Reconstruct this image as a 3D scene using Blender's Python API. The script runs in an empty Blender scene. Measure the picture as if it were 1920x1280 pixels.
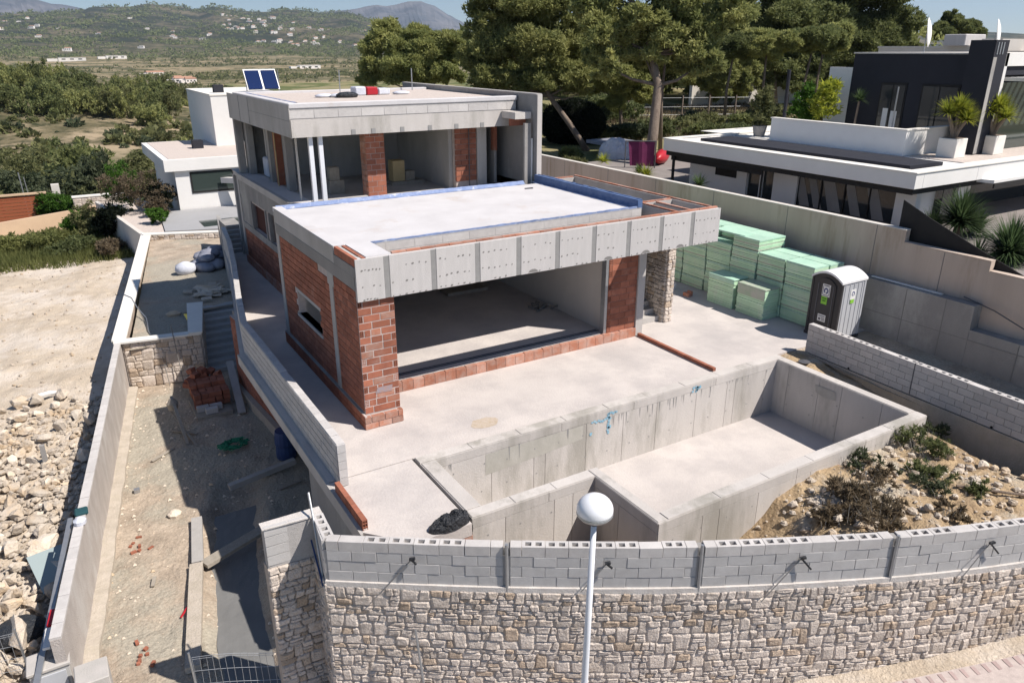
import bpy, bmesh, math, random
import numpy as np
from mathutils import Matrix, Vector, noise

R = math.radians
scene = bpy.context.scene
col = scene.collection

# ------------------------------------------------------------------ camera, sky, sun, exposure
cam_data = bpy.data.cameras.new('camera')
cam_data.sensor_width = 36.0
cam_data.lens = 26.33
cam_data.clip_start = 0.1
cam_data.clip_end = 60000
cam = bpy.data.objects.new('camera', cam_data)
cam.location = (0, 0, 9.0)
cam.rotation_euler = (R(90 - 21.31), 0, R(-31.2))
col.objects.link(cam)
scene.camera = cam

TO_SUN = Vector((0.52, -0.58, 1.0)).normalized()
world = bpy.data.worlds.new('World')
scene.world = world
world.use_nodes = True
nt = world.node_tree
bg = nt.nodes['Background']
sky = nt.nodes.new('ShaderNodeTexSky')
sky.sky_type = 'NISHITA'
sky.sun_disc = False
sky.sun_elevation = math.asin(TO_SUN.z)
sky.sun_rotation = math.atan2(TO_SUN.x, TO_SUN.y)
sky.altitude = 400
sky.air_density = 0.8
sky.dust_density = 0.0
sky.ozone_density = 4.0
nt.links.new(sky.outputs[0], bg.inputs[0])
bg.inputs[1].default_value = 0.078

sun_d = bpy.data.lights.new('sun', 'SUN')
sun_d.energy = 4.9
sun_d.angle = R(0.5)
sun_d.color = (1.0, 0.93, 0.86)
sun = bpy.data.objects.new('sun', sun_d)
sun.rotation_mode = 'QUATERNION'
sun.rotation_quaternion = (-TO_SUN).to_track_quat('-Z', 'Y')
sun.location = (0, 0, 60)
col.objects.link(sun)

scene.view_settings.view_transform = 'Standard'
scene.view_settings.look = 'None'
scene.view_settings.exposure = 0.45
scene.view_settings.gamma = 1.0
scene.render.engine = 'CYCLES'
scene.cycles.max_bounces = 6
scene.cycles.diffuse_bounces = 2
scene.cycles.transparent_max_bounces = 6

# ------------------------------------------------------------------ materials
def mk(name, c1, c2=None, scale=1.0, rough=0.9, bump=0.0, bscale=30.0, ov=0.0, c3=None, s3=0.15, t3=(0.5, 0.65),
       metal=0.0, detail=6.0, spec=0.3, stretch=None, fine=0.0, fscale=60.0, dist=0.05):
    """procedural material: c1/c2 blended by noise, c3 in larger patches, ov = per object value change"""
    m = bpy.data.materials.new(name)
    m.use_nodes = True
    n = m.node_tree.nodes
    L = m.node_tree.links
    b = n['Principled BSDF']
    b.inputs['Roughness'].default_value = rough
    b.inputs['Metallic'].default_value = metal
    b.inputs['Specular IOR Level'].default_value = spec
    c2 = c2 or c1
    geo = n.new('ShaderNodeNewGeometry')
    src = geo.outputs['Position']
    if stretch:
        mp = n.new('ShaderNodeMapping')
        mp.inputs['Scale'].default_value = stretch
        L.new(src, mp.inputs[0])
        vs = mp.outputs[0]
    else:
        vs = src
    def noi(sc, det=6.0, v=None, r=0.6):
        t = n.new('ShaderNodeTexNoise')
        t.inputs['Scale'].default_value = sc
        t.inputs['Detail'].default_value = det
        t.inputs['Roughness'].default_value = r
        L.new(v or vs, t.inputs['Vector'])
        return t.outputs['Fac']
    def ramp(fac, lo, hi):
        r = n.new('ShaderNodeMapRange')
        r.inputs['From Min'].default_value = lo
        r.inputs['From Max'].default_value = hi
        L.new(fac, r.inputs['Value'])
        return r.outputs[0]
    def mix(fac, a, bb, typ='MIX'):
        x = n.new('ShaderNodeMix')
        x.data_type = 'RGBA'
        x.blend_type = typ
        if isinstance(fac, float): x.inputs[0].default_value = fac
        else: L.new(fac, x.inputs[0])
        for i, q in ((6, a), (7, bb)):
            if isinstance(q, tuple): x.inputs[i].default_value = (*q, 1)
            else: L.new(q, x.inputs[i])
        return x.outputs[2]
    c = mix(ramp(noi(scale, detail), 0.32, 0.68), c1, c2)
    if c3:
        c = mix(ramp(noi(s3, 8.0, r=0.68), t3[0], t3[1]), c, c3)
    if fine > 0:
        f = ramp(noi(fscale, 3.0, src), 0.3, 0.7)
        g = n.new('ShaderNodeMapRange')
        g.inputs['To Min'].default_value = 1 - fine
        g.inputs['To Max'].default_value = 1 + fine
        L.new(f, g.inputs[0])
        c2n = n.new('ShaderNodeVectorMath'); c2n.operation = 'SCALE'
        L.new(c, c2n.inputs[0]); L.new(g.outputs[0], c2n.inputs['Scale'])
        c = c2n.outputs[0]
    if ov > 0:
        oi = n.new('ShaderNodeObjectInfo')
        g = n.new('ShaderNodeMapRange')
        g.inputs['To Min'].default_value = 1 - ov
        g.inputs['To Max'].default_value = 1 + ov
        L.new(oi.outputs['Random'], g.inputs[0])
        s = n.new('ShaderNodeVectorMath'); s.operation = 'SCALE'
        L.new(c, s.inputs[0]); L.new(g.outputs[0], s.inputs['Scale'])
        c = s.outputs[0]
    L.new(c, b.inputs['Base Color'])
    if bump > 0:
        bp = n.new('ShaderNodeBump')
        bp.inputs['Strength'].default_value = bump
        bp.inputs['Distance'].default_value = dist
        L.new(noi(bscale, 5.0, src), bp.inputs['Height'])
        L.new(bp.outputs[0], b.inputs['Normal'])
    m['mixer'] = 1
    return m

def leafmat(name, c1, c2, scale=0.9, ov=0.15):
    m = mk(name, c1, c2, scale=scale, rough=0.65, ov=ov, detail=3, fine=0.25, fscale=9.0, spec=0.2)
    b = m.node_tree.nodes['Principled BSDF']
    # some light through the leaves
    tr = m.node_tree.nodes.new('ShaderNodeBsdfTranslucent')
    ad = m.node_tree.nodes.new('ShaderNodeMixShader')
    ad.inputs[0].default_value = 0.45
    src = b.inputs['Base Color'].links[0].from_socket
    m.node_tree.links.new(src, tr.inputs[0])
    m.node_tree.links.new(b.outputs[0], ad.inputs[1])
    m.node_tree.links.new(tr.outputs[0], ad.inputs[2])
    m.node_tree.links.new(ad.outputs[0], m.node_tree.nodes['Material Output'].inputs[0])
    return m

def glassmat(name, c, rough=0.06, spec=0.6):
    m = mk(name, c, rough=rough, spec=spec)
    return m

M = {}
M['terrace'] = mk('terrace_concrete', (.57, .525, .49), (.49, .45, .425), scale=.8, rough=.92, bump=.25, bscale=18, c3=(.42, .39, .375), s3=.4, t3=(.46, .74), fine=.05, fscale=25)
M['conc'] = mk('raw_concrete', (.50, .475, .45), (.42, .40, .38), scale=1.3, bump=.25, bscale=25, c3=(.35, .33, .30), s3=.5, t3=(.48, .72), stretch=(1, 1, .45), fine=.05)
M['conc_b'] = mk('beam_concrete', (.56, .535, .52), (.50, .48, .465), scale=3, bump=.15, bscale=30, stretch=(2.5, 2.5, .4), fine=.04, ov=.03)
M['conc_pool'] = mk('pool_concrete', (.56, .525, .49), (.48, .45, .42), scale=1.0, bump=.2, bscale=25, c3=(.35, .33, .295), s3=.42, t3=(.50, .64), stretch=(1.6, 1.6, .35), ov=.05, fine=.04)
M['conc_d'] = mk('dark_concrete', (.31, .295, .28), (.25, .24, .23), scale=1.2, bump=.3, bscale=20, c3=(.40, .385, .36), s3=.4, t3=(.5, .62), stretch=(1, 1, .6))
M['joint'] = mk('joint_grey', (.30, .295, .285), (.26, .255, .25), scale=6)
M['mark'] = mk('spacer_mark', (.22, .21, .20))
M['brick'] = mk('red_brick', (.37, .14, .085), (.28, .105, .067), scale=5, ov=.22, bump=.25, bscale=60, c3=(.38, .20, .15), s3=2.2, t3=(.56, .75))
M['brick_dusty'] = mk('dusty_brick', (.44, .19, .12), (.36, .15, .095), scale=5, ov=.2, bump=.25, bscale=60, c3=(.44, .31, .26), s3=3.0, t3=(.42, .7))
M['brick_hole'] = mk('brick_hole', (.05, .02, .015))
M['mortar'] = mk('mortar', (.58, .50, .46), (.46, .39, .36), scale=8, bump=.3, bscale=60)
M['mortar_w'] = mk('white_mortar', (.66, .62, .58), (.54, .50, .46), scale=6, bump=.5, bscale=40)
M['block'] = mk('grey_block', (.52, .505, .49), (.46, .445, .43), scale=5, ov=.06, bump=.3, bscale=70, fine=.06, fscale=90)
M['block_w'] = mk('pale_block', (.57, .545, .52), (.49, .465, .445), scale=5, ov=.07, bump=.3, bscale=70, fine=.06, fscale=90)
M['bmortar'] = mk('block_mortar', (.45, .43, .415), (.38, .365, .35), scale=10, bump=.4, bscale=50)
M['stone'] = mk('masonry_stone', (.66, .58, .505), (.58, .50, .43), scale=6, ov=.15, bump=.9, bscale=22, c3=(.47, .38, .29), s3=1.1, t3=(.54, .72), fine=.1, fscale=40)
M['stone_b'] = mk('masonry_stone_tan', (.53, .42, .32), (.44, .345, .26), scale=6, ov=.22, bump=.9, bscale=22, fine=.1, fscale=40)
M['stone_r'] = mk('masonry_stone_rest', (.66, .58, .51), (.48, .415, .36), scale=2.6, bump=.9, bscale=22, c3=(.49, .40, .31), s3=1.3, t3=(.52, .68), fine=.1, fscale=40, detail=2)
M['smortar'] = mk('stone_mortar', (.52, .45, .39), (.42, .36, .31), scale=10, bump=.6, bscale=40)
M['rock'] = mk('rubble_rock', (.66, .58, .48), (.54, .46, .37), scale=3.5, ov=.22, bump=.8, bscale=16, c3=(.58, .45, .31), s3=.9, t3=(.5, .62), fine=.1, fscale=30)
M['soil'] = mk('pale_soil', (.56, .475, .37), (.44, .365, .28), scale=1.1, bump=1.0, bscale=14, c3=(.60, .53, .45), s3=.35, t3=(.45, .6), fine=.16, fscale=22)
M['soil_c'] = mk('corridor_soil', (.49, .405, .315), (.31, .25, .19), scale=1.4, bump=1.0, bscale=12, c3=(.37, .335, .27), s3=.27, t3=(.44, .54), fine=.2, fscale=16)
M['mound'] = mk('mound_soil', (.46, .345, .21), (.30, .21, .125), scale=1.6, bump=1.2, bscale=13, c3=(.48, .42, .33), s3=.8, t3=(.5, .62), fine=.2, fscale=20)
M['footing'] = mk('footing_concrete', (.50, .44, .37), (.42, .37, .30), scale=4, bump=.6, bscale=20, fine=.1)
M['wet'] = mk('fresh_concrete', (.20, .20, .195), (.165, .165, .16), scale=1, rough=.6, bump=.15, bscale=12)
M['white'] = mk('white_render', (.78, .765, .735), (.74, .725, .695), scale=1.5, rough=.8, bump=.05, bscale=60)
M['coping'] = mk('coping_stone', (.80, .77, .71), (.74, .71, .65), scale=3, rough=.8)
M['offwhite'] = mk('offwhite_render', (.66, .62, .565), (.60, .565, .515), scale=1.2, rough=.85)
M['beige'] = mk('beige_wall', (.58, .48, .40), (.48, .39, .32), scale=.8, bump=.15, bscale=20, c3=(.30, .21, .14), s3=.5, t3=(.54, .72), stretch=(1.3, 1.3, .18))
M['black'] = mk('charcoal_render', (.028, .029, .038), (.024, .025, .033), scale=2, rough=.75)
M['awning'] = mk('black_fabric', (.022, .021, .021), (.03, .028, .026), scale=3, rough=.85)
M['glass'] = glassmat('dark_glass', (.03, .035, .038))
M['poolglass'] = glassmat('green_glass', (.045, .06, .055))
M['metal'] = mk('galvanised_metal', (.45, .46, .47), (.38, .39, .40), scale=8, rough=.45, metal=.7)
M['lampwhite'] = mk('lamp_white_paint', (.74, .755, .79), rough=.28, spec=.5)
M['globe'] = mk('opal_globe', (.82, .83, .85), rough=.12, spec=.6)
M['lampdark'] = mk('lamp_base', (.10, .10, .11), rough=.4)
M['dark'] = mk('dark_void', (.02, .02, .02))
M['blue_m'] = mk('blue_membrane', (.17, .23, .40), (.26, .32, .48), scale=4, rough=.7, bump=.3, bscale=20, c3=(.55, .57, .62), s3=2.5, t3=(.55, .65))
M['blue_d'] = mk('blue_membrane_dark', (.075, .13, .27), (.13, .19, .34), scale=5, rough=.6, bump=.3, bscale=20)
M['roofw'] = mk('roof_screed', (.60, .585, .585), (.52, .505, .505), scale=.9, bump=.15, bscale=16, c3=(.50, .44, .40), s3=.55, t3=(.58, .72), fine=.04)
M['gravel'] = mk('pale_gravel', (.62, .545, .49), (.50, .43, .38), scale=14, bump=.5, bscale=40, fine=.15)
M['green'] = mk('green_foam', (.54, .75, .53), (.46, .68, .46), scale=2.5, rough=.5, ov=.08, bump=.25, bscale=10, c3=(.56, .70, .54), s3=1.6, t3=(.5, .66))
M['green_top'] = mk('pale_green_foam', (.48, .68, .54), (.38, .60, .47), scale=3, rough=.45, ov=.06, bump=.2, bscale=12)
M['wrap'] = mk('plastic_wrap', (.50, .50, .44), (.36, .46, .33), scale=3, rough=.35, bump=.4, bscale=12)
M['toilet_d'] = mk('charcoal_plastic', (.055, .053, .055), (.045, .044, .046), scale=3, rough=.5)
M['toilet_l'] = mk('grey_plastic', (.46, .475, .50), (.42, .435, .46), scale=2, rough=.45)
M['toilet_w'] = mk('white_plastic', (.80, .80, .80), (.74, .745, .75), scale=3, rough=.4)
M['signblue'] = mk('sign_blue', (.05, .07, .20), rough=.4)
M['signgreen'] = mk('sign_green', (.25, .55, .06), rough=.4)
M['signwhite'] = mk('sign_white', (.75, .75, .73), rough=.4)
M['text'] = mk('sign_text', (.16, .16, .18))
M['spray'] = mk('blue_spray_paint', (.20, .42, .56), (.34, .50, .58), scale=10)
M['wood'] = mk('grey_wood', (.37, .33, .275), (.29, .26, .215), scale=3, stretch=(3, 3, 3), bump=.3, bscale=30)
M['wood_y'] = mk('yellow_wood', (.55, .42, .22), (.48, .36, .19), scale=4)
M['concbeam'] = mk('precast_concrete', (.42, .40, .375), (.36, .345, .325), scale=3, bump=.3, bscale=40)
M['bag'] = mk('white_bag', (.66, .68, .74), (.52, .54, .60), scale=3, rough=.6, bump=.5, bscale=8)
M['bag_g'] = mk('grey_bag', (.20, .21, .26), (.30, .31, .36), scale=5, rough=.55, bump=.6, bscale=9)
M['bag_k'] = mk('black_plastic', (.02, .022, .026), (.035, .038, .044), scale=8, rough=.3, bump=.9, bscale=9, dist=.1)
M['greennet'] = mk('green_net', (.02, .17, .09), (.03, .24, .13), scale=8, rough=.7)
M['barrel'] = mk('blue_barrel', (.03, .06, .16), rough=.4)
M['red'] = mk('red_plastic', (.45, .02, .03), (.38, .02, .03), scale=2, rough=.4)
M['magenta'] = mk('magenta_cloth', (.16, .025, .085), (.12, .018, .065), scale=3, rough=.8)  # colour darkened to stand in for the garden shade
M['terracotta'] = mk('terracotta_fence', (.34, .10, .045), (.29, .085, .04), scale=2, rough=.8, stretch=(.2, .2, 8))
M['peach'] = mk('peach_wall', (.62, .45, .30), (.56, .40, .27), scale=1)
M['bark'] = mk('pine_bark', (.24, .19, .15), (.15, .115, .09), scale=5, bump=.6, bscale=12, stretch=(1, 1, .4))
M['asphalt'] = mk('pale_asphalt', (.22, .205, .19), (.18, .17, .16), scale=2)
M['paver'] = mk('pink_paver', (.42, .32, .30), (.37, .285, .27), scale=3, ov=.07, bump=.3, bscale=30)
M['kerb'] = mk('kerb_stone', (.48, .45, .42), (.42, .40, .37), scale=3, bump=.2)
M['solar'] = glassmat('solar_glass', (.012, .025, .09))
M['grass'] = leafmat('grass_blade', (.22, .23, .08), (.13, .15, .05))
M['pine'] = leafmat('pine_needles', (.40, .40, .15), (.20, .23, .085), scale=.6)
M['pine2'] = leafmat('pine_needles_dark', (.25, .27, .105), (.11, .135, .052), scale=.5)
M['bushm'] = leafmat('bush_leaves', (.22, .22, .095), (.11, .125, .052), scale=.5)
M['olive'] = leafmat('olive_leaves', (.13, .15, .085), (.06, .08, .04), scale=.5)
M['hedge'] = leafmat('hedge_leaves', (.10, .20, .03), (.05, .12, .015), scale=2)
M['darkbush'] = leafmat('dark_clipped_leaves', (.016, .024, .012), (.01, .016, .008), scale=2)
M['yucca'] = leafmat('yucca_leaves', (.42, .43, .05), (.20, .25, .04), scale=4)
M['yuccag'] = leafmat('green_spiky_leaves', (.10, .15, .06), (.05, .085, .035), scale=4)
M['weed'] = leafmat('weed_leaves', (.18, .20, .085), (.09, .115, .045), scale=3)
M['dryweed'] = leafmat('dry_weed', (.22, .17, .11), (.13, .105, .07), scale=3)
M['twig'] = mk('grey_twigs', (.25, .24, .22), (.20, .19, .175))

# ------------------------------------------------------------------ mesh builder and linking
class MB:
    def __init__(s): s.v = []; s.f = []; s.m = []
    def add(s, vs, fs, mi=0):
        o = len(s.v)
        s.v.extend([tuple(q) for q in vs])
        s.f.extend([tuple(i + o for i in q) for q in fs])
        s.m.extend([mi] * len(fs))
        return s
    def box(s, x0, x1, y0, y1, z0, z1, mi=0, T=None):
        vs = [Vector((x, y, z)) for z in (z0, z1) for y in (y0, y1) for x in (x0, x1)]
        if T: vs = [T @ q for q in vs]
        return s.add(vs, [(0, 2, 3, 1), (4, 5, 7, 6), (0, 1, 5, 4), (2, 6, 7, 3), (0, 4, 6, 2), (1, 3, 7, 5)], mi)
    def prism(s, pts, z0, z1, mi=0):
        n = len(pts)
        a = sum(pts[i][0] * pts[(i + 1) % n][1] - pts[(i + 1) % n][0] * pts[i][1] for i in range(n))
        if a < 0: pts = pts[::-1]
        g = lambda z, i: z[i] if isinstance(z, (list, tuple)) else z
        if a < 0:
            if isinstance(z0, (list, tuple)): z0 = z0[::-1]
            if isinstance(z1, (list, tuple)): z1 = z1[::-1]
        vs = [(p[0], p[1], g(z0, i)) for i, p in enumerate(pts)] + [(p[0], p[1], g(z1, i)) for i, p in enumerate(pts)]
        fs = [tuple(range(n))[::-1], tuple(range(n, 2 * n))] + [(i, (i + 1) % n, n + (i + 1) % n, n + i) for i in range(n)]
        return s.add(vs, fs, mi)
    def bar(s, a, b, w, h, mi=0):
        """box beam from a to b, w wide (horizontal), h high (centred)"""
        a = Vector(a); b = Vector(b); d = (b - a)
        L = d.length; d.normalize()
        up = Vector((0, 0, 1)) if abs(d.z) < .95 else Vector((0, 1, 0))
        sd = d.cross(up).normalized(); up = sd.cross(d)
        vs = [a + sd * (i * w / 2) + up * (j * h / 2) + d * (k * L) for k in (0, 1) for j in (-1, 1) for i in (-1, 1)]
        return s.add(vs, [(0, 1, 3, 2), (4, 6, 7, 5), (0, 4, 5, 1), (2, 3, 7, 6), (0, 2, 6, 4), (1, 5, 7, 3)], mi)
    def tube(s, pts, r, n=8, mi=0, cap=True):
        pts = [Vector(p) for p in pts]
        rs = r if isinstance(r, (list, tuple)) else [r] * len(pts)
        o = []; prev = None
        for i, p in enumerate(pts):
            d = (pts[min(i + 1, len(pts) - 1)] - pts[max(i - 1, 0)]).normalized()
            up = prev if prev else (Vector((0, 0, 1)) if abs(d.z) < .9 else Vector((1, 0, 0)))
            sd = d.cross(up).normalized(); u2 = sd.cross(d).normalized(); prev = u2
            for k in range(n):
                t = 2 * math.pi * k / n
                o.append(p + (sd * math.cos(t) + u2 * math.sin(t)) * rs[i])
        fs = []
        for i in range(len(pts) - 1):
            for k in range(n):
                a, b = i * n + k, i * n + (k + 1) % n
                fs.append((a, a + n, b + n, b))
        if cap:
            fs.append(tuple(range(n))); fs.append(tuple(range((len(pts) - 1) * n, len(pts) * n))[::-1])
        return s.add(o, fs, mi)
    def lathe(s, prof, c=(0, 0, 0), n=24, mi=0, T=None):
        vs = []
        for (r, z) in prof:
            for k in range(n):
                t = 2 * math.pi * k / n
                q = Vector((c[0] + r * math.cos(t), c[1] + r * math.sin(t), c[2] + z))
                vs.append(T @ q if T else q)
        fs = []
        for i in range(len(prof) - 1):
            for k in range(n):
                a, b = i * n + k, i * n + (k + 1) % n
                fs.append((a, b, b + n, a + n))
        fs.append(tuple(range(n))[::-1]); fs.append(tuple(range((len(prof) - 1) * n, len(prof) * n)))
        return s.add(vs, fs, mi)
    def mesh(s, name, mats, smooth=False, bevel=0):
        me = bpy.data.meshes.new(name)
        me.from_pydata(s.v, [], s.f)
        for m in (mats if isinstance(mats, (list, tuple)) else [mats]): me.materials.append(m)
        if any(s.m): me.polygons.foreach_set('material_index', s.m)
        if bevel:
            b = bmesh.new(); b.from_mesh(me)
            bmesh.ops.bevel(b, geom=b.edges[:], offset=bevel, segments=1, affect='EDGES', clamp_overlap=True)
            b.to_mesh(me); b.free()
        if smooth: me.polygons.foreach_set('use_smooth', [True] * len(me.polygons))
        me.update()
        return me

W = {}   # world matrices of everything linked (parents need them)
def link(name, me, parent=None, mat=None):
    """mesh data me placed with world matrix mat (or as built) and parented"""
    o = bpy.data.objects.new(name, me)
    mt = mat or Matrix()
    o.matrix_basis = mt
    W[o] = mt
    if parent:
        o.parent = parent
        o.matrix_parent_inverse = W[parent].inverted()
    col.objects.link(o)
    return o
def tag(o, label=None, cat=None, group=None, kind=None):
    if label: o['label'] = label
    if cat: o['category'] = cat
    if group: o['group'] = group
    if kind: o['kind'] = kind
    return o
def thing(name, label, cat, loc=(0, 0, 0), group=None, rz=0):
    o = bpy.data.objects.new(name, None)
    o.empty_display_size = .3
    mt = Matrix.Translation(Vector(loc)) @ Matrix.Rotation(rz, 4, 'Z')
    o.matrix_basis = mt
    W[o] = mt
    col.objects.link(o)
    return tag(o, label, cat, group)
def part(name, mb, mats, parent=None, **k):
    return link(name, mb.mesh(name, mats, **k), parent)
def solo(name, mb, mats, label, cat, group=None, **k):
    return tag(link(name, mb.mesh(name, mats, **k)), label, cat, group)
def struct(name, mb, mats, kind='structure', **k):
    return tag(link(name, mb.mesh(name, mats, **k)), kind=kind)
def copy_tree(o, mat, label, group=None, parent=None):
    c = o.copy(); col.objects.link(c)
    c.matrix_basis = mat; W[c] = mat
    if label: c['label'] = label
    if group: c['group'] = group
    for ch in list(o.children):
        d = ch.copy(); col.objects.link(d); d.parent = c; d.matrix_parent_inverse = ch.matrix_parent_inverse.copy()
        for g in list(ch.children):
            e = g.copy(); col.objects.link(e); e.parent = d; e.matrix_parent_inverse = g.matrix_parent_inverse.copy()
    return c
def B(x0, x1, y0, y1, z0, z1): return MB().box(x0, x1, y0, y1, z0, z1)
rnd = random.Random(7)
ORD = ['first', 'second', 'third', 'fourth', 'fifth', 'sixth', 'seventh', 'eighth', 'ninth', 'tenth', 'eleventh', 'twelfth', 'thirteenth', 'fourteenth', 'fifteenth', 'sixteenth', 'seventeenth', 'eighteenth', 'nineteenth']
TENS = ['', '', 'twenty', 'thirty', 'forty', 'fifty']
def ordinal(k):
    if k < 19: return ORD[k]
    k += 1
    return TENS[k // 10][:-1] + 'ieth' if k % 10 == 0 else TENS[k // 10] + '-' + ORD[k % 10 - 1]
def frame(o, u, n):
    """matrix whose x = u (along), y = -n (into the wall), z = up, origin o"""
    u = Vector(u).normalized(); n = Vector(n).normalized(); w = Vector((0, 0, 1))
    return Matrix(((u.x, -n.x, w.x, o[0]), (u.y, -n.y, w.y, o[1]), (u.z, -n.z, w.z, o[2]), (0, 0, 0, 1)))
def S3(x, y, z): return Matrix.Diagonal((x, y, z, 1))
T3 = Matrix.Translation

# ---- shared piece meshes (unit size, centred, front face at y=-0.5)
def bevel_box(name, mat, bev=.02, jit=0, seed=0):
    m = MB().box(-.5, .5, -.5, .5, -.5, .5)
    r = random.Random(seed)
    if jit: m.v = [tuple(c + r.uniform(-jit, jit) for c in q) for q in m.v]
    return m.mesh(name, mat, bevel=bev)
ME = {}
ME['brick'] = bevel_box('brick', M['brick'], .012)
ME['brickd'] = bevel_box('brick_dusty', M['brick_dusty'], .012)
ME['block'] = bevel_box('block', M['block'], .018)
ME['blockw'] = bevel_box('block_pale', M['block_w'], .018)
def end_brick():
    m = MB().box(-.5, .5, -.44, .5, -.5, .5)
    # perforated end face: ribs between 2 x 3 dark holes
    m.box(-.48, .48, -.445, -.443, -.48, .48, 1)
    xs = [-.5, -.42, -.04, .04, .42, .5]
    m.box(-.5, -.4, -.5, -.445, -.5, .5); m.box(.4, .5, -.5, -.445, -.5, .5); m.box(-.06, .06, -.5, -.445, -.5, .5)
    for z in (-.5, -.22, .12, .4): m.box(-.4, .4, -.498, -.447, z, z + .1)
    return m.mesh('brick_end', [M['brick'], M['brick_hole']])
ME['brick_end'] = end_brick()
def hollow_block(name, mat):
    """block seen from above: two cores; unit box"""
    m = MB()
    xs = [-.5, -.38, -.06, .06, .38, .5]; ys = [-.5, -.26, .26, .5]
    m.box(-.5, .5, -.5, .5, -.5, -.35)
    m.box(-.5, .5, -.5, -.26, -.35, .5); m.box(-.5, .5, .26, .5, -.35, .5)
    m.box(-.5, -.36, -.26, .26, -.35, .499); m.box(.36, .5, -.26, .26, -.35, .499); m.box(-.09, .09, -.26, .26, -.35, .499)
    return m.mesh(name, mat)
ME['hollow'] = hollow_block('hollow_block', M['block_w'])
ME['hollowd'] = hollow_block('hollow_block_grey', M['block'])
def stone_mesh(name, mat, seed):
    r = random.Random(seed); n = 4
    m = MB(); g = []
    for j in range(n + 1):
        for i in range(n + 1):
            u = i / n - .5; v = j / n - .5
            e = max(abs(u), abs(v)) * 2
            edge = i in (0, n) or j in (0, n)
            cu = u * (1 - .07 * (abs(v) * 2) ** 4) + r.uniform(-.03, .03); cv = v * (1 - .07 * (abs(u) * 2) ** 4) + r.uniform(-.03, .03)
            d = -.20 if edge else -.42 - r.uniform(0, .22) + (.10 if e > .4 else 0)
            g.append((cu, d, cv))
    m.add(g, [(j * 5 + i, j * 5 + i + 1, j * 5 + i + 6, j * 5 + i + 5) for j in range(n) for i in range(n)])
    ring = [0, 1, 2, 3, 4, 9, 14, 19, 24, 23, 22, 21, 20, 15, 10, 5]
    o = len(m.v)
    m.v += [(m.v[k][0], .5, m.v[k][2]) for k in ring]
    k = len(ring)
    for i in range(k):
        m.f.append((ring[(i + 1) % k], ring[i], o + i, o + (i + 1) % k)); m.m.append(0)
    return m.mesh(name, mat)
STN = [stone_mesh('stone_%s' % w, M['stone_b'] if i % 6 == 5 else M['stone'], 100 + i) for i, w in enumerate('abcdefghijkl')]
def rock_mesh(name, mat, seed, cuts=9):
    r = random.Random(seed)
    b = bmesh.new()
    bmesh.ops.create_icosphere(b, subdivisions=2, radius=.56)
    sx, sy, sz = r.uniform(.9, 1.3), r.uniform(.7, 1.), r.uniform(.5, .8)
    for v in b.verts: v.co = Vector((v.co.x * sx, v.co.y * sy, v.co.z * sz))
    for i in range(cuts):
        n = Vector((r.gauss(0, 1), r.gauss(0, 1), r.gauss(0, .8))).normalized(); d = r.uniform(.17, .33)
        for v in b.verts:
            t = v.co.dot(n)
            if t > d: v.co -= n * (t - d)
    for v in b.verts: v.co += Vector((r.uniform(-1, 1), r.uniform(-1, 1), r.uniform(-1, 1))) * .009
    me = bpy.data.meshes.new(name); b.to_mesh(me); b.free(); me.materials.append(mat)
    return me
ROCK = [rock_mesh('rock_%s' % w, M['rock'], 50 + i) for i, w in enumerate('abcdefghij')]

def courses(parent, o, u, n, width, z0, z1, bl, bh, depth, mesh, name='brick', joint=.018, holes=(), top=None, ends=None, proud=.0, cap=400, rr=None, off0=0.0, lenjit=0.0):
    """lay bricks or blocks one by one on the plane through o; front face at distance proud outside the plane"""
    rr = rr or rnd
    F = frame(o, u, n)
    k = 0; z = z0; row = 0; out = 0
    nrow = max(1, round((z1 - z0) / bh)); bh = (z1 - z0) / nrow
    for row in range(nrow):
        z = z0 + row * bh
        x = -(bl * .5 if row % 2 else 0) - off0
        while x < width - .02:
            l = bl * (1 + rr.uniform(-lenjit, lenjit))
            a = max(x, 0); b = min(x + l, width)
            if width - b < bl * .18: b = width
            cx = (a + b) / 2; cz = z + bh / 2
            skip = b - a < .05 or any(h[0] < cx < h[1] and h[2] < cz < h[3] for h in holes)
            if not skip and out < cap:
                me = mesh(row, nrow, a, b) if callable(mesh) else mesh
                Mx = F @ T3((cx, depth / 2 - proud, cz)) @ S3(b - a - joint, depth, bh - joint)
                link(name, me, parent, Mx); out += 1
            if b >= width: break
            x += l if x + l == b else (b - x)
    return out

def guillotine(w, h, smin, smax, rr):
    out = []
    def rec(x, y, a, b, depth=0):
        big_a, big_b = a > smax, b > smax * .72
        if (not big_a and not big_b) or depth > 14:
            # sometimes split again
            if a > smin * 2.3 and rr.random() < .35: t = rr.uniform(.38, .62); rec(x, y, a * t, b, 20); rec(x + a * t, y, a * (1 - t), b, 20); return
            if b > smin * 1.9 and rr.random() < .3: t = rr.uniform(.4, .6); rec(x, y, a, b * t, 20); rec(x, y + b * t, a, b * (1 - t), 20); return
            out.append((x, y, a, b)); return
        if (a / smax > b / (smax * .72)):
            t = rr.uniform(.35, .65); rec(x, y, a * t, b, depth + 1); rec(x + a * t, y, a * (1 - t), b, depth + 1)
        else:
            t = rr.uniform(.35, .65); rec(x, y, a, b * t, depth + 1); rec(x, y + b * t, a, b * (1 - t), depth + 1)
    n = max(1, round(w / (smax * 2.1)))
    for i in range(n): rec(i * w / n, 0, w / n, h)
    return out
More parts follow.
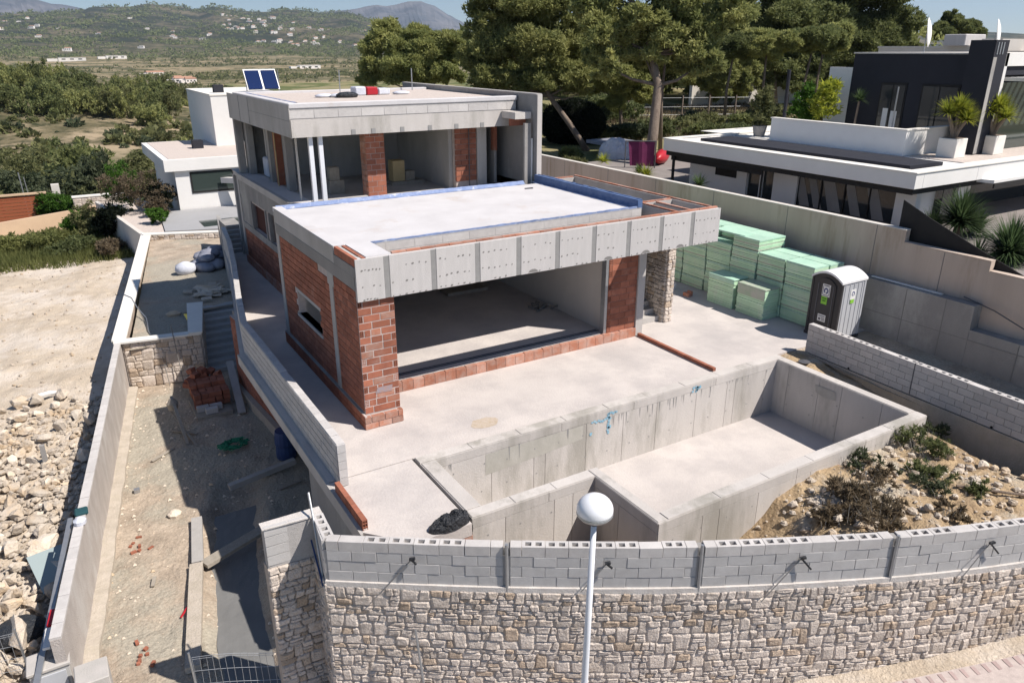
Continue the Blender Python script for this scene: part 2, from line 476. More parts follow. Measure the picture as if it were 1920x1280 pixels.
def quad_layout(Wd, Hh, rr, wmin, wmax, hmin, hmax, seed=0.0):
    """irregular coursed rubble: rows with wandering bed joints, slanted head joints, some tall and some split stones"""
    def nz(x, k): return .45 * noise.noise(Vector((x * 1.5, k * 7.3 + seed, 0))) + .35 * noise.noise(Vector((x * 5.0, k * 3.1 + seed, 4)))
    base = [0.0]
    while base[-1] < Hh - hmin: base.append(base[-1] + rr.uniform(hmin, hmax))
    base[-1] = Hh; n = len(base) - 1
    am = (hmin + hmax) * .20
    line = lambda k, x: base[k] + (0 if k in (0, n) else am * nz(x, k))
    blocked = [[] for _ in range(n + 1)]; out = []
    for k in range(n):
        x = 0.0; sl = 0.0; B_ = sorted(blocked[k])
        while x < Wd - .01:
            nb_ = next((q for q in B_ if q[1] > x + 1e-6), None)
            if nb_ and nb_[0] <= x + .012: x = nb_[1]; sl = nb_[2]; continue
            w = wmin + (wmax - wmin) * rr.random() ** 1.5; e = x + w; lim = nb_[0] if nb_ else Wd; sr = rr.uniform(-.025, .025)
            if lim - e < wmin * .75: e = lim; sr = nb_[3] if nb_ else 0.0
            tall = k < n - 1 and rr.random() < .16 and e - x > wmin * 1.2 and not any(q[0] < e and q[1] > x for q in blocked[k + 1])
            k2 = k + 2 if tall else k + 1
            q = [(x - sl, line(k, x - sl)), (e - sr, line(k, e - sr)), (e + sr, line(k2, e + sr)), (x + sl, line(k2, x + sl))]
            if tall: blocked[k + 1].append((x, e, sr, sl))
            if not tall and rr.random() < .16 and base[k + 1] - base[k] > hmin * 1.15:
                t = rr.uniform(.4, .6); m1 = (q[0][0] * (1 - t) + q[3][0] * t, q[0][1] * (1 - t) + q[3][1] * t); t2 = t + rr.uniform(-.08, .08); m2 = (q[1][0] * (1 - t2) + q[2][0] * t2, q[1][1] * (1 - t2) + q[2][1] * t2)
                out.append([q[0], q[1], m2, m1]); out.append([m1, m2, q[2], q[3]])
            else: out.append(q)
            x = e; sl = sr
    return out
def stone_from_quad(q, rr, gap=.005):
    cx = sum(p[0] for p in q) / 4; cz = sum(p[1] for p in q) / 4
    c = []
    for (x, z) in q:
        dx, dz = x - cx, z - cz; l = math.hypot(dx, dz) or 1
        c.append((dx * (1 - gap * 1.4 / l), dz * (1 - gap * 1.4 / l)))
    n = 4; vs = []; sz = min(math.hypot(c[1][0] - c[0][0], c[1][1] - c[0][1]), math.hypot(c[3][0] - c[0][0], c[3][1] - c[0][1]))
    dd = rr.uniform(.016, .034); tx, tz = rr.uniform(-.05, .05), rr.uniform(-.07, .07); jt = min(.008, sz * .06)
    for j in range(n + 1):
        for i in range(n + 1):
            u, v = i / n, j / n
            if 0 < i < n and i in (1, 3): u = .14 if i == 1 else .86
            if 0 < j < n and j in (1, 3): v = .16 if j == 1 else .84
            x = (1 - u) * (1 - v) * c[0][0] + u * (1 - v) * c[1][0] + u * v * c[2][0] + (1 - u) * v * c[3][0]
            z = (1 - u) * (1 - v) * c[0][1] + u * (1 - v) * c[1][1] + u * v * c[2][1] + (1 - u) * v * c[3][1]
            edge = i in (0, n) or j in (0, n)
            if i in (0, n) and j in (0, n): x *= .93; z *= .91
            x += rr.uniform(-jt, jt); z += rr.uniform(-jt, jt)
            d = rr.uniform(-.004, .005) if edge else dd + tx * x + tz * z + rr.uniform(-.008, .008)
            vs.append((x, -d, z))
    fs = [(j * 5 + i, j * 5 + i + 1, j * 5 + i + 6, j * 5 + i + 5) for j in range(n) for i in range(n)]
    ring = [0, 1, 2, 3, 4, 9, 14, 19, 24, 23, 22, 21, 20, 15, 10, 5]; k = len(ring)
    vs += [(vs[r_][0], .07, vs[r_][2]) for r_ in ring]
    fs += [(ring[(i + 1) % k], ring[i], 25 + i, 25 + (i + 1) % k) for i in range(k)]
    return cx, cz, vs, fs
def masonry(parent, o, u, n, width, z0, z1, smin=.15, smax=.34, depth=.10, cap=300, rr=None, proud=.05, place=None, skip=None, mats=None):
    rr = rr or rnd
    F = frame(o, u, n) if place is None else None
    quads = quad_layout(width, z1 - z0, rr, smin, smax * 1.25, smin * .72, smax * .66, rr.uniform(0, 50))
    st = []
    for q in quads:
        cx, cz, vs, fs = stone_from_quad(q, rr)
        if skip and skip(cx, z0 + cz): continue
        Mx = (F @ T3((cx, -proud * .5 - rr.uniform(0, .008), z0 + cz))) if F else place(cx, z0 + cz)
        area = abs((q[1][0] - q[0][0]) * (q[3][1] - q[0][1])); st.append((area, Mx, vs, fs, rr.random()))
    if len(st) > cap: st.sort(key=lambda t: -t[0] * (1 if not mats else mats[2](t[1])))
    rest = MB()
    for i, (a_, Mx, vs, fs, t) in enumerate(st):
        tan = t < .14
        if i < cap: link('stone', MB().add(vs, fs).mesh('stone', M['stone_b'] if tan else M['stone']), parent, Mx)
        else: rest.add([Mx @ Vector(v) for v in vs], fs, 1 if tan else 0)
    if rest.v: tag(part('stones', rest, [M['stone_r'], M['stone_b']], parent), kind='stuff')
    return len(st)

# ------------------------------------------------------------------ terrain
def fbm(x, y, s, o=4, seed=0.0):
    v = 0; a = 1; t = 0
    for i in range(o):
        v += a * noise.noise(Vector((x * s + seed, y * s - seed, seed * .37))); t += a; a *= .5; s *= 2.03
    return v / t
R1 = [(-60, .03), (-8.24, .0315), (-0.86, .0361), (0.82, .0398), (3.37, .0398), (3.99, .0432), (6.41, .0451), (7.21, .0481), (8.6, .0459), (10.17, .0425), (11.19, .0473), (12.48, .0426), (14.51, .0425), (16.6, .0458), (17.99, .0426), (19.78, .0447), (21.55, .0355), (23.72, .0255), (27.43, .0184), (32.71, .0196), (50.77, .0185), (74.67, .0143), (110, .01)]
R2 = [(-60, .03), (-14.09, .0433), (-3.14, .0605), (0.16, .0537), (2.03, .0486), (3.12, .0439), (4.82, .0371), (16.55, .0366), (17.99, .0426), (19.43, .0463), (21.61, .052), (23.07, .0533), (24.91, .0577), (25.82, .0525), (26.54, .0436), (27.45, .0353), (28.57, .0269), (32.71, .0196), (57.2, .0144), (110, .01)]
def lerp(t, x):
    if x <= t[0][0]: return t[0][1]
    for (a, b), (c, d) in zip(t, t[1:]):
        if x <= c: return b + (d - b) * (x - a) / (c - a)
    return t[-1][1]
PR = [(0, -7.5), (50, -7.5), (61, -4.1), (75, -4.6), (92, -6.0), (150, -10.5), (310, -18), (600, -24), (1000, -27), (1900, -24), (3000, -8)]
def terr(x, y):
    r = math.hypot(x, y); az = math.degrees(math.atan2(x, y))
    if abs(az) > 115: return -7 - min(r, 400) * .01
    if r < 3000: z = lerp(PR, r)
    else:
        z1 = 9 + 6000 * (lerp(R1, az) - .0012)
        t = min(1, (r - 3000) / 3000); t = t ** 1.15
        z = -8 + (z1 + 8) * t
        if r > 6000:
            za = z1 * max(0, 1 - (r - 6000) / 2500)
            zb = 9 + 12000 * lerp(R2, az)
            t2 = max(0, min(1, (r - 8000) / 4000)); z = max(za, zb * t2 ** 1.1 - 60 * (1 - t2))
            if r > 12000: z = zb - (r - 12000) * .08
    if r > 60:
        z += fbm(x, y, 1 / 60., 3, 3.1) * min(1.0, (r - 60) / 60) * 1.6
    if r > 500:
        z += fbm(x, y, 1 / 420., 5, 9.1) * min(r - 500, 2500) * .011
    if r > 3200:
        k = min(1, (r - 3200) / 1200.); k *= 1.0 if r < 6200 else 1.4
        rid = 1 - abs(fbm(x, y, 1 / 1300., 5, 5.7)) * 2
        z += (fbm(x, y, 1 / 700., 5, 1.7) * 55 + (rid - .75) * 50) * k * (0.35 if 5300 < r < 6300 or 11500 < r < 12500 else 1)
    if r > 8500:
        z += (1 - abs(fbm(x, y, 1 / 900., 6, 2.2)) * 2.4 - .6) * 120 * (.3 if r > 11600 else 1)
    # wooded hill on the left, terraces below it
    d = ((x + 12) / 70) ** 2 + ((y - 285) / 70) ** 2
    z += 15.0 * math.exp(-d * 1.1)
    return z
def build_terrain():
    rs = [3.0]
    while rs[-1] < 15500:
        r = rs[-1]
        rs.append(r * (1.055 if r > 3000 else 1.06) + .8 if r < 5200 or r > 6300 else r * 1.03)
    azs = []
    a = -180.0
    while a < 180:
        azs.append(a); a += .3 if -12 < a < 36 else (1.2 if -40 < a < 80 else 6)
    vs = []
    for r in rs:
        for az in azs:
            x = r * math.sin(R(az)); y = r * math.cos(R(az)); vs.append((x, y, terr(x, y)))
    n = len(azs)
    fs = [(i * n + k, i * n + (k + 1) % n, (i + 1) * n + (k + 1) % n, (i + 1) * n + k) for i in range(len(rs) - 1) for k in range(n)]
    fs.append(tuple(range(n))[::-1])
    mb = MB(); mb.add(vs, [f[::-1] for f in fs])
    return mb
def terrain_mat():
    m = bpy.data.materials.new('valley_scrub'); m.use_nodes = True
    n = m.node_tree.nodes; L = m.node_tree.links; b = n['Principled BSDF']
    b.inputs['Roughness'].default_value = .95; b.inputs['Specular IOR Level'].default_value = .1
    geo = n.new('ShaderNodeNewGeometry')
    def noi(sc, det, r=.6, v=None):
        t = n.new('ShaderNodeTexNoise'); t.inputs['Scale'].default_value = sc; t.inputs['Detail'].default_value = det; t.inputs['Roughness'].default_value = r
        L.new(v or geo.outputs['Position'], t.inputs['Vector']); return t.outputs['Fac']
    def rp(f, a, c):
        r = n.new('ShaderNodeMapRange'); r.inputs['From Min'].default_value = a; r.inputs['From Max'].default_value = c
        L.new(f, r.inputs['Value']); return r.outputs[0]
    def mix(f, a, c):
        x = n.new('ShaderNodeMix'); x.data_type = 'RGBA'; L.new(f, x.inputs[0])
        for i, q in ((6, a), (7, c)):
            if isinstance(q, tuple): x.inputs[i].default_value = (*q, 1)
            else: L.new(q, x.inputs[i])
        return x.outputs[2]
    def mth(op, a, c=None):
        x = n.new('ShaderNodeMath'); x.operation = op
        for i, q in ((0, a), (1, c)):
            if q is None: continue
            if isinstance(q, (int, float)): x.inputs[i].default_value = q
            else: L.new(q, x.inputs[i])
        x.use_clamp = False
        return x.outputs[0]
    scrub = mix(rp(noi(.045, 8, .75), .42, .6), (.055, .058, .030), (.20, .165, .10))
    scrub = mix(rp(noi(.25, 6, .7), .5, .62), scrub, (.036, .043, .022))
    # distance from the plot chooses near grass / fields / forest / bare rock
    ln = n.new('ShaderNodeVectorMath'); ln.operation = 'LENGTH'; L.new(geo.outputs['Position'], ln.inputs[0]); r = ln.outputs['Value']
    tan = (.40, .31, .19)
    c = mix(rp(noi(.02, 7, .62), .56, .63), scrub, tan)
    c = mix(rp(noi(.011, 3, .5), .60, .64), c, (.10, .115, .045))
    c = mix(mth('MULTIPLY', mth('MULTIPLY', rp(noi(.05, 8, .7), .49, .60), rp(r, 120, 150)), mth('SUBTRACT', 1, rp(r, 235, 265))), c, (.36, .285, .19))
    # far strip fields
    mp = n.new('ShaderNodeMapping'); mp.inputs['Scale'].default_value = (.0022, .012, 1); mp.inputs['Rotation'].default_value = (0, 0, R(-12)); L.new(geo.outputs['Position'], mp.inputs[0])
    vor = n.new('ShaderNodeTexVoronoi'); vor.inputs['Scale'].default_value = 1.0; L.new(mp.outputs[0], vor.inputs['Vector'])
    fcol = mix(rp(noi(3.0, 3, .5, vor.outputs['Position']), .42, .58), (.095, .095, .045), (.34, .27, .165))
    fcol = mix(rp(noi(.06, 7, .7), .53, .6), fcol, (.04, .05, .02))
    ff = mth('MULTIPLY', rp(r, 480, 800), mth('SUBTRACT', 1, rp(r, 2600, 3300)))
    c = mix(mth('MULTIPLY', ff, .85), c, fcol)
    wood = mix(rp(noi(.004, 8, .72), .46, .60), (.028, .034, .020), (.165, .135, .085))
    wood = mix(rp(noi(.03, 4, .7), .5, .66), wood, (.025, .036, .016))
    c = mix(rp(r, 2700, 3600), c, wood)
    rock = mix(rp(noi(.0022, 9, .75), .42, .60), (.07, .08, .10), (.17, .165, .175))
    c = mix(rp(r, 8600, 9400), c, rock)
    gr = mix(rp(noi(.12, 6, .7), .4, .6), (.13, .14, .05), (.07, .08, .033))
    c = mix(mth('SUBTRACT', 1, rp(r, 90, 190)), c, gr)
    L.new(c, b.inputs['Base Color'])
    return m
struct('terrain', build_terrain(), terrain_mat())

# ------------------------------------------------------------------ ground patches of the plot
def patch(name, x0, x1, y0, y1, res, hf, mat, keep=None, kind='structure', smooth=False):
    nx = max(2, int((x1 - x0) / res)); ny = max(2, int((y1 - y0) / res))
    vs = []; idx = {}
    for j in range(ny + 1):
        for i in range(nx + 1):
            x = x0 + (x1 - x0) * i / nx; y = y0 + (y1 - y0) * j / ny
            if keep:
                x, y = keep(x, y)
            vs.append((x, y, hf(x, y)))
    fs = [(j * (nx + 1) + i, j * (nx + 1) + i + 1, (j + 1) * (nx + 1) + i + 1, (j + 1) * (nx + 1) + i) for j in range(ny) for i in range(nx)]
    return tag(link(name, MB().add(vs, fs).mesh(name, mat, smooth=smooth)), kind=kind)
# inner face of the boundary wall
def wall_x(y): return -1.585 + (y - 14.6) * .1605
def lot_h(x, y):
    z = lerp([(8, -3.85), (16, -3.6), (30, -3.48), (58, -3.5)], y)
    z += fbm(x, y, .35, 4, 2.0) * .22 + fbm(x, y, 1.8, 3, 8.0) * .06
    if y < 28: z += .25 * max(0, fbm(x, y, .5, 3, 4.0) + .2) + .16 * fbm(x, y, 2.6, 2, 1.0)
    return z
def lotpatch():
    vs = []; ys = [8 + i * .25 for i in range(218)]; nx = 90
    for y in ys:
        xr = wall_x(y) - .15
        for i in range(nx + 1):
            u = (i / nx) ** .6; x = -22 + (xr + 22) * u
            vs.append((x, y, lot_h(x, y)))
    fs = [(j * (nx + 1) + i, j * (nx + 1) + i + 1, (j + 1) * (nx + 1) + i + 1, (j + 1) * (nx + 1) + i) for j in range(len(ys) - 1) for i in range(nx)]
    return MB().add(vs, fs)
struct('vacant_lot_soil', lotpatch(), M['soil'])
def cor_h(x, y):
    z = lerp([(9, -3.6), (14, -3.5), (31, -3.48)], y)
    z += fbm(x, y, .9, 4, 3.0) * .14 + fbm(x, y, 4, 2, 8.0) * .03
    # trench in the middle with the fresh footing
    cx = lerp([(9, 1.45), (13.5, 1.6), (18.3, 2.3), (20.5, 2.8), (22.5, 3.5)], y)
    z -= .35 * math.exp(-((x - cx) / .68) ** 4) * (1 if y < 21.5 else max(0, 1 - (y - 21.5)))
    z += .5 * math.exp(-((x - 3.0) / .5) ** 2) * max(0, min(1, (17 - y) / 2))
    return z
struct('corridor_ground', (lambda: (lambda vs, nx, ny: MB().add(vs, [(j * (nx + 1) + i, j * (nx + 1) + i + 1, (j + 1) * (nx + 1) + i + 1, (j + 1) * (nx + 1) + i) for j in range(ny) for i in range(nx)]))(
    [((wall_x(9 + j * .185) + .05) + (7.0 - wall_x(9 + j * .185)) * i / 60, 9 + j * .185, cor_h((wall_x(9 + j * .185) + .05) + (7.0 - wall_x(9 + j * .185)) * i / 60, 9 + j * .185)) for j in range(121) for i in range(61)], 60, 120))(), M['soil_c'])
# soil in the raised planter beyond the front stone face
def planter_vs():
    vs = []
    for j in range(101):
        y = 30.6 + 19.2 * j / 100; x0 = wall_x(y) + .3; x1 = 3.75 if y < 34.1 else 6.2 + (y - 34.1) * .14
        x1 = x1 if y < 34.1 else x1
        for i in range(41): x = x0 + (x1 - x0) * i / 40; vs.append((x, y, -1.82 + fbm(x, y, .8, 4, 6.0) * .12))
    return MB().add(vs, [(j * 41 + i, j * 41 + i + 1, (j + 1) * 41 + i + 1, (j + 1) * 41 + i) for j in range(100) for i in range(40)])
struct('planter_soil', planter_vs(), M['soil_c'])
# fresh concrete in the trench
wet = MB(); 
vs = []; ny = 70; nx = 8
for j in range(ny + 1):
    y = 10.5 + 9.8 * j / ny
    cx = lerp([(9, 1.45), (13.5, 1.6), (18.3, 2.3), (20.5, 2.8), (22.5, 3.5)], y); hw = .62 + .12 * fbm(cx, y, .9, 3, 2)
    for i in range(nx + 1):
        vs.append((cx - hw + 2 * hw * i / nx, y, -3.7 + .015 * fbm(cx, y, 3, 2, i)))
wet.add(vs, [(j * (nx + 1) + i, j * (nx + 1) + i + 1, (j + 1) * (nx + 1) + i + 1, (j + 1) * (nx + 1) + i) for j in range(ny) for i in range(nx)])
struct('fresh_concrete_footing', wet, M['wet'])
# soil mound between pool, street wall and block wall
FW = [(1.9, 12.0), (2.85, 11.22), (3.14, 11.01), (5.48, 9.42), (8.18, 7.76), (8.54, 7.57), (9.6, 7.01), (11.51, 6.07), (11.76, 5.95), (14.0, 5.03), (16.6, 4.15), (19.6, 3.4)]
def fwy(x):
    return lerp([(p[0], p[1]) for p in FW], x)
def mound_h(x, y):
    z = lerp([(10.2, -1.9), (11.2, -1.55), (12.0, -1.15), (12.8, -.62), (14, -.34), (18.4, -.42)], x + (9.4 - y) * .12)
    z += .16 * math.exp(-((x - 15) / 2.2) ** 2 - ((y - 7.6) / 1.2) ** 2)
    if x > 18.3: z -= min(.75, (x - 18.3) * 1.6) if y < 9.3 else min(.55, (x - 18.3) * .5)
    z += fbm(x, y, .8, 5, 4.0) * .22 + fbm(x, y, 4.5, 3, 2.0) * .07
    return z
struct('mound_soil', (lambda nx, ny: MB().add([((6.0 + 13.3 * i / nx), (fwy(6.0 + 13.3 * i / nx) + .1) + (9.45 - fwy(6.0 + 13.3 * i / nx)) * j / ny, mound_h(6.0 + 13.3 * i / nx, fwy(6.0 + 13.3 * i / nx) + .1 + (9.45 - fwy(6.0 + 13.3 * i / nx)) * j / ny)) for j in range(ny + 1) for i in range(nx + 1)],
     [(j * (nx + 1) + i, j * (nx + 1) + i + 1, (j + 1) * (nx + 1) + i + 1, (j + 1) * (nx + 1) + i) for j in range(ny) for i in range(nx)]))(130, 60), M['mound'])
patch('side_strip_soil', 18.3, 19.4, 9.3, 14.9, .12, lambda x, y: (-.06 if y > 13.2 else -.1 - (13.2 - y) * .14) + fbm(x, y, 1.5, 4, 1) * .08, M['mound'])
patch('pool_pit_soil', 5.9, 10.6, 8.4, 11.7, .2, lambda x, y: -1.9 + fbm(x, y, 1.2, 3, 1) * .1, M['mound'], keep=lambda x, y: (x, max(y, fwy(x) + .2)))
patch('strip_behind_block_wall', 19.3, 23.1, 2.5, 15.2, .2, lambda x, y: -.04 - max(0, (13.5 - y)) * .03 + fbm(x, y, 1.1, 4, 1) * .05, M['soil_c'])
# villa plateau
patch('villa_garden_soil', 23.55, 140, -12, 120, 2.2, lambda x, y: 2.55 + fbm(x, y, .12, 3, 1) * .25 + (0 if y < 34 else min(3, (y - 34) * .02)), mk('garden_ground', (.20, .19, .08), (.30, .25, .15), scale=.25, c3=(.10, .12, .04), s3=.12, t3=(.5, .58), bump=.5, bscale=4))
patch('villa_paving', 23.7, 60, 8, 36, 1.0, lambda x, y: 2.83, mk('garden_paving', (.27, .24, .225), (.21, .19, .175), scale=1))
# street in front of the stone wall
def road_z(x): return lerp([(-12, -4.4), (0, -3.7), (3, -3.45), (6, -3.1), (8.5, -2.75), (10.5, -2.22), (11.5, -2.08), (14, -1.8), (19, -1.3)], x)
ROADN = []
def streetpatch(name, o0, o1, mat, dz, zoff=0.0):
    vs = []; n = 60
    for i in range(n + 1):
        x = -3 + 26 * i / n; y = lerp([(p[0], p[1]) for p in [(-6, 17.0)] + FW + [(26, 2.2)]], x)
        for o in (o0, o1):
            vs.append((x - o * .45, y - o * .89, road_z(x) + dz))
    return struct(name, MB().add(vs, [(2 * i, 2 * i + 1, 2 * i + 3, 2 * i + 2) for i in range(n)]), mat)
patch('street_verge', -14, 26, -8, 13, .2, lambda x, y: road_z(x) + fbm(x, y, 1.2, 4, 3) * .07 if y < lerp([(-14, 13)] + [(p[0], p[1]) for p in FW] + [(26, 2.2)], x) + .3 and not (x < 3 and y > 9.5) else -4.6, M['soil'])
streetpatch('pavement_base', .5, 2.1, M['mortar'], .06)
streetpatch('road', 2.2, 11, M['asphalt'], .02)

# ================================================================== the unfinished house
house = thing('unfinished_house', 'two-storey concrete and red brick house shell under construction with long front beam', 'house', (6, 17, 0))
X0 = 5.64
# ---- long front beam with panels and grey joint strips
beam = part('roof_beam', B(X0 + .01, 17.49, 16.43, 16.66, 3.38, 4.41), M['conc_b'], house)
edges = [X0] + [6.42 + 1.241 * k for k in range(9)] + [17.5]
pm = {}
for i in range(len(edges) - 1):
    a = edges[i] + (.0 if i == 0 else .075); b = edges[i + 1] - (.075 if i < len(edges) - 2 else 0)
    part('panel', B(a, b, 16.40, 16.428, 3.37, 4.42), M['conc_b'], beam, bevel=.006)
    if 0 < i:
        part('joint_strip', B(edges[i] - .073, edges[i] + .073, 16.412, 16.428, 3.375 + rnd.uniform(0, .0), 4.40), M['joint'], beam)
mk_ = MB()
for i in range(len(edges) - 1):
    w = edges[i + 1] - edges[i]
    for zz in (3.72, 4.14, 3.41):
        g = 0
        for k in range(6):
            if rnd.random() < .25: continue
            x = edges[i] + .16 + (w - .3) * (k + rnd.uniform(-.15, .15)) / 5.5
            s = rnd.uniform(.018, .04); h = rnd.uniform(.012, .024)
            z = zz + rnd.uniform(-.02, .02)
            mk_.add([(x - s, 16.398, z - h), (x, 16.397, z - h * 1.3), (x + s, 16.398, z - h * .4), (x + s * .8, 16.398, z + h), (x - s * .5, 16.398, z + h * 1.1)], [(0, 1, 2, 3, 4)])
for x in (10.6, 13.15, 14.55, 15.9):  # patched spots along the lower edge
    mk_.add([(x + .16 * math.cos(t * .6) * (1 if t < 6 else 1), 16.3975, 3.385 + .1 * abs(math.sin(t * .6))) for t in range(6)], [(0, 1, 2, 3, 4, 5)])
tag(part('spacer_mark', mk_, M['mark'], beam), kind='stuff')
# terracotta capping strip on the beam
nb = 28
for k in range(nb):
    a = 6.62 + (17.48 - 6.62) * k / nb; b = 6.62 + (17.48 - 6.62) * (k + 1) / nb
    link('brick', ME['brickd'], beam, T3(((a + b) / 2, 16.57 + rnd.uniform(-.006, .006), 4.437)) @ S3(b - a - .012, .1, .04))
# left return of the beam, hollow with a brick edge
ret = part('beam_return', B(X0 + .02, 6.58, 16.67, 17.93, 3.95, 4.40), M['conc'], house)
part('screed_strip', B(5.96, 6.60, 16.5, 17.94, 4.402, 4.43), M['roofw'], ret)
for k in range(5):
    a = 16.44 + 1.45 * k / 5; l = 1.45 / 5
    for q in (0, 1):
        link('brick', ME['brick'], ret, T3((X0 + .045 + q * .20, a + l / 2, 4.33 if q == 0 else 4.40)) @ S3(.09, l - .012, .20 if q == 0 else .05))
part('side_panel', B(X0 - .012, X0 + .01, 16.42, 17.95, 3.97, 4.22), M['conc_d'], ret)
# ---- left side wall in brick with window, post, ring beam, plinth
lw = part('side_wall', MB().box(X0 + .02, 5.87, 16.52, 19.60, 0, 4.38).box(X0 + .02, 5.87, 21.85, 23.48, 0, 4.38).box(X0 + .02, 5.87, 19.60, 21.85, 0, 1.50).box(X0 + .02, 5.87, 19.60, 21.85, 2.22, 4.38), M['mortar'], house)
n1 = courses(lw, (X0, 18.22, 0), (0, -1, 0), (-1, 0, 0), 1.70, .42, 3.62, .34, .185, .1, ME['brick'], lenjit=.05)
n2 = courses(lw, (X0, 23.24, 0), (0, -1, 0), (-1, 0, 0), 4.70, .42, 3.62, .34, .185, .1, ME['brick'], holes=[(23.24 - 21.90, 23.24 - 19.55, 1.45, 2.26)], lenjit=.05, cap=300 - n1)
part('ring_beam', B(X0 - .015, X0 + .02, 16.5, 23.5, 3.64, 3.97), M['conc_d'], lw)
part('ring_beam_upper', MB().box(X0 - .004, X0 + .02, 17.96, 23.5, 3.97, 4.40), M['conc'], lw)
part('post', MB().box(X0 - .012, X0 + .02, 18.24, 18.52, .40, 3.64).box(X0 - .014, X0 + .02, 18.14, 18.62, 3.3, 3.66), M['conc'], lw)
part('corner_post', B(X0 - .014, 5.9, 23.26, 23.52, 0, 3.97), M['conc'], lw)
wn = part('window_frame', MB().box(X0 - .02, X0 + .23, 19.5, 21.95, 1.42, 1.50).box(X0 - .006, X0 + .2, 19.55, 21.9, 2.22, 2.32), M['conc'], lw)
for k, y in enumerate((19.95, 20.7)):
    link('brick', ME['brick'], wn, T3((X0 + .14, y, 1.56)) @ S3(.12, .3, .1)) if False else None
part('plinth_core', MB().box(5.585, 5.64, 16.36, 23.6, 0, .37).box(5.585, 6.58, 16.36, 16.50, 0, .33), M['mortar'], lw)
courses(lw, (5.57, 23.6, 0), (0, -1, 0), (-1, 0, 0), 7.22, 0, .37, .34, .185, .08, ME['brick'])
part('plinth_top', B(5.575, 5.66, 16.6, 23.6, .372, .395), M['conc_d'], lw)
# ---- front left brick pier
pier = part('brick_pier', B(X0 + .012, 6.595, 16.508, 18.04, 0, 3.36), M['mortar'], house)
def pier_mesh(row, nrow, a, b):
    if a <= .01 and row % 2: return ME['brick_end']
    if b >= .90 and not row % 2: return ME['brick_end']
    return ME['brickd'] if rnd.random() < .28 else ME['brick']
F = frame((X0 + .005, 16.50, 0), (1, 0, 0), (0, -1, 0))
rr = random.Random(3)
nrow = 16; bh = (3.36 - .36) / nrow
for row in range(nrow):
    xs = [0]
    if row % 2: xs += [.13, .13 + rr.uniform(.34, .5), .96]
    else: xs += [rr.uniform(.2, .36), .83, .96]
    if rr.random() < .35: xs.insert(2, (xs[1] + xs[2]) / 2 + rr.uniform(-.08, .08))
    xs = sorted(xs)
    for a, b in zip(xs, xs[1:]):
        e = (row % 2 and a == 0) or (not row % 2 and b == .96)
        me = ME['brick_end'] if e and b - a < .15 else (ME['brickd'] if rr.random() < .3 else ME['brick'])
        link('brick', me, pier, F @ T3(((a + b) / 2, .05 + rr.uniform(-.004, .004), .36 + bh * (row + .5))) @ S3(b - a - .026, .1, bh - .026))
courses(pier, (6.61, 16.52, 0), (0, 1, 0), (1, 0, 0), 1.52, .36, 3.36, .34, .185, .1, ME['brick'])
courses(pier, (5.57, 16.34, 0), (1, 0, 0), (0, -1, 0), 1.03, 0, .345, .36, .172, .12, ME['brickd'])
courses(pier, (6.61, 16.35, 0), (0, 1, 0), (1, 0, 0), .16, 0, .345, .16, .172, .1, ME['brick_end'])
part('chalk_smear', MB().add([(5.95, 16.494, .88), (6.40, 16.494, .86), (6.42, 16.494, 1.03), (6.02, 16.494, 1.03)], [(0, 1, 2, 3)]), mk('blue_grey_mortar', (.26, .27, .32), (.42, .25, .2), scale=14), pier)
# ---- threshold strip of bricks across the opening
strip = part('threshold', B(6.6, 15.78, 18.02, 18.16, 0, .28), M['mortar'], house)
nb = 27
for k in range(nb):
    a = 6.62 + 9.14 * k / nb; l = 9.14 / nb
    h = .30 + rnd.uniform(-.012, .012)
    link('brick', ME['brickd'], strip, T3((a + l / 2, 18.065, h / 2)) @ S3(l - .012, .13, h))
part('floor_track', MB().box(6.7, 14.5, 18.42, 18.45, .302, .325).box(6.7, 14.5, 18.52, 18.54, .302, .33), M['lampdark'], strip)
# ---- interior floor and walls of the living room
room = part('room_shell', MB().box(5.9, 14.9, 18.17, 23.4, .05, .30).box(7.16, 14.9, 23.4, 27.0, .05, .30), M['terrace'], house)
part('back_return_wall', B(5.66, 8.5, 23.53, 23.72, 0, 3.87), M['conc'], house)
part('recess_wall', MB().box(8.45, 8.6, 23.73, 25.3, 0, 3.58).box(7.16, 8.44, 25.3, 25.45, 0, 3.7), M['conc'], house)
part('back_wall', MB().box(7.16, 9.6, 27.0, 27.2, .0, 3.88).box(11.4, 15.6, 27.0, 27.2, 0, 3.88).box(9.6, 11.4, 27.0, 27.2, 2.5, 3.88), M['conc'], house)
part('right_wall', MB().box(14.62, 14.85, 18.42, 27.0, .30, 3.88), M['offwhite'], house)
part('left_inner_wall', MB().box(5.88, 5.95, 18.1, 19.5, .3, 3.88).box(5.88, 5.95, 22.0, 23.4, .3, 3.88).box(5.88, 5.95, 19.5, 22.0, 2.3, 3.88).box(5.88, 5.95, 19.5, 22.0, .3, 1.42), M['conc'], house)
# right front brick column with its concrete post
rc = part('brick_column', B(14.62, 15.76, 18.10, 18.40, 0, 3.88), M['mortar'], house)
F = frame((14.57, 18.085, 0), (1, 0, 0), (0, -1, 0))
nrow = 17; bh = (3.86 - .31) / nrow
for row in range(nrow):
    xs = [0, .13, .13 + (.36 if row % 2 else .62), .13 + (.74 if row % 2 else .98), 1.19]
    for a, b in zip(xs, xs[1:]):
        if b - a < .05: continue
        me = ME['brick_end'] if a == 0 and row % 2 else ME['brick']
        link('brick', me, rc, F @ T3(((a + b) / 2, .05, .31 + bh * (row + .5))) @ S3(b - a - .012, .1, bh - .012))
part('post', B(14.46, 14.565, 18.10, 18.32, .30, 3.88), M['metal'], rc)
part('concrete_post', B(15.765, 16.06, 18.03, 18.36, 0, 3.9), M['conc'], house)
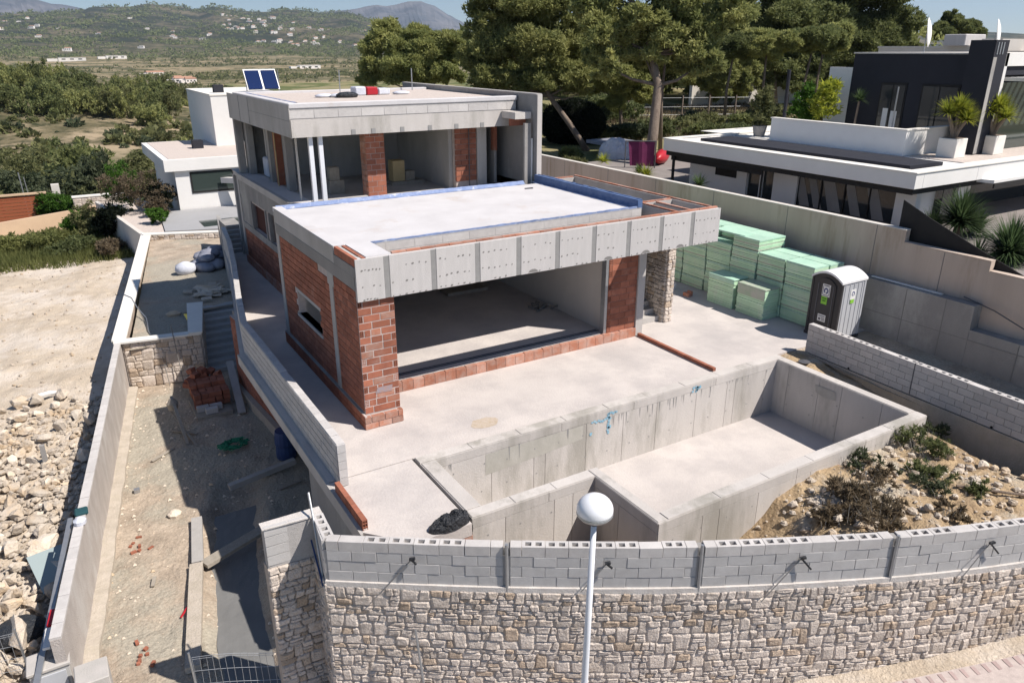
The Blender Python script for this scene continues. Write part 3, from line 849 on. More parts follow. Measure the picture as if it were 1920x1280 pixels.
# ---- side stair and stone wall right of the column
st = part('stair', MB(). box(16.07, 17.45, 18.75, 19.03, 0, .20), M['conc'], house)
for k in range(9):
    part('step', B(16.07, 17.45, 18.75 + .28 * k, 19.05 + .28 * k + (.0 if k < 8 else 1.5), .20 * k + (.004 if k else 0), .20 * (k + 1)), M['conc'], st) if k else None
part('stair_inner_wall', B(15.80, 16.06, 18.37, 24.0, 0, 3.88), M['conc'], house)
sw = part('stone_wall', B(17.50, 17.78, 18.56, 23.9, 0, 3.62), M['smortar'], house)
masonry(sw, (17.47, 23.9, 0), (0, -1, 0), (-1, 0, 0), 5.34, 0, 3.5, .12, .30, .1)
masonry(sw, (17.47, 18.53, 0), (1, 0, 0), (0, -1, 0), .34, 0, 3.42, .10, .24, .1, proud=.03)
# ---- lower roof terrace with its membranes
roof = part('lower_roof', MB().box(5.66, 15.55, 17.96, 23.74, 3.88, 4.30).box(8.5, 15.55, 23.745, 26.2, 3.60, 3.88), M['conc'], house)
part('roof_screed', MB().box(5.93, 15.40, 18.12, 23.62, 4.303, 4.335), M['roofw'], roof)
part('roof_edge', MB().box(5.645, 5.93, 17.95, 23.72, 4.303, 4.425), M['roofw'], roof)
def wavy(mb, a, b, w, z0, z1, n=50, j=.012, seed=1):
    """membrane strip along a-b, turned up at its outer side"""
    r = random.Random(seed); a = Vector(a); b = Vector(b); d = (b - a).normalized(); s = Vector((-d.y, d.x, 0))
    prof = [(0, z0), (w * .35, z0 + .01), (w * .55, (z0 + z1) / 2), (w * .8, z1), (w, z1 - .004), (w, z0 - .05)]
    vs = []
    for i in range(n + 1):
        p = a + (b - a) * (i / n)
        for (o, z) in prof:
            q = p + s * (o + r.uniform(-j, j)); vs.append((q.x, q.y, z + r.uniform(-j, j) * .6))
    k = len(prof)
    mb.add(vs, [(i * k + m, i * k + m + 1, (i + 1) * k + m + 1, (i + 1) * k + m) for i in range(n) for m in range(k - 1)])
    return mb
part('membrane_back', wavy(MB(), (5.75, 23.56, 0), (14.9, 23.62, 0), .2, 4.342, 4.45, 60, .014, 1), M['blue_m'], roof)
part('membrane_front', wavy(MB(), (15.5, 18.18, 0), (6.62, 18.12, 0), .18, 4.342, 4.41, 60, .014, 2), M['blue_m'], roof)
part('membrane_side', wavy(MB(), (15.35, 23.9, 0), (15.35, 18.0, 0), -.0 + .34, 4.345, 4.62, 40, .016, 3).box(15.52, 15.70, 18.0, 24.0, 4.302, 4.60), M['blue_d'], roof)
fb = part('front_block_face', B(6.62, 15.62, 17.935, 17.958, 3.90, 4.36), M['bmortar'], roof)
courses(fb, (6.62, 17.93, 0), (1, 0, 0), (0, -1, 0), 9.0, 3.92, 4.33, .82, .205, .02, ME['blockw'], joint=.01)
# ---- planter boxes on the right of the roof
pl = part('roof_planter', MB().box(17.28, 17.48, 16.67, 24.0, 3.37, 4.40).box(15.72, 15.84, 18.45, 24.0, 3.37, 4.38).box(15.85, 17.27, 18.35, 18.50, 3.38, 4.39)
          .box(15.86, 17.27, 18.51, 24.0, 3.36, 3.46).box(15.90, 16.06, 16.67, 18.34, 3.38, 4.38).box(16.50, 16.62, 16.67, 18.34, 3.385, 4.37).box(16.07, 16.49, 16.68, 18.34, 3.9, 3.98).box(15.73, 17.27, 23.85, 24.0, 3.38, 4.37), M['conc'], house)
def cap_line(a, b, w=.09, n=None):
    a = Vector(a); b = Vector(b); L = (b - a).length; n = n or max(1, int(L / .33)); d = (b - a).normalized()
    ang = math.atan2(d.y, d.x)
    for k in range(n):
        c = a + (b - a) * ((k + .5) / n)
        link('brick', ME['brickd'], pl, T3(c) @ Matrix.Rotation(ang, 4, 'Z') @ S3(L / n - .012, w, .045))
cap_line((17.38, 16.7, 4.425), (17.38, 24.0, 4.425)); cap_line((15.78, 18.45, 4.405), (15.78, 24.0, 4.405)); cap_line((15.88, 18.42, 4.415), (17.25, 18.42, 4.415))
cap_line((15.98, 16.7, 4.405), (15.98, 18.3, 4.405)); cap_line((16.56, 16.7, 4.395), (16.56, 18.3, 4.395)); cap_line((15.9, 23.93, 4.395), (17.25, 23.93, 4.395))
link('brick', ME['brick'], pl, T3((16.35, 23.3, 3.75)) @ Matrix.Rotation(.5, 4, 'Y') @ S3(.3, .25, .5))

# ---- rear part of the ground floor (set back on the left)
rw = part('rear_side_wall', MB().box(6.92, 7.15, 25.3, 28.40, 0, 3.86).box(6.92, 7.15, 29.66, 30.15, 0, 3.86).box(6.92, 7.15, 32.5, 34.6, 0, 3.86).box(6.92, 7.15, 28.40, 29.66, 0, 1.9).box(6.92, 7.15, 30.15, 32.5, 0, 1.9).box(6.92, 7.15, 28.40, 29.66, 3.05, 3.86).box(6.92, 7.15, 30.15, 32.5, 3.0, 3.86), M['mortar'], house)
c1 = courses(rw, (6.90, 34.6, 0), (0, -1, 0), (-1, 0, 0), 9.3, .35, 1.80, .40, .2, .08, ME['brick'])
courses(rw, (6.90, 28.38, 0), (0, -1, 0), (-1, 0, 0), 3.08, 1.8, 3.2, .40, .2, .08, ME['brick'])
part('concrete_band', MB().box(6.885, 6.93, 25.3, 34.62, 3.08, 3.74).box(6.875, 6.93, 28.3, 34.62, 1.62, 1.90), M['conc_d'], rw)
for (a_, b_) in ((30.1, 30.2), (32.45, 32.53), (28.36, 28.44), (29.62, 29.72)): part('window_jamb', B(6.86, 7.0, a_, b_, 1.9, 3.06), M['conc_d'], rw)
part('window_shade_sheet', MB().box(7.06, 7.12, 28.3, 32.6, 1.8, 3.1), mk('dark_maroon', (.07, .025, .02)), rw)  # added dark sheet, its colour stands in for the shaded interior
part('corner_render', B(6.905, 6.925, 32.53, 34.35, 1.9, 3.08), M['conc_d'], rw)
part('plinth', B(6.84, 6.90, 25.3, 34.5, 0, .35), M['brick_dusty'], rw)
part('corner_post', B(6.86, 7.1, 34.35, 34.64, 0, 3.9), M['conc'], rw)
part('rear_inner_floor', MB().box(7.15, 15.6, 27.2, 36, .02, .28), M['conc_d'], house)
part('rear_outer_walls', MB().box(7.0, 15.6, 36.0, 36.2, 0, 3.9).box(15.6, 15.8, 23.9, 36.2, 0, 4.2), M['conc'], house)
# ---- first floor
fl = part('first_floor_slab', MB().box(6.85, 7.0, 25.3, 34.6, 3.74, 3.99).box(7.0, 15.6, 26.2, 36.2, 3.72, 3.92).box(8.5, 15.6, 23.75, 26.2, 3.885, 3.90).box(7.0, 8.5, 25.3, 26.2, 3.72, 3.90), M['conc'], house)
part('ledge_screed', B(7.0, 7.72, 25.32, 34.5, 3.925, 3.95), M['roofw'], fl)
# upper roof box
ur = part('upper_roof', MB().box(6.92, 15.50, 25.33, 34.6, 6.30, 7.20), M['conc'], house)
part('fascia_front', MB().box(6.9, 15.51, 25.305, 25.33, 6.285, 6.86), M['conc_pool'], ur)
for k in range(8):
    x = 7.0 + 1.07 * k + (1.6 if k > 0 else 1.95)
    if x < 15: part('joint_strip', B(x, x + .15, 25.29, 25.305, 6.29, 6.46), M['joint'], ur)
part('fascia_ledge', B(6.89, 15.53, 25.28, 25.33, 6.86, 7.0), M['white'], ur) if False else None
fu = part('fascia_blocks_body', B(6.9, 15.51, 25.32, 25.33, 6.86, 7.30), M['bmortar'], ur)
courses(fu, (6.9, 25.305, 0), (1, 0, 0), (0, -1, 0), 8.6, 6.88, 7.14, .82, .26, .02, ME['blockw'], joint=.012)
part('fascia_side', MB().box(6.895, 6.92, 25.305, 34.6, 6.28, 7.30), M['conc'], ur)
part('fascia_side_joints', MB().box(6.888, 6.896, 30.9, 31.0, 6.3, 7.28).box(6.888, 6.896, 32.5, 32.58, 6.3, 7.28).box(6.89, 6.896, 25.4, 30.9, 6.80, 6.815), M['joint'], ur)
ue = MB()
for (a, b, c, d) in ((6.9, 15.55, 25.29, 25.62), (6.9, 7.22, 25.62, 33.2), (6.9, 15.5, 33.2, 33.5)):
    ue.box(a, b, c, d, 7.20, 7.36)
part('roof_upstand', ue, M['roofw'], ur, bevel=.02)
part('roof_gravel', B(7.22, 15.5, 25.62, 33.2, 7.20, 7.27), M['gravel'], ur)
part('membrane', wavy(MB(), (7.62, 26.0, 0), (7.62, 33.0, 0), .3, 7.28, 7.35, 30, .01, 5), M['blue_m'], ur)
tw = part('party_wall', MB().box(15.60, 15.79, 23.98, 36.2, 3.0, 7.45), M['conc_d'], house)
part('wall_end', B(15.595, 15.80, 23.95, 23.98, 4.1, 7.46), M['conc_pool'], tw)  # paler facing: sunlit end against shaded side, put into the colour
part('wall_cap', B(15.58, 15.81, 24.0, 36.2, 7.45, 7.49), M['conc'], tw)
part('lintel_stub', B(14.85, 15.55, 24.3, 25.28, 6.60, 6.84), M['conc_pool'], house)
part('brick_fill', B(14.85, 15.5, 24.6, 24.75, 6.35, 6.60), M['brick'], house)
part('grey_panel', MB().box(15.22, 15.50, 24.22, 24.34, 3.95, 6.45), M['conc_d'], house)
part('white_trim', MB().box(15.50, 15.56, 24.2, 24.3, 3.95, 5.9), M['white'], house)
part('brick_jamb', B(14.98, 15.12, 26.1, 26.35, 5.3, 6.28), M['brick'], house)
part('inner_return_wall', MB().box(15.05, 15.15, 26.2, 33.0, 3.92, 6.28), M['conc_d'], house)
# upper facade: columns, brick piers, white posts
bp_ = part('brick_pier', B(9.77, 10.45, 26.21, 26.75, 3.9, 6.29), M['mortar'], house)
courses(bp_, (9.75, 26.2, 0), (1, 0, 0), (0, -1, 0), .72, 3.92, 6.28, .36, .2, .1, ME['brick'])
courses(bp_, (9.74, 26.75, 0), (0, -1, 0), (-1, 0, 0), .54, 3.92, 6.28, .36, .2, .1, ME['brickd'])
br2 = part('brick_wall', B(13.36, 14.25, 26.23, 26.5, 3.9, 6.29), M['mortar'], house)
courses(br2, (13.35, 26.2, 0), (1, 0, 0), (0, -1, 0), .90, 4.2, 6.2, .45, .2, .1, ME['brick'])
part('dark_rod', MB().tube([(13.9, 26.15, 3.95), (13.9, 26.15, 6.25)], .018), M['lampdark'], br2)
part('concrete_column', B(14.27, 14.67, 26.15, 26.5, 3.9, 6.9), M['conc_pool'], house)
part('column_cap_beam', B(9.77, 14.27, 26.2, 26.5, 6.18, 6.29), M['conc'], house)
part('steel_post', B(7.50, 7.64, 25.48, 25.62, 3.98, 6.285), M['lampwhite'], house)
part('steel_post', B(7.84, 7.98, 25.48, 25.62, 3.98, 6.285), M['lampwhite'], house)
part('steel_post', B(7.44, 7.50, 26.9, 26.96, 3.94, 6.285), M['offwhite'], house)
part('rear_column', B(7.35, 7.62, 33.9, 34.5, 3.94, 6.285), M['conc_d'], house)
part('side_column', B(7.62, 7.85, 31.4, 31.75, 3.94, 6.285), M['conc_d'], house)
part('side_column', B(7.62, 7.9, 28.9, 29.3, 3.94, 6.285), M['conc_d'], house)
sb = part('side_brick_jamb', B(7.65, 7.9, 30.45, 30.8, 3.95, 6.285), M['brick'], house)
part('copper_pipe', MB().tube([(7.58, 30.3, 3.95), (7.58, 30.3, 6.25)], .025), M['wood_y'], house)
part('side_panel_wall', B(7.7, 7.82, 26.6, 28.6, 3.95, 5.2), M['conc_d'], house) if False else None
part('inner_walls', MB().box(10.3, 13.4, 31.5, 31.7, 3.92, 6.29).box(13.2, 13.35, 26.5, 31.5, 3.92, 6.29).box(7.9, 10.3, 33.0, 33.2, 3.92, 6.29).box(10.2, 10.3, 31.5, 33.2, 3.92, 6.29), M['conc'], house)
part('inner_walls_rear', MB().box(13.35, 15.6, 32.0, 32.2, 3.92, 6.29).box(7.0, 7.3, 34.3, 34.6, 3.95, 6.29).box(7.6, 15.6, 34.4, 34.6, 3.92, 6.29), M['conc_d'], house)
part('sill', B(7.64, 9.7, 26.15, 26.3, 3.93, 4.02), M['conc'], house)
part('leaning_plank', MB().bar((14.85, 28.2, 4.6), (15.1, 26.3, 4.25), .05, .38).bar((14.4, 28.5, 5.1), (14.9, 28.0, 4.3), .04, .2), M['wood'], house)
# loose things standing in the upper rooms
solo('crate', B(8.75, 9.35, 27.6, 28.1, 3.92, 4.42).box(8.82, 9.2, 27.65, 28.0, 4.42, 4.9), M['wood'], 'stack of two plywood boxes standing inside the upper room left of the brick pier', 'box', bevel=.02)
t_ = thing('pallet_with_blocks', 'wooden pallet carrying pale packs in the middle upper room', 'pallet', (12.2, 28.6, 3.92))
part('pallet', MB().box(11.5, 12.9, 28.2, 29.2, 3.95, 4.05).box(11.5, 12.9, 28.2, 28.35, 3.92, 3.95).box(11.5, 12.9, 29.05, 29.2, 3.92, 3.95), M['wood'], t_)
part('pack', B(11.65, 12.15, 28.4, 28.9, 4.05, 4.85), M['wood_y'], t_); part('pack', B(12.2, 12.6, 28.45, 28.9, 4.05, 4.4), M['wood'], t_)
solo('water_tank', MB().box(7.75, 8.25, 32.6, 33.3, 3.95, 4.75), M['bag'], 'white plastic tank beside the rear column of the upper floor', 'tank', bevel=.05)
solo('pallet', MB().box(11.9, 13.6, 24.3, 25.0, .30, .38).box(11.9, 13.6, 24.3, 24.4, .38, .42), M['wood'], 'dark low pallet lying at the back of the ground floor room', 'pallet')
def heap(cx, cy, cz, n, s, seed):
    r = random.Random(seed); m = MB()
    for k in range(n):
        x, y = cx + r.gauss(0, s), cy + r.gauss(0, s); h = r.uniform(.05, .16)
        m.bar((x, y, cz + .02), (x + r.uniform(-.3, .3), y + r.uniform(-.3, .3), cz + h), .08, .05)
    return m
solo('scrap_heap', heap(14.1, 21.2, .33, 14, .16, 4), M['twig'], 'small heap of scrap against the right wall of the ground floor room', 'scrap')
# things on the top roof
solo('cement_bag', MB().lathe([(0.01, 0), (.34, .02), (.38, .14), (.25, .24), (.02, .27)], (0, 0, 0), 10), M['bag_k'], 'black sack lying on the upper roof beside the white bags', 'bag', smooth=True).matrix_basis = T3((10.2, 29.0, 7.27)) @ S3(1.2, .7, .8)
t_ = thing('roll_pallet', 'red and white packs wrapped on the upper roof', 'packs', (11.2, 30.2, 7.27))
part('pack', B(10.9, 11.35, 30.0, 30.6, 7.27, 7.6), M['bag'], t_, bevel=.04); part('pack', B(11.38, 11.85, 30.0, 30.6, 7.27, 7.58), M['red'], t_, bevel=.04); part('pack', B(11.9, 12.4, 30.05, 30.6, 7.27, 7.52), M['bag'], t_, bevel=.04)
for (x, y, l) in ((9.5, 29.6, 'small crumpled pale bag left on the upper roof'), (10.0, 29.4, 'white bag crumpled next to the black sack on the upper roof'), (12.9, 30.1, 'pale plastic sheet spread beside the red packs')):
    o = solo('bag', MB().lathe([(0.01, 0), (.26, .02), (.3, .1), (.16, .18), (.02, .2)], (0, 0, 0), 9), M['bag'], l, 'bag', smooth=True); o.matrix_basis = T3((x, y, 7.27)) @ S3(1.3, .9, .7)
solo('steel_pole', MB().tube([(10.78, 31.5, 7.2), (10.8, 31.5, 8.2)], .022), M['metal'], 'left of the two thin steel poles on the upper roof', 'pole')
solo('steel_pole', MB().tube([(14.6, 32.8, 7.2), (14.6, 32.8, 8.2)], .025), M['metal'], 'right of the two thin steel poles on the upper roof', 'pole')
solo('scrap_wood', MB().bar((14.35, 22.8, 4.35), (14.65, 22.75, 4.36), .07, .04), M['lampdark'], 'short dark offcut lying on the white lower roof', 'offcut')

# ================================================================== terrace, parapet, low walls
terr_pts = [(3.97, 14.46), (6.02, 14.46), (6.02, 14.42), (18.32, 14.42), (23.2, 14.42), (23.2, 36.5), (6.25, 36.5), (5.95, 34.5), (5.23, 30.2), (4.5, 26.2), (4.0, 23.3)]
terr2 = MB().prism(terr_pts, -.3, 0)
struct('terrace', terr2, M['terrace'])
struct('terrace_front', MB().prism([(3.97, 14.44), (3.97, 12.3), (4.75, 11.45), (5.98, 11.45), (5.98, 14.44)], -.3, -.012), M['terrace'])
def ray_h(x, y): return 0
# floor stain ring and brick kerb
solo('brick_kerb', B(15.79, 15.91, 14.46, 18.0, 0, .02), M['mortar'], 'low line of red bricks on the terrace running from the house corner to the pool', 'kerb')
ker = bpy.data.objects['brick_kerb']
for k in range(11):
    link('brick', ME['brick'], ker, T3((15.85, 14.62 + .318 * k, .06)) @ S3(.11, .306, .12))
solo('sand_patch', MB().add([(8.35 + .40 * math.cos(t * .52) * (1 + .12 * math.sin(t * 2.1)), 15.15 + .27 * math.sin(t * .52) * (1 + .1 * math.cos(t * 3)), .004) for t in range(12)] , [tuple(range(12))]), mk('sand_patch_m', (.42, .34, .25), (.50, .43, .36), scale=9, fine=.15, fscale=60), 'round patch of dried sand on the terrace before the brick pier', 'sand patch')
# left parapet of grey blocks
par = thing('block_parapet', 'low wall of grey blocks along the left edge of the terrace', 'wall', (4.2, 19, 0))
PP = [(4.13, 14.18), (4.15, 23.3), (4.62, 26.2), (5.35, 30.2), (6.05, 34.5), (6.42, 37.6)]
core = MB()
for (a, b) in zip(PP, PP[1:]):
    d = Vector((b[0] - a[0], b[1] - a[1], 0)).normalized(); nrm = Vector((d.y, -d.x, 0))
    q = [(a[0] + .012, a[1]), (b[0] + .012, b[1]), (b[0] + nrm.x * .19, b[1] + nrm.y * .19), (a[0] + nrm.x * .19, a[1] + nrm.y * .19)]
    core.prism(q, -.0, .97)
pc = part('core', core, M['bmortar'], par)
for i, (a, b) in enumerate(zip(PP, PP[1:])):
    d = Vector((b[0] - a[0], b[1] - a[1], 0)); L = d.length; d.normalize()
    zt = 1.03
    courses(pc, (b[0], b[1], 0), -d, (-d.y, d.x, 0), L, 0, zt, .42, .206, .1, ME['block'], name='block', cap=150)
    # top course blocks as seen from above
    n = max(1, round(L / .42))
    for k in range(n):
        t = (k + .5) / n; c = Vector((a[0], a[1], 0)) + (Vector((b[0], b[1], 0)) - Vector((a[0], a[1], 0))) * t
        step = .04 if (i == 0 and k > 8) else 0
        link('block', ME['blockw'], pc, T3((c.x + d.y * .11, c.y - d.x * .11, 1.0 + rnd.uniform(0, .008) - (.03 if i == 0 and 9 < k < 11 else 0))) @ Matrix.Rotation(math.atan2(d.y, d.x), 4, 'Z') @ S3(L / n - .012, .185, .08))
for k in range(5):
    link('block', ME['block'], pc, T3((4.235, 14.16, .103 + .206 * k)) @ S3(.19, .05, .196))
# slab edge and the lower front part of brick
solo('slab_edge', MB().prism([(3.93, 23.3), (3.90, 12.25), (3.966, 12.3), (3.996, 23.3)], -.34, -.012), M['conc'], 'pale concrete slab edge under the block parapet', 'slab edge')
be = solo('brick_edging', B(4.0, 4.08, 12.35, 14.1, -.01, .02), M['mortar'], 'row of upright red bricks at the terrace edge in front of the parapet end', 'brick row')
for k in range(5):
    link('brick', ME['brick_end'] if k == 0 else ME['brick'], be, T3((4.04, 12.52 + .34 * k, .10)) @ S3(.11, .33, .24))
# basement walls below the terrace on the left
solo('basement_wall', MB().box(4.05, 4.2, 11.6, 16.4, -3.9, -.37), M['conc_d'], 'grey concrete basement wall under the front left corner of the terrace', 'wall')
bw = solo('basement_brick_wall', MB().prism([(4.72, 28.4), (4.95, 28.4), (5.35, 23.6), (5.12, 23.6)], -3.6, -.37), M['mortar'], 'red brick basement wall in the shade under the parapet', 'wall')
courses(bw, (4.71, 28.4, 0), (.40, -4.8, 0), (-4.8, -.40, 0), 4.8, -3.15, -.38, .34, .2, .08, ME['brick'])
solo('basement_footing', MB().prism([(4.5, 28.4), (4.70, 28.4), (5.11, 23.5), (4.92, 23.5)], -3.8, -3.12), M['footing'], 'rough concrete footing under the brick basement wall', 'footing')
solo('basement_front_wall', MB().prism([(3.97, 12.28), (4.04, 12.28), (4.8, 11.5), (4.76, 11.45)], -3.9, -.30).box(4.8, 6.0, 11.46, 11.6, -3.9, -.31), M['brick_dusty'], 'dusty red basement wall below the terrace nose', 'wall')
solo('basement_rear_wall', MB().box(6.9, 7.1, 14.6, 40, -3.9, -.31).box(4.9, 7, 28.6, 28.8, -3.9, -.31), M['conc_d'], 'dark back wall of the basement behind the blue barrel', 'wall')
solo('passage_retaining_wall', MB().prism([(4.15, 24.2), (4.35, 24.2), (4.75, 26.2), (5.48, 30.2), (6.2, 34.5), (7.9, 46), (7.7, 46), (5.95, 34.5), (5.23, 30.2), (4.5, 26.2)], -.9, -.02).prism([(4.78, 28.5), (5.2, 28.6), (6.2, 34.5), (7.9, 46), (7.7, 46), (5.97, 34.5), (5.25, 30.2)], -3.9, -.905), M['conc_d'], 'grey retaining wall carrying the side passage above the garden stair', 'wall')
# ================================================================== swimming pool
pool = thing('swimming_pool', 'empty L-shaped concrete swimming pool shell with bare floor', 'pool', (12, 12, -1.7))
PD = -1.72
shell = MB()
t = .24
shell.box(6.03, 18.45, 14.07, 14.40, PD - .1, .035)              # back
shell.box(18.13, 18.45, 9.42, 14.07, PD - .1, .035)             # right
shell.box(9.18, 18.13, 9.42, 9.72, PD - .6, .035)               # front right
shell.box(9.18, 9.44, 9.72, 11.55, PD - .6, .03501)              # notch
shell.box(6.03, 9.44, 11.551, 11.85, PD - .6, .03502)            # front left
shell.box(6.03, 6.42, 11.85, 14.07, PD - .1, .03503)             # left
ps = part('shell', shell, M['conc_pool'], pool)
part('floor', MB().box(6.42, 9.45, 11.85, 14.07, PD - .1, PD).box(9.44, 18.13, 9.72, 14.07, PD - .1, PD + .002), M['terrace'], pool)
def facing(o, u, n, L, z0, z1, ws, parent=ps):
    F = frame(o, u, n); x = 0; i = 0
    while x < L - .05:
        w = min(ws[i % len(ws)], L - x)
        if L - x - w < .25: w = L - x
        me = ME.get('pp') or ME.setdefault('pp', bevel_box('panel', M['conc_pool'], .004))
        link('panel', me, parent, F @ T3((x + w / 2, .01 - .012, (z0 + z1) / 2)) @ S3(w - .014, .02, z1 - z0))
        x += w; i += 1
zb = -.20
facing((6.42, 14.07, 0), (1, 0, 0), (0, -1, 0), 11.71, PD, zb - .01, [1.5, 1.25, .35, 1.3, 1.25, 1.2])
facing((6.42, 14.07, 0), (1, 0, 0), (0, -1, 0), 11.71, zb, .02, [3.6, 2.4, 3.1])
facing((18.13, 14.07, 0), (0, -1, 0), (-1, 0, 0), 4.35, PD, .02, [.5, 1.1, .75, 1.25])
facing((9.18, 9.42, 0), (1, 0, 0), (0, -1, 0), 9.2, PD, -.22, [1.25, .5, 1.2])
facing((9.18, 9.42, 0), (1, 0, 0), (0, -1, 0), 9.2, -.21, .02, [4.2, 2.5])
facing((6.03, 11.55, 0), (1, 0, 0), (0, -1, 0), 3.15, PD, -.22, [.8, 1.25, .5])
facing((6.03, 11.55, 0), (1, 0, 0), (0, -1, 0), 3.15, -.21, .02, [1.9, 2.5])
facing((9.18, 11.55, 0), (0, -1, 0), (-1, 0, 0), 2.13, PD, -.22, [.9, 1.3])
facing((9.18, 11.55, 0), (0, -1, 0), (-1, 0, 0), 2.13, -.21, .02, [3])
# pour joints on the coping
def coping(x0, x1, y0, y1, n, along):
    for k in range(n):
        if along == 'x': a = x0 + (x1 - x0) * k / n; b = x0 + (x1 - x0) * (k + 1) / n; q = (a + .004, b - .004, y0, y1)
        else: a = y0 + (y1 - y0) * k / n; b = y0 + (y1 - y0) * (k + 1) / n; q = (x0, x1, a + .004, b - .004)
        part('coping', MB().box(*q, .036, .052 + rnd.uniform(-.003, .003)), M['conc_pool'], ps, bevel=.008)
coping(6.03, 18.45, 14.08, 14.38, 9, 'x'); coping(18.15, 18.43, 9.75, 14.06, 2, 'y'); coping(9.45, 18.44, 9.43, 9.70, 6, 'x')
coping(6.04, 9.18, 11.56, 11.83, 3, 'x'); coping(9.20, 9.43, 9.45, 11.83, 1, 'y'); coping(6.05, 6.40, 11.85, 14.06, 1, 'y')
part('dark_joint', MB().box(5.985, 6.028, 11.5, 14.40, -.25, -.10), M['dark'], pool)
# blue spray paint on the back wall
sp = MB(); r = random.Random(12)
def blot(x, z, s):
    n = 9; sp.add([(x + s * r.uniform(.5, 1.2) * math.cos(2 * math.pi * k / n), 14.046, z + s * r.uniform(.5, 1.2) * math.sin(2 * math.pi * k / n)) for k in range(n)], [tuple(range(n))])
for k in range(9): blot(11.0 + .07 * k, -.22 + r.uniform(-.04, .04), .045)
for k in range(9): blot(11.57 + r.uniform(-.05, .05), -.1 - .07 * k, .05)
blot(10.96, -.55, .06); blot(11.6, -.5, .07)
for k in range(6): blot(11.55 + .05 * k, -.10 + r.uniform(-.03, .03), .04)
for k in range(8): blot(14.72 + r.uniform(-.16, .16), -.13 + r.uniform(-.08, .06), .055)
tag(part('spray_mark', sp, M['spray'], pool), kind='stuff')

# darker repaired areas, tie holes and drips on the pool walls
part('patched_area', MB().add([(7.75, 14.055, -.22), (10.7, 14.055, -.22), (10.7, 14.055, -.62), (9.4, 14.055, -.72), (7.75, 14.055, -.80)], [(0, 1, 2, 3, 4)]), mk('damp_concrete', (.37, .355, .31), (.46, .44, .395), scale=2.2, stretch=(1, 1, .5), fine=.1), ps)
part('patched_area', MB().add([(18.104, 12.6, -.22), (18.104, 11.9, -.20), (18.104, 11.85, -.46), (18.104, 12.2, -.52), (18.104, 12.55, -.44)], [(0, 1, 2, 3, 4)]), mk('repair_mortar', (.33, .315, .29), (.40, .385, .36), scale=4), ps)
th_ = MB(); r = random.Random(71)
def hole(x, y, z, ax):
    s_ = .022; q = [(s_ * math.cos(k * 1.047), s_ * math.sin(k * 1.047)) for k in range(6)]
    th_.add([((x + a_, y, z + b_) if ax == 'y' else (x, y + a_, z + b_)) for a_, b_ in q], [tuple(range(6)) if ax == 'y' else tuple(range(6))[::-1]])
for k in range(15):
    for z in (-.5, -1.2): hole(6.9 + .77 * k + r.uniform(-.08, .08), 14.052, z + r.uniform(-.04, .04), 'y')
for k in range(11):
    for z in (-.5,): hole(9.6 + .8 * k + r.uniform(-.08, .08), 9.405, z, 'y')
for k in range(4): hole(6.4 + .8 * k, 11.532, -.5, 'y')
for k in range(5):
    for z in (-.6, -1.25): hole(18.108, 10.1 + .85 * k, z, 'x')
for k in range(34):   # drips below the coping line
    x = r.uniform(6.6, 17.9); l = r.uniform(.1, .5); w_ = r.uniform(.006, .02)
    th_.add([(x - w_, 14.051, -.2), (x + w_, 14.051, -.2), (x + w_ * .3, 14.051, -.2 - l)], [(0, 2, 1)])
tag(part('tie_hole', th_, M['joint'], pool), kind='stuff')

# ================================================================== left boundary wall, planter, stair
def quadwall(pts, z0, zts, w, side=-1):
    """thin wall along pts; inner face on pts, thickness to the side"""
    m = MB()
    for i in range(len(pts) - 1):
        a, b = Vector((*pts[i], 0)), Vector((*pts[i + 1], 0)); d = (b - a).normalized(); n = Vector((-d.y, d.x, 0)) * w * (1 if side < 0 else -1)
        m.prism([(a.x, a.y), (b.x, b.y), (b.x + n.x, b.y + n.y), (a.x + n.x, a.y + n.y)], z0, [zts[i], zts[i + 1], zts[i + 1], zts[i]])
    return m
bw_pts = [(-1.585, 14.6), (1.02, 30.83)]  # wall, planter and corridor coordinates scaled about the camera onto the lower ground
# prism reverses the point order when needed, so keep the top sloping by building it in short level steps
def topz(y): return lerp([(14.6, -1.80), (31, -1.50)], y)
M['blade'] = mk('streaked_block', (.50, .455, .42), (.40, .36, .33), scale=2.2, bump=.5, bscale=30, stretch=(1, 1, .5), fine=.08, c3=(.52, .49, .46), s3=1.2, t3=(.5, .62))
lwall = thing('boundary_wall', 'long rendered block wall between the corridor and the vacant lot', 'wall', (-.3, 22.7, -3.5))
m = MB(); N = 38
dv = Vector((bw_pts[1][0] - bw_pts[0][0], bw_pts[1][1] - bw_pts[0][1], 0)); L = dv.length; dv.normalize(); nv = Vector((-dv.y, dv.x, 0))
vs = []
for i in range(N + 1):
    p = Vector((*bw_pts[0], 0)) + dv * (L * i / N); z = topz(p.y) - .05
    for (o, zz) in ((0, -4.2), (0, z), (.2, z), (.2, -4.2)):
        q = p + nv * o; vs.append((q.x, q.y, zz))
m.add(vs, [(i * 4 + k, i * 4 + (k + 1) % 4, (i + 1) * 4 + (k + 1) % 4, (i + 1) * 4 + k) for i in range(N) for k in range(4)] + [(0, 3, 2, 1), (N * 4, N * 4 + 1, N * 4 + 2, N * 4 + 3)])
lwb = part('wall_body', m, M['blade'], lwall)
ang = math.atan2(dv.y, dv.x)
for i in range(N):
    p = Vector((*bw_pts[0], 0)) + dv * (L * (i + .5) / N); q = p + nv * .1
    sl = math.atan2(topz(p.y + .2) - topz(p.y - .2), .4)
    link('block', ME['blockw'], lwb, T3((q.x, q.y, topz(p.y) - .03 + rnd.uniform(-.004, .004))) @ Matrix.Rotation(ang, 4, 'Z') @ Matrix.Rotation(-sl, 4, 'Y') @ S3(L / N - .01, .215, .07))
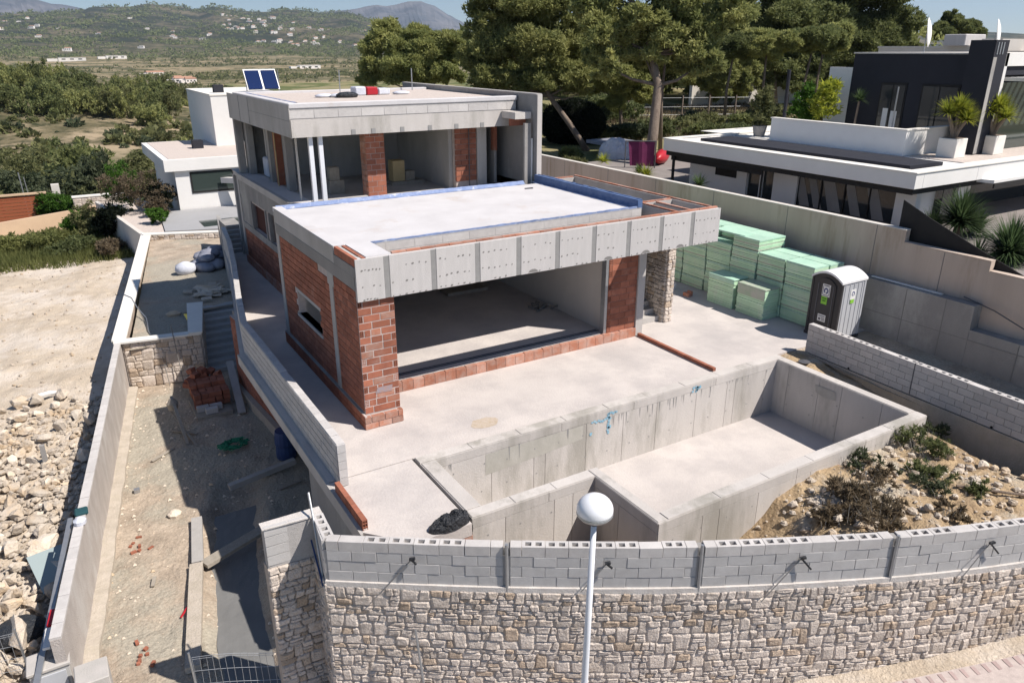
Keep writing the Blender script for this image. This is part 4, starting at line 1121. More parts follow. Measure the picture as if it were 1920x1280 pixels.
# rough footing strip along its base
vs = []; n = 80
for i in range(n + 1):
    p = Vector((*bw_pts[0], 0)) + dv * (L * (i / n)) * .99; zb = cor_h(p.x + .3, p.y)
    w = .30 + .05 * fbm(p.x, p.y, 1.5, 3, 2)
    for (o, zz) in ((.05, zb + .16), (-.12, zb + .15 + .02 * fbm(p.x, p.y, 3, 2, 4)), (-w, zb + .12 + .03 * fbm(p.x, p.y, 3, 2, 9)), (-w - .02, zb - .3)):
        q = p + nv * o; vs.append((q.x, q.y, zz))
struct('wall_footing', MB().add(vs, [(i * 4 + k, i * 4 + k + 1, (i + 1) * 4 + k + 1, (i + 1) * 4 + k) for i in range(n) for k in range(3)]), M['footing'])
# planter: stone front, white copings
pla = thing('raised_planter', 'raised planter with stone faces and white copings left of the house', 'planter', (2.5, 30.8, -3.5))
fr = part('front_wall', MB().prism([(1.05, 31.0), (1.05, 30.84), (3.83, 30.36), (3.86, 30.55)], -4.3, -1.56), M['smortar'], pla)
masonry(fr, (1.10, 30.82, 0), Vector((2.73, -.48, 0)), Vector((-.48, -2.73, 0)), 2.78, -3.5, -1.57, .18, .44, .10, proud=.035, rr=random.Random(21))
part('coping', MB().prism([(.80, 31.15), (.76, 30.72), (3.86, 30.18), (3.92, 30.58)], -1.56, -1.49), M['coping'], pla)
part('coping', MB().prism([(.73, 31.1), (1.24, 31.1), (4.45, 49.9), (3.92, 50.1)], -1.56, -1.484), M['coping'], pla)
part('coping', MB().prism([(3.9, 50.1), (3.98, 49.6), (8.2, 48.0), (8.3, 48.4)], -1.50, -1.43), M['coping'], pla)
part('side_wall', MB().prism([(.76, 31.05), (1.12, 31.05), (4.35, 50.0), (3.98, 50.1)], -4.2, -1.56), M['beige'], pla)
bkw = part('back_wall', MB().prism([(4.1, 49.9), (4.1, 49.62), (8.2, 48.05), (8.25, 48.3)], -3.0, -1.5), M['smortar'], pla)
masonry(bkw, (4.12, 49.6, 0), Vector((4.08, -1.56, 0)), Vector((-1.56, -4.08, 0)), 4.36, -2.0, -1.52, .16, .36, .1, proud=.04)
masonry(bkw, (4.12, 49.6, 0), Vector((4.08, -1.56, 0)), Vector((-1.56, -4.08, 0)), 4.36, -2.45, -2.0, .16, .36, .1, proud=.04)
pier2 = part('pier', MB().prism([(3.46, 30.5), (3.86, 30.35), (4.55, 34.0), (4.0, 34.15)], -3.9, -1.54), M['smortar'], pla)
masonry(pier2, (3.87, 30.35, 0), Vector((.68, 3.65, 0)), Vector((3.65, -.68, 0)), 3.7, -3.5, -1.56, .18, .42, .08, proud=.02)
part('pier_coping', MB().prism([(3.38, 30.22), (3.90, 30.15), (4.62, 34.1), (3.98, 34.25)], -1.483, -1.42), M['coping'], pla)
stair = thing('garden_stair', 'shaded concrete block stair between the planter and the parapet', 'stair', (4.5, 30.8, -3.5))
for k in range(10):
    y = 30.7 + .40 * k; x = 3.87 + .075 * k + .03
    part('step', MB().prism([(x, y), (x + .07, y + .42), (5.35 + .07 * k, y + .42), (5.28 + .07 * k, y)], -4.1, -3.5 + .17 * (k + 1)), M['block'], stair)
us = thing('upper_stair', 'dark steps at the far end of the side passage behind the house', 'stair', (6.8, 37, 0))
for k in range(6): part('step', B(6.60 + .03 * k, 7.5, 36.4 + .32 * k, 36.72 + .32 * k + (1.5 if k == 5 else 0), -.2, .16 * (k + 1)), M['conc_d'], us)
# bags on the planter
t_ = thing('bag_pile', 'pile of tied dark grey sacks on the planter soil beside the parapet', 'sacks', (6.2, 42, -1.8))
bagm = MB().lathe([(.02, -.02), (.42, .02), (.52, .22), (.42, .42), (.15, .52), (.03, .55)], (0, 0, 0), 12).mesh('sack', M['bag_g'], smooth=True)
for (x, y, z, s) in ((6.0, 41.6, -1.8, 1.15), (5.9, 40.7, -1.8, 1.0), (6.5, 41.0, -1.8, 1.15), (6.5, 42.2, -1.75, 1.1), (5.5, 41.3, -1.8, .9), (6.1, 41.2, -1.4, 1.0), (6.4, 41.8, -1.35, 1.0), (6.85, 41.9, -1.5, .9), (6.6, 43.0, -1.7, 1.1), (6.9, 42.7, -1.4, 1.0), (6.2, 42.8, -1.7, 1.1)):
    link('sack', bagm, t_, T3((x, y, z)) @ Matrix.Rotation(rnd.uniform(0, 6), 4, 'Z') @ S3(s * 1.1, s * .8, s * .8))
o = solo('white_sack', MB().lathe([(.02, 0), (.36, .02), (.46, .2), (.4, .42), (.12, .55), (.02, .57)], (0, 0, 0), 14), M['bag'], 'bright white open sack on the planter soil left of the dark sacks', 'sack', smooth=True)
o.matrix_basis = T3((4.95, 40.7, -1.82)) @ S3(1.15, .9, 1.15)
o = solo('stone', MB().lathe([(.02, 0), (.2, .02), (.24, .12), (.1, .2), (.02, .21)], (0, 0, 0), 9), M['rock'], 'lone pale stone on the shaded planter soil', 'stone'); o.matrix_basis = T3((3.35, 33.9, -1.8)) @ S3(1.4, .9, 1.1)
def plates(cx, cy, z, n, s, seed, mat, label):
    r = random.Random(seed); th = thing('rubble_heap', label, 'rubble', (cx, cy, z))
    for k in range(n):
        mb = MB(); T = T3((cx + r.gauss(0, s), cy + r.gauss(0, s * 1.3), z + r.uniform(0, .12))) @ Matrix.Rotation(r.uniform(0, 3), 4, 'Z') @ Matrix.Rotation(r.uniform(-.3, .3), 4, 'X')
        a, b = r.uniform(.1, .34), r.uniform(.08, .24); mb.box(-a, a, -b, b, -.03, .03, T=T); part('slab', mb, mat, th)
plates(5.4, 36.6, -1.75, 38, .42, 5, M['rock'], 'heap of broken slabs at the top of the shaded garden stair')
solo('cable', MB().tube([(1.75, 37.2, -1.45), (2.0, 36.5, -1.46), (2.05, 35.0, -1.47), (2.25, 33.6, -1.6), (2.15, 32.2, -1.75), (2.2, 31.6, -1.8)], .018, 6), M['metal'], 'thin grey cable trailing over the white planter coping', 'cable')
# bricks, blocks and boards at the foot of the stair
t_ = thing('brick_pile', 'pallet of red bricks with grey blocks in front of the garden stair', 'bricks', (3.5, 27.4, -3.5))
r = random.Random(31)
for k in range(60):
    i, j, l = k % 5, (k // 5) % 4, k // 20
    link('brick', ME['brick'], t_, T3((3.0 + .25 * i + r.uniform(-.02, .02), 27.3 + .31 * j, -3.24 + .18 * l + (.16 if j > 1 else 0))) @ Matrix.Rotation(r.uniform(-.1, .1), 4, 'Z') @ S3(.23, .29, .165))
for k in range(26):
    link('brick', ME['brick'], t_, T3((3.5 + r.gauss(0, .32), 28.9 + r.gauss(0, .35), -2.9 + r.uniform(-.3, .45))) @ Matrix.Rotation(r.uniform(0, 3), 4, 'Z') @ Matrix.Rotation(r.uniform(-.5, .5), 4, 'X') @ S3(.29, .22, .17))
for (x, y) in ((3.1, 27.0), (3.55, 26.95), (3.35, 26.7)):
    link('block', ME['blockw'], t_, T3((x, y, -3.27)) @ S3(.42, .2, .2))
part('pallet', MB().box(2.8, 4.05, 26.5, 28.3, -3.5, -3.38), M['wood'], t_)
solo('grey_plank', MB().bar((4.30, 26.2, -3.42), (4.55, 28.9, -2.4), .27, .05), M['concbeam'], 'long pale grey board leaning beside the brick pile', 'board')
solo('lintel_beam', MB().bar((2.80, 21.25, -3.42), (4.9, 21.5, -3.25), .19, .17), M['concbeam'], 'precast concrete beam lying across the shaded corridor soil', 'beam')
solo('wide_plank', MB().bar((1.45, 17.75, -3.40), (3.2, 18.45, -3.34), .33, .10), M['wood'], 'wide plank bridging the wet footing trench', 'plank')
solo('formwork_board', MB().bar((1.32, 17.9, -3.42), (1.66, 20.0, -3.42), .28, .16), M['concbeam'], 'far end board of the trench formwork, half in shade', 'board')
solo('formwork_board', MB().bar((.58, 14.2, -3.42), (1.28, 17.85, -3.42), .32, .16), M['footing'], 'near sunlit board of the trench formwork', 'board')
solo('leaning_planks', MB().bar((2.2, 24.9, -3.5), (2.12, 26.9, -2.5), .1, .05).bar((2.45, 24.6, -3.5), (2.0, 26.9, -3.0), .06, .03), M['wood'], 'narrow planks leaning in front of the planter pier', 'planks')
solo('cement_bag', MB().lathe([(.02, 0), (.2, .05), (.25, .3), (.1, .5), (.02, .52)], (0, 0, 0), 10), M['wood'], 'crumpled paper bag hung on the planks by the stone face', 'bag').matrix_basis = T3((2.1, 26.7, -2.95)) @ S3(.8, .8, .9)
solo('iron_rod', MB().tube([(2.83, 30.4, -1.0), (2.92, 30.1, -3.5)], .016), M['mark'], 'tall thin iron rod against the planter stone face', 'rod')
solo('iron_rod', MB().tube([(2.35, 30.5, -2.3), (2.42, 30.35, -3.5)], .014), M['mark'], 'short thin iron rod against the planter stone face', 'rod')
nm = MB(); r = random.Random(5)
for k in range(60):
    a = r.uniform(0, 6.28); q = [(3.5 + .45 * math.cos(a + t) * r.uniform(.4, 1.2), 23.8 + .32 * math.sin(a + t) * r.uniform(.4, 1.2), -3.42 + .05 * r.random() + .12 * r.random()) for t in (0, .5, 1.0, 1.5)]
    nm.tube(q, .02, 4)
solo('green_net', nm, M['greennet'], 'crumpled green net on the shaded corridor soil', 'net')
solo('blue_barrel', MB().lathe([(.02, 0), (.30, 0), (.33, .1), (.31, .5), (.34, .55), (.31, .9), (.29, 1.0), (.02, 1.02)], (4.85, 22.3, -3.5), 16), M['barrel'], 'dark blue barrel standing in the basement opening', 'barrel')
solo('white_stone', MB().lathe([(.02, 0), (.17, .02), (.2, .12), (.1, .2), (.02, .22)], (1.16, 20.6, -3.5), 8), M['rock'], 'pale stone lying at the edge of the corridor shade', 'stone')
solo('grey_tin', B(.30, .46, 22.4, 22.55, -3.45, -3.34), M['metal'], 'small grey tin on the corridor soil beside the boundary wall', 'tin')
solo('orange_peg', MB().tube([(.62, 16.1, -3.48), (.88, 16.35, -3.36)], .025, 6), M['red'], 'thin red peg beside the near formwork board', 'peg')
r = random.Random(77); pb = MB()
for k in range(620):
    y = 12.5 + 18 * r.random(); x = wall_x(y) + .3 + (4.2 - wall_x(y)) * r.random() ** 1.3; s = .012 + .055 * r.random() ** 3
    z = cor_h(x, y) + s * .3
    pb.add([(x - s, y - s * .6, z), (x + s, y - s * .8, z), (x + s * .7, y + s, z), (x - s * .9, y + s * .7, z), (x, y, z + s * 1.1)], [(0, 1, 4), (1, 2, 4), (2, 3, 4), (3, 0, 4)])
struct('corridor_pebbles', pb, M['rock'], kind='stuff')

# ================================================================== rubble on the vacant lot
def lot_px(y): return wall_x(y) - .25
r = random.Random(42); placed = []
root_g = 'broken stones heaped on the vacant lot'
def rock_size(): return .27 + .72 * r.random() ** 2.0
cnt = 0; tries = 0
while cnt < 300 and tries < 30000:
    tries += 1
    y = 14.2 + 17.0 * r.random() ** 1.1; x = wall_x(y) - .38 - r.random() ** .9 * (2.2 + (y - 14) * .22)
    s = rock_size() * (1.15 if y < 21 else .9)
    if y > 27.5 and r.random() < .6: continue
    if any((x - a) ** 2 + (y - b) ** 2 < ((s + c) * .30) ** 2 for a, b, c in placed): continue
    placed.append((x, y, s)); cnt += 1
placed.sort(key=lambda q: -q[2])
for (x, y, s) in placed:
    z = lot_h(x, y) + s * .18 + (.12 if y < 20 else .05)
    o = link('rubble_stone', ROCK[r.randrange(10)], None, T3((x, y, z)) @ Matrix.Rotation(r.uniform(0, 6.28), 4, 'Z') @ Matrix.Rotation(r.uniform(-.5, .5), 4, 'X') @ S3(s, s * r.uniform(.7, 1), s * r.uniform(.7, 1)))
    tag(o, 'rough pale stone among the rubble heaped on the vacant lot', 'stone', root_g)
def scatter_rocks(name, n, fx, zf, smin, smax, mat, seed, pw=2.5):
    r = random.Random(seed); mb = MB()
    base = [[tuple(v.co) for v in ROCK[i].vertices] for i in (0, 3)]
    ico = MB().lathe([(.01, -.3), (.5, -.05), (.4, .25), (.01, .35)], (0, 0, 0), 5)
    for k in range(n):
        x, y = fx(r); s = smin + (smax - smin) * r.random() ** pw; z = zf(x, y) + s * .15
        a = r.uniform(0, 6.28); ca, sa = math.cos(a), math.sin(a); e = r.uniform(.6, 1.2)
        mb.add([(x + s * (ca * v[0] - sa * v[1] * e) + r.uniform(-1, 1) * s * .12, y + s * (sa * v[0] + ca * v[1] * e) + r.uniform(-1, 1) * s * .12, z + s * v[2] * r.uniform(.7, 1.1)) for v in ico.v], ico.f)
    return struct(name, mb, mat, kind='stuff')
def fx1(r):
    y = 13.5 + 17 * r.random() ** .95; return wall_x(y) - .32 - r.random() * (2.8 + (y - 14) * .2), y
scatter_rocks('rubble', 3400, fx1, lambda x, y: lot_h(x, y) + (.05 if y < 26 else 0), .07, .30, M['rock'], 8, 1.8)
def fx2(r):
    y = r.uniform(26, 56); return wall_x(y) - .4 - r.random() * 9, y
scatter_rocks('pebbles', 900, fx2, lot_h, .04, .2, M['rock'], 9, 3)
o = link('broken_slab', ROCK[2], None, T3((-2.05, 31.3, lot_h(-2.05, 31.3) + .2)) @ Matrix.Rotation(.4, 4, 'Z') @ S3(1.3, .6, .3)); o.data = o.data.copy(); o.data.materials[0] = M['white']
tag(o, 'white broken slab on top of the rubble', 'slab')
solo('stake', B(-2.0, -1.86, 25.7, 25.82, -3.6, -2.75), M['conc_d'], 'short grey square stake standing in the rubble', 'stake')
solo('green_board', MB().bar((-1.72, 18.6, -3.35), (-2.0, 19.8, -2.95), .80, .03), mk('grey_green_board', (.30, .36, .36)), 'grey green board tilted against the boundary wall on the lot side', 'board')
t_ = thing('sign_pole', 'fallen metal pole with a red and white sign plate behind the boundary wall', 'pole', (-1.8, 15, -2.5))
part('pole', MB().bar((-2.15, 14.1, -2.45), (-1.22, 19.0, -1.78), .11, .06), M['metal'], t_)
part('plate', MB().bar((-1.80, 15.5, -2.13), (-1.72, 15.95, -2.09), .13, .06), M['red'], t_)
part('plate', MB().bar((-1.90, 14.9, -2.2), (-1.82, 15.45, -2.15), .13, .06), M['white'], t_)
o = solo('cloth', MB().box(-1.12, -.82, 18.9, 19.2, -1.74, -1.64), M['barrel'], 'dark green cloth lying over the top of the boundary wall', 'cloth', bevel=.03); o.data.materials[0] = mk('teal_cloth', (.02, .07, .08))
solo('small_bag', MB().lathe([(.02, 0), (.14, .02), (.15, .12), (.04, .2), (.02, .2)], (-1.02, 18.55, -1.74), 9), M['bag'], 'small white bag on top of the boundary wall beside the dark cloth', 'bag')

# ================================================================== street wall
sw_ = thing('street_wall', 'curved street wall of grey hollow blocks over rough pale stone masonry', 'wall', (8, 7.9, -2.1))
def arc(pts, step=.05):
    out = [Vector((*pts[0], 0))]; S = [0]
    # Catmull-Rom smoothing of wall points taken from image pixels
    P_ = [Vector((*p, 0)) for p in pts]
    for i in range(len(P_) - 1):
        p0 = P_[max(i - 1, 0)]; p1 = P_[i]; p2 = P_[i + 1]; p3 = P_[min(i + 2, len(P_) - 1)]
        for k in range(1, 13):
            t = k / 12
            q = .5 * ((2 * p1) + (-p0 + p2) * t + (2 * p0 - 5 * p1 + 4 * p2 - p3) * t * t + (-p0 + 3 * p1 - 3 * p2 + p3) * t ** 3)
            S.append(S[-1] + (q - out[-1]).length); out.append(q)
    return out, S
FWs = [(2.85, 11.22), (5.48, 9.42), (8.36, 7.66), (11.6, 6.02), (14.0, 5.03), (16.6, 4.15), (19.6, 3.4)]
AP, AS = arc(FWs)
def atarc(s):
    s = max(0, min(s, AS[-1] - 1e-4))
    import bisect
    i = bisect.bisect_right(AS, s) - 1; i = min(i, len(AP) - 2)
    t = (s - AS[i]) / (AS[i + 1] - AS[i]); p = AP[i].lerp(AP[i + 1], t); d = (AP[i + 1] - AP[i]).normalized()
    return p, d, Vector((d.y, -d.x, 0))     # n points to the street
Ltot = AS[-1]
def strip_mesh(z0f, z1, off0, off1, n=70, s0=0, s1=None):
    s1 = s1 or Ltot; vs = []
    for i in range(n + 1):
        p, d, nn = atarc(s0 + (s1 - s0) * i / n)
        z0 = z0f(p.x) if callable(z0f) else z0f
        for (o, z) in ((off0, z0), (off0, z1), (off1, z1), (off1, z0)): q = p + nn * o; vs.append((q.x, q.y, z))
    return MB().add(vs, [(i * 4 + k, i * 4 + (k + 1) % 4, (i + 1) * 4 + (k + 1) % 4, (i + 1) * 4 + k) for i in range(n) for k in range(4)] + [(0, 3, 2, 1), (n * 4, n * 4 + 1, n * 4 + 2, n * 4 + 3)])
sbody = part('block_course_core', strip_mesh(0, .70, -.012, -.19), M['bmortar'], sw_)
stbody = part('stone_base', strip_mesh(-4.4, -.03, .035, -.40), M['smortar'], sw_)
part('mortar_bed', strip_mesh(-.06, .055, .045, -.2, n=260), M['mortar_w'], sw_)
# joints with posts: bays between the posts
posts = []
import bisect
def arc_at_x(x):
    lo, hi = 0, Ltot
    for _ in range(40):
        mid = (lo + hi) / 2
        if atarc(mid)[0].x < x: lo = mid
        else: hi = mid
    return lo
PX = [2.9, 5.56, 8.48, 11.66, 15.0, 18.3]
PSs = [arc_at_x(x) for x in PX]
for i in range(len(PSs) - 1):
    a, b = PSs[i] + (.0 if i == 0 else .06), PSs[i + 1] - .06
    n = max(1, round((b - a) / .43)); bl = (b - a) / n
    for row in range(4):
        z = .05 + .2125 * row
        x = a - (bl / 2 if row % 2 else 0)
        while x < b - .03:
            s0, s1 = max(x, a), min(x + bl, b)
            if s1 - s0 > .06:
                p, d, nn = atarc((s0 + s1) / 2)
                top = row == 3
                me = (ME['hollow'] if (int(round((x - a) / bl)) + i) % 6 else ME['blockw']) if top else ME['block']
                if top and s1 - s0 < .3: me = ME['blockw']
                dz = rnd.uniform(-.004, .004)
                q = p - nn * (.10 + rnd.uniform(-.005, .005))
                link('block', me, sbody, T3((q.x, q.y, z + .106 + dz)) @ Matrix.Rotation(math.atan2(d.y, d.x) + rnd.uniform(-.006, .006), 4, 'Z') @ S3(s1 - s0 - .009, .2, .204))
            x += bl
for i, s in enumerate(PSs[1:5]):
    p, d, nn = atarc(s)
    q = p + nn * .02
    part('concrete_post', MB().prism([((p + d * a + nn * b).x, (p + d * a + nn * b).y) for a, b in ((-.055, -.19), (.055, -.19), (.055, -.03), (-.055, -.03))], 0, .86), M['conc_d'], sbody)
    part('steel_post', MB().tube([(q.x + d.x * .01, q.y + d.y * .01, -.02), (q.x, q.y, .96)], .03, 10), M['metal'], sbody)
# stones laid along the curve: the 300 largest of the middle bays as parts, the others joined
def on_arc(x, z):
    p, d, nn = atarc(x); q = p + nn * .036
    return T3((q.x, q.y, z)) @ Matrix.Rotation(math.atan2(d.y, d.x), 4, 'Z')
masonry(stbody, None, None, None, min(Ltot, 17.2), -3.45, -.035, .12, .30, rr=random.Random(11), place=on_arc, mats=(0, 0, lambda Mx: (1.0 if Mx.translation.z > -2.3 and Mx.translation.x < 14.3 else .15)))
# rebar hooks with plastic caps leaning out of the block courses
for i, (x, L_) in enumerate(((4.18, .95), (7.06, .75), (10.1, 1.15), (13.4, 1.0))):
    p, d, nn = atarc(arc_at_x(x))
    h = thing('wall_tie', ['first thin tie rod from the left slanting on the block wall', 'tie rod slanting just right of the street lamp pole', 'tie rod slanting in the third bay of the block wall, with a long cap', 'rightmost tie rod slanting on the block wall'][i], 'rod', (p.x, p.y, .5), 'tie rods on the block wall')
    a = p + nn * .03 + Vector((0, 0, .62)); b = p + nn * .16 - d * L_ * .62 + Vector((0, 0, .62 - L_ * .72))
    part('rod', MB().tube([a, b], .010, 6), M['mark'], h)
    part('cap', MB().bar(a + nn * .02 - d * .03, a + nn * .06 + d * (.16 if i > 1 else .08) + Vector((0, 0, -.22 if i > 1 else -.08)), .03, .03).bar(a - d * .05 + nn * .03, a + d * .05 + nn * .03 + Vector((0, 0, .02)), .05, .04), M['bag_k'], h)
# left wing of the street wall (return and small pier)
wing = thing('wall_wing', 'block topped wing wall turning back from the left end of the street wall', 'wall', (2.9, 11.8, -2.4))
wpts = [(2.86, 11.24), (2.93, 12.10), (2.02, 12.12)]
wb = part('core', MB().prism([(2.90, 11.24), (2.96, 12.06), (3.13, 12.06), (3.12, 11.1)], 0, .70).prism([(2.96, 12.06), (2.05, 12.14), (2.05, 12.32), (3.13, 12.3)], 0, .86), M['bmortar'], wing)
courses(wb, (2.05, 12.12, 0), (1, -.04, 0), (-.04, -1, 0), .90, .05, .90, .9, .2125, .06, ME['block'], name='block')
courses(wb, (2.95, 12.06, 0), (-.10, -.82, 0), (-.82, .10, 0), .84, .05, .90, .42, .2125, .06, ME['block'], name='block')
for k in range(2):
    link('block', ME['hollow'], wb, T3((3.03 - .025 * k, 11.86 - .41 * k, .80)) @ Matrix.Rotation(1.50, 4, 'Z') @ S3(.40, .2, .204))
part('top_bed', MB().prism([(2.03, 12.1), (2.96, 12.04), (3.14, 12.04), (3.15, 12.32), (2.03, 12.34)], .862, .885), M['mortar_w'], wing)
ws = part('stone_face', MB().prism([(2.88, 11.26), (2.93, 12.08), (2.05, 12.14), (2.03, 12.4), (3.3, 12.4), (3.3, 11.1)], -4.4, -.01), M['smortar'], wing)
masonry(ws, (2.03, 12.13, 0), (1, -.05, 0), (-.05, -1, 0), .92, -3.6, 0, .13, .26, .10, rr=random.Random(3))
masonry(ws, (2.93, 12.08, 0), (-.08, -.9, 0), (-.9, .08, 0), .92, -3.6, 0, .13, .28, .10, rr=random.Random(4))
solo('rebar', MB().tube([(2.98, 12.3, 1.25), (2.92, 11.9, .9), (2.83, 11.25, -.3)], .022, 8), M['metal'], 'galvanised post rising at the corner of the wing wall', 'post')
solo('diagonal_bar', MB().bar((2.86, 12.0, .42), (2.80, 11.25, -.1), .03, .03), M['barrel'], 'dark blue bar slanting on the shaded side of the wing wall', 'bar')
solo('street_stake', MB().tube([(4.05, 10.05, -.75), (4.12, 9.7, -3.1)], .022, 6), M['metal'], 'thin grey stake leaning on the stone masonry left of the lamp', 'stake')
# ================================================================== street lamp
lamp = thing('street_lamp', 'white street lamp with a round opal globe before the stone wall', 'street lamp', (5.06, 6.33, -2.35))
LX, LY, LZ = 5.08, 6.36, 3.57
part('pole', MB().tube([(LX - .06, LY, -3.2), (LX - .06, LY, -1.0), (LX - .03, LY, 1.5), (LX - .005, LY, LZ - .21)], [.066, .058, .046, .036], 20), M['lampwhite'], lamp, smooth=True)
import math as _m
prof = [(.235 * math.cos(t), .205 * math.sin(t)) for t in [(-.20 + 1.76 * k / 14) for k in range(15)]]
part('globe', MB().lathe([(.02, -.06)] + prof, (LX, LY, LZ), 32), M['globe'], lamp, smooth=True)
part('collar', MB().lathe([(.03, -.20), (.09, -.17), (.20, -.105), (.236, -.06), (.232, -.04), (.02, -.03)], (LX, LY, LZ), 28), M['metal'], lamp)
part('under_dish', MB().lathe([(.02, -.22), (.06, -.215), (.07, -.17), (.16, -.12), (.02, -.10)], (LX, LY, LZ - .005), 20), M['lampdark'], lamp)
part('base_plate', B(LX - .21, LX + .09, LY - .15, LY + .15, -3.2, -3.16), M['metal'], lamp)
# ================================================================== pavement, kerb in the corner
pv = thing('pavement', 'pink paved pavement with pale kerb at the foot of the stone wall', 'pavement', (13, 4.5, -1.9)); pv['kind'] = 'structure'
del pv['category']
def street_pt(x, o):
    s = arc_at_x(x); p, d, nn = atarc(s); return p + nn * o, d, nn
for k in range(44):
    x = 9.6 + .205 * k
    for j in range(5):
        p, d, nn = street_pt(x, .50 + .205 * (j + .5))
        z = road_z(p.x) + .06
        link('paver', ME['blockp'] if 'blockp' in ME else ME.setdefault('blockp', bevel_box('paver', M['paver'], .03)), pv, T3((p.x, p.y, z)) @ Matrix.Rotation(math.atan2(d.y, d.x), 4, 'Z') @ S3(.197, .197, .06))
for k in range(12):
    x = 9.6 + .75 * k; p, d, nn = street_pt(x, 1.62)
    link('kerb_stone', ME.get('kerb') or ME.setdefault('kerb', bevel_box('kerb', M['kerb'], .03)), pv, T3((p.x, p.y, road_z(p.x) + .06)) @ Matrix.Rotation(math.atan2(d.y, d.x), 4, 'Z') @ S3(.79, .15, .16))
# ================================================================== cabinets and mesh fences in the near left corner
cab = thing('meter_cabinet', 'pale grey utility cabinet at the end of the boundary wall', 'cabinet', (-1.95, 14.8, -3.6))  # cabinet and corridor mesh fence scaled about the camera along with the corridor
part('body', MB().box(-2.27, -1.57, 14.6, 15.12, -3.9, -2.50), mk('cabinet_grey', (.46, .455, .44), (.42, .415, .40), scale=2, rough=.6), cab, bevel=.02)
part('lid', MB().box(-2.30, -1.54, 14.56, 15.16, -2.50, -2.42), M['kerb'], cab, bevel=.015)
part('door', B(-2.2, -1.64, 14.57, 14.6, -3.7, -2.58), M['toilet_l'], cab, bevel=.008)
part('handle', B(-1.9, -1.81, 14.82, 14.86, -2.42, -2.39), M['mark'], cab)
solo('concrete_box', MB().box(-1.50, -.90, 13.80, 14.42, -4.0, -2.46), M['kerb'], 'low white concrete box beside the utility cabinet', 'box', bevel=.02)
solo('intercom_panel', MB().box(-1.30, -1.22, 13.25, 13.46, -1.34, -1.08), M['conc_d'], 'small grey recessed panel on the end of the boundary wall', 'panel') if False else None
M['mesh'] = mk('fence_wire', (.42, .43, .44), rough=.5, metal=.4)
def meshfence(name, label, pts, z0, z1, step=.17, wires=5, posts=True, h=0):
    t = thing(name, label, 'fence', (pts[0][0], pts[0][1], z0))
    w = MB(); P_ = [Vector((*p, 0)) for p in pts]
    tot = sum((b - a).length for a, b in zip(P_, P_[1:]))
    def at(s):
        for a, b in zip(P_, P_[1:]):
            l = (b - a).length
            if s <= l + 1e-6: return a + (b - a) * (s / l)
            s -= l
        return P_[-1]
    n = int(tot / step)
    sag = lambda s: .05 * math.sin(s * 2.2)
    for k in range(n + 1):
        p = at(tot * k / n); q = p + Vector((0, 0, z0)); q2 = p + Vector((.02 * math.sin(k), 0, z1 + sag(tot * k / n)))
        w.tube([q, q2], .004, 4, cap=False)
    for j in range(wires):
        zz = z0 + (z1 - z0) * j / (wires - 1)
        w.tube([at(tot * k / 24) + Vector((0, 0, zz + (sag(tot * k / 24) if j == wires - 1 else .6 * sag(tot * k / 24)))) for k in range(25)], .0055, 4, cap=False)
        if j == wires - 1: w.tube([at(tot * k / 24) + Vector((0, 0, zz - .05 + sag(tot * k / 24))) for k in range(25)], .0045, 4, cap=False)
    part('wire_mesh', w, M['mesh'], t)
    for p in pts if posts is True else [pts[i] for i in posts]:
        part('post', MB().tube([(p[0], p[1], z0 - .2), (p[0] - .04, p[1] + .02, z1 + .12)], .02, 8), M['metal'], t)
    return t
meshfence('mesh_fence', 'galvanised wire mesh fence closing the corridor at the street', [(.55, 13.05), (1.68, 12.48), (2.80, 12.0)], -3.5, -2.12, .13, 5, posts=[0])
meshfence('mesh_fence', 'wire mesh fence in front of the rubble lot at the left edge', [(-5.4, 17.0), (-3.4, 16.2), (-2.42, 15.9)], -3.6, -2.35, .16, 5, posts=[2])
solo('black_sack', MB().lathe([(.02, 0), (.5, .02), (.6, .3), (.4, .6), (.05, .66)], (0, 0, 0), 12), M['bag_k'], 'big black sack behind the left mesh fence', 'sack', smooth=True).matrix_basis = T3((-2.6, 17.2, -3.45)) @ S3(1.0, .8, .7)
def crumple(cx, cy, z0, rx, ry, h, rot, seed, n=26):
    mb = MB(); vs = []; ca, sa = math.cos(rot), math.sin(rot)
    for j in range(n + 1):
        for i in range(n + 1):
            u = 2 * i / n - 1; v = 2 * j / n - 1; d = max(abs(u), abs(v)); q = math.hypot(u, v) or 1
            u2, v2 = u * d / q, v * d / q
            e = max(0, 1 - (u2 * u2 + v2 * v2)) ** .5
            f = 1 - abs(fbm(u2 * 2 + seed, v2 * 2, 1.1, 4, seed)) * 2.4
            z = z0 + h * e * (.62 + .45 * f) * (1 + .25 * u2) if d < .98 else z0
            x, y = rx * u2 * (1 + .12 * fbm(u2, v2, 2, 2, seed)), ry * v2 * (1 + .12 * fbm(v2, u2, 2, 2, seed)); vs.append((cx + x * ca - y * sa, cy + x * sa + y * ca, max(z, z0)))
    return mb.add(vs, [(j * (n + 1) + i, j * (n + 1) + i + 1, (j + 1) * (n + 1) + i + 1, (j + 1) * (n + 1) + i) for j in range(n) for i in range(n)])
solo('black_tarpaulin', crumple(5.56, 11.62, -.01, .48, .20, .30, .05, 3), M['bag_k'], 'crumpled black tarpaulin on the terrace against the pool wall', 'tarpaulin')
r = random.Random(66)
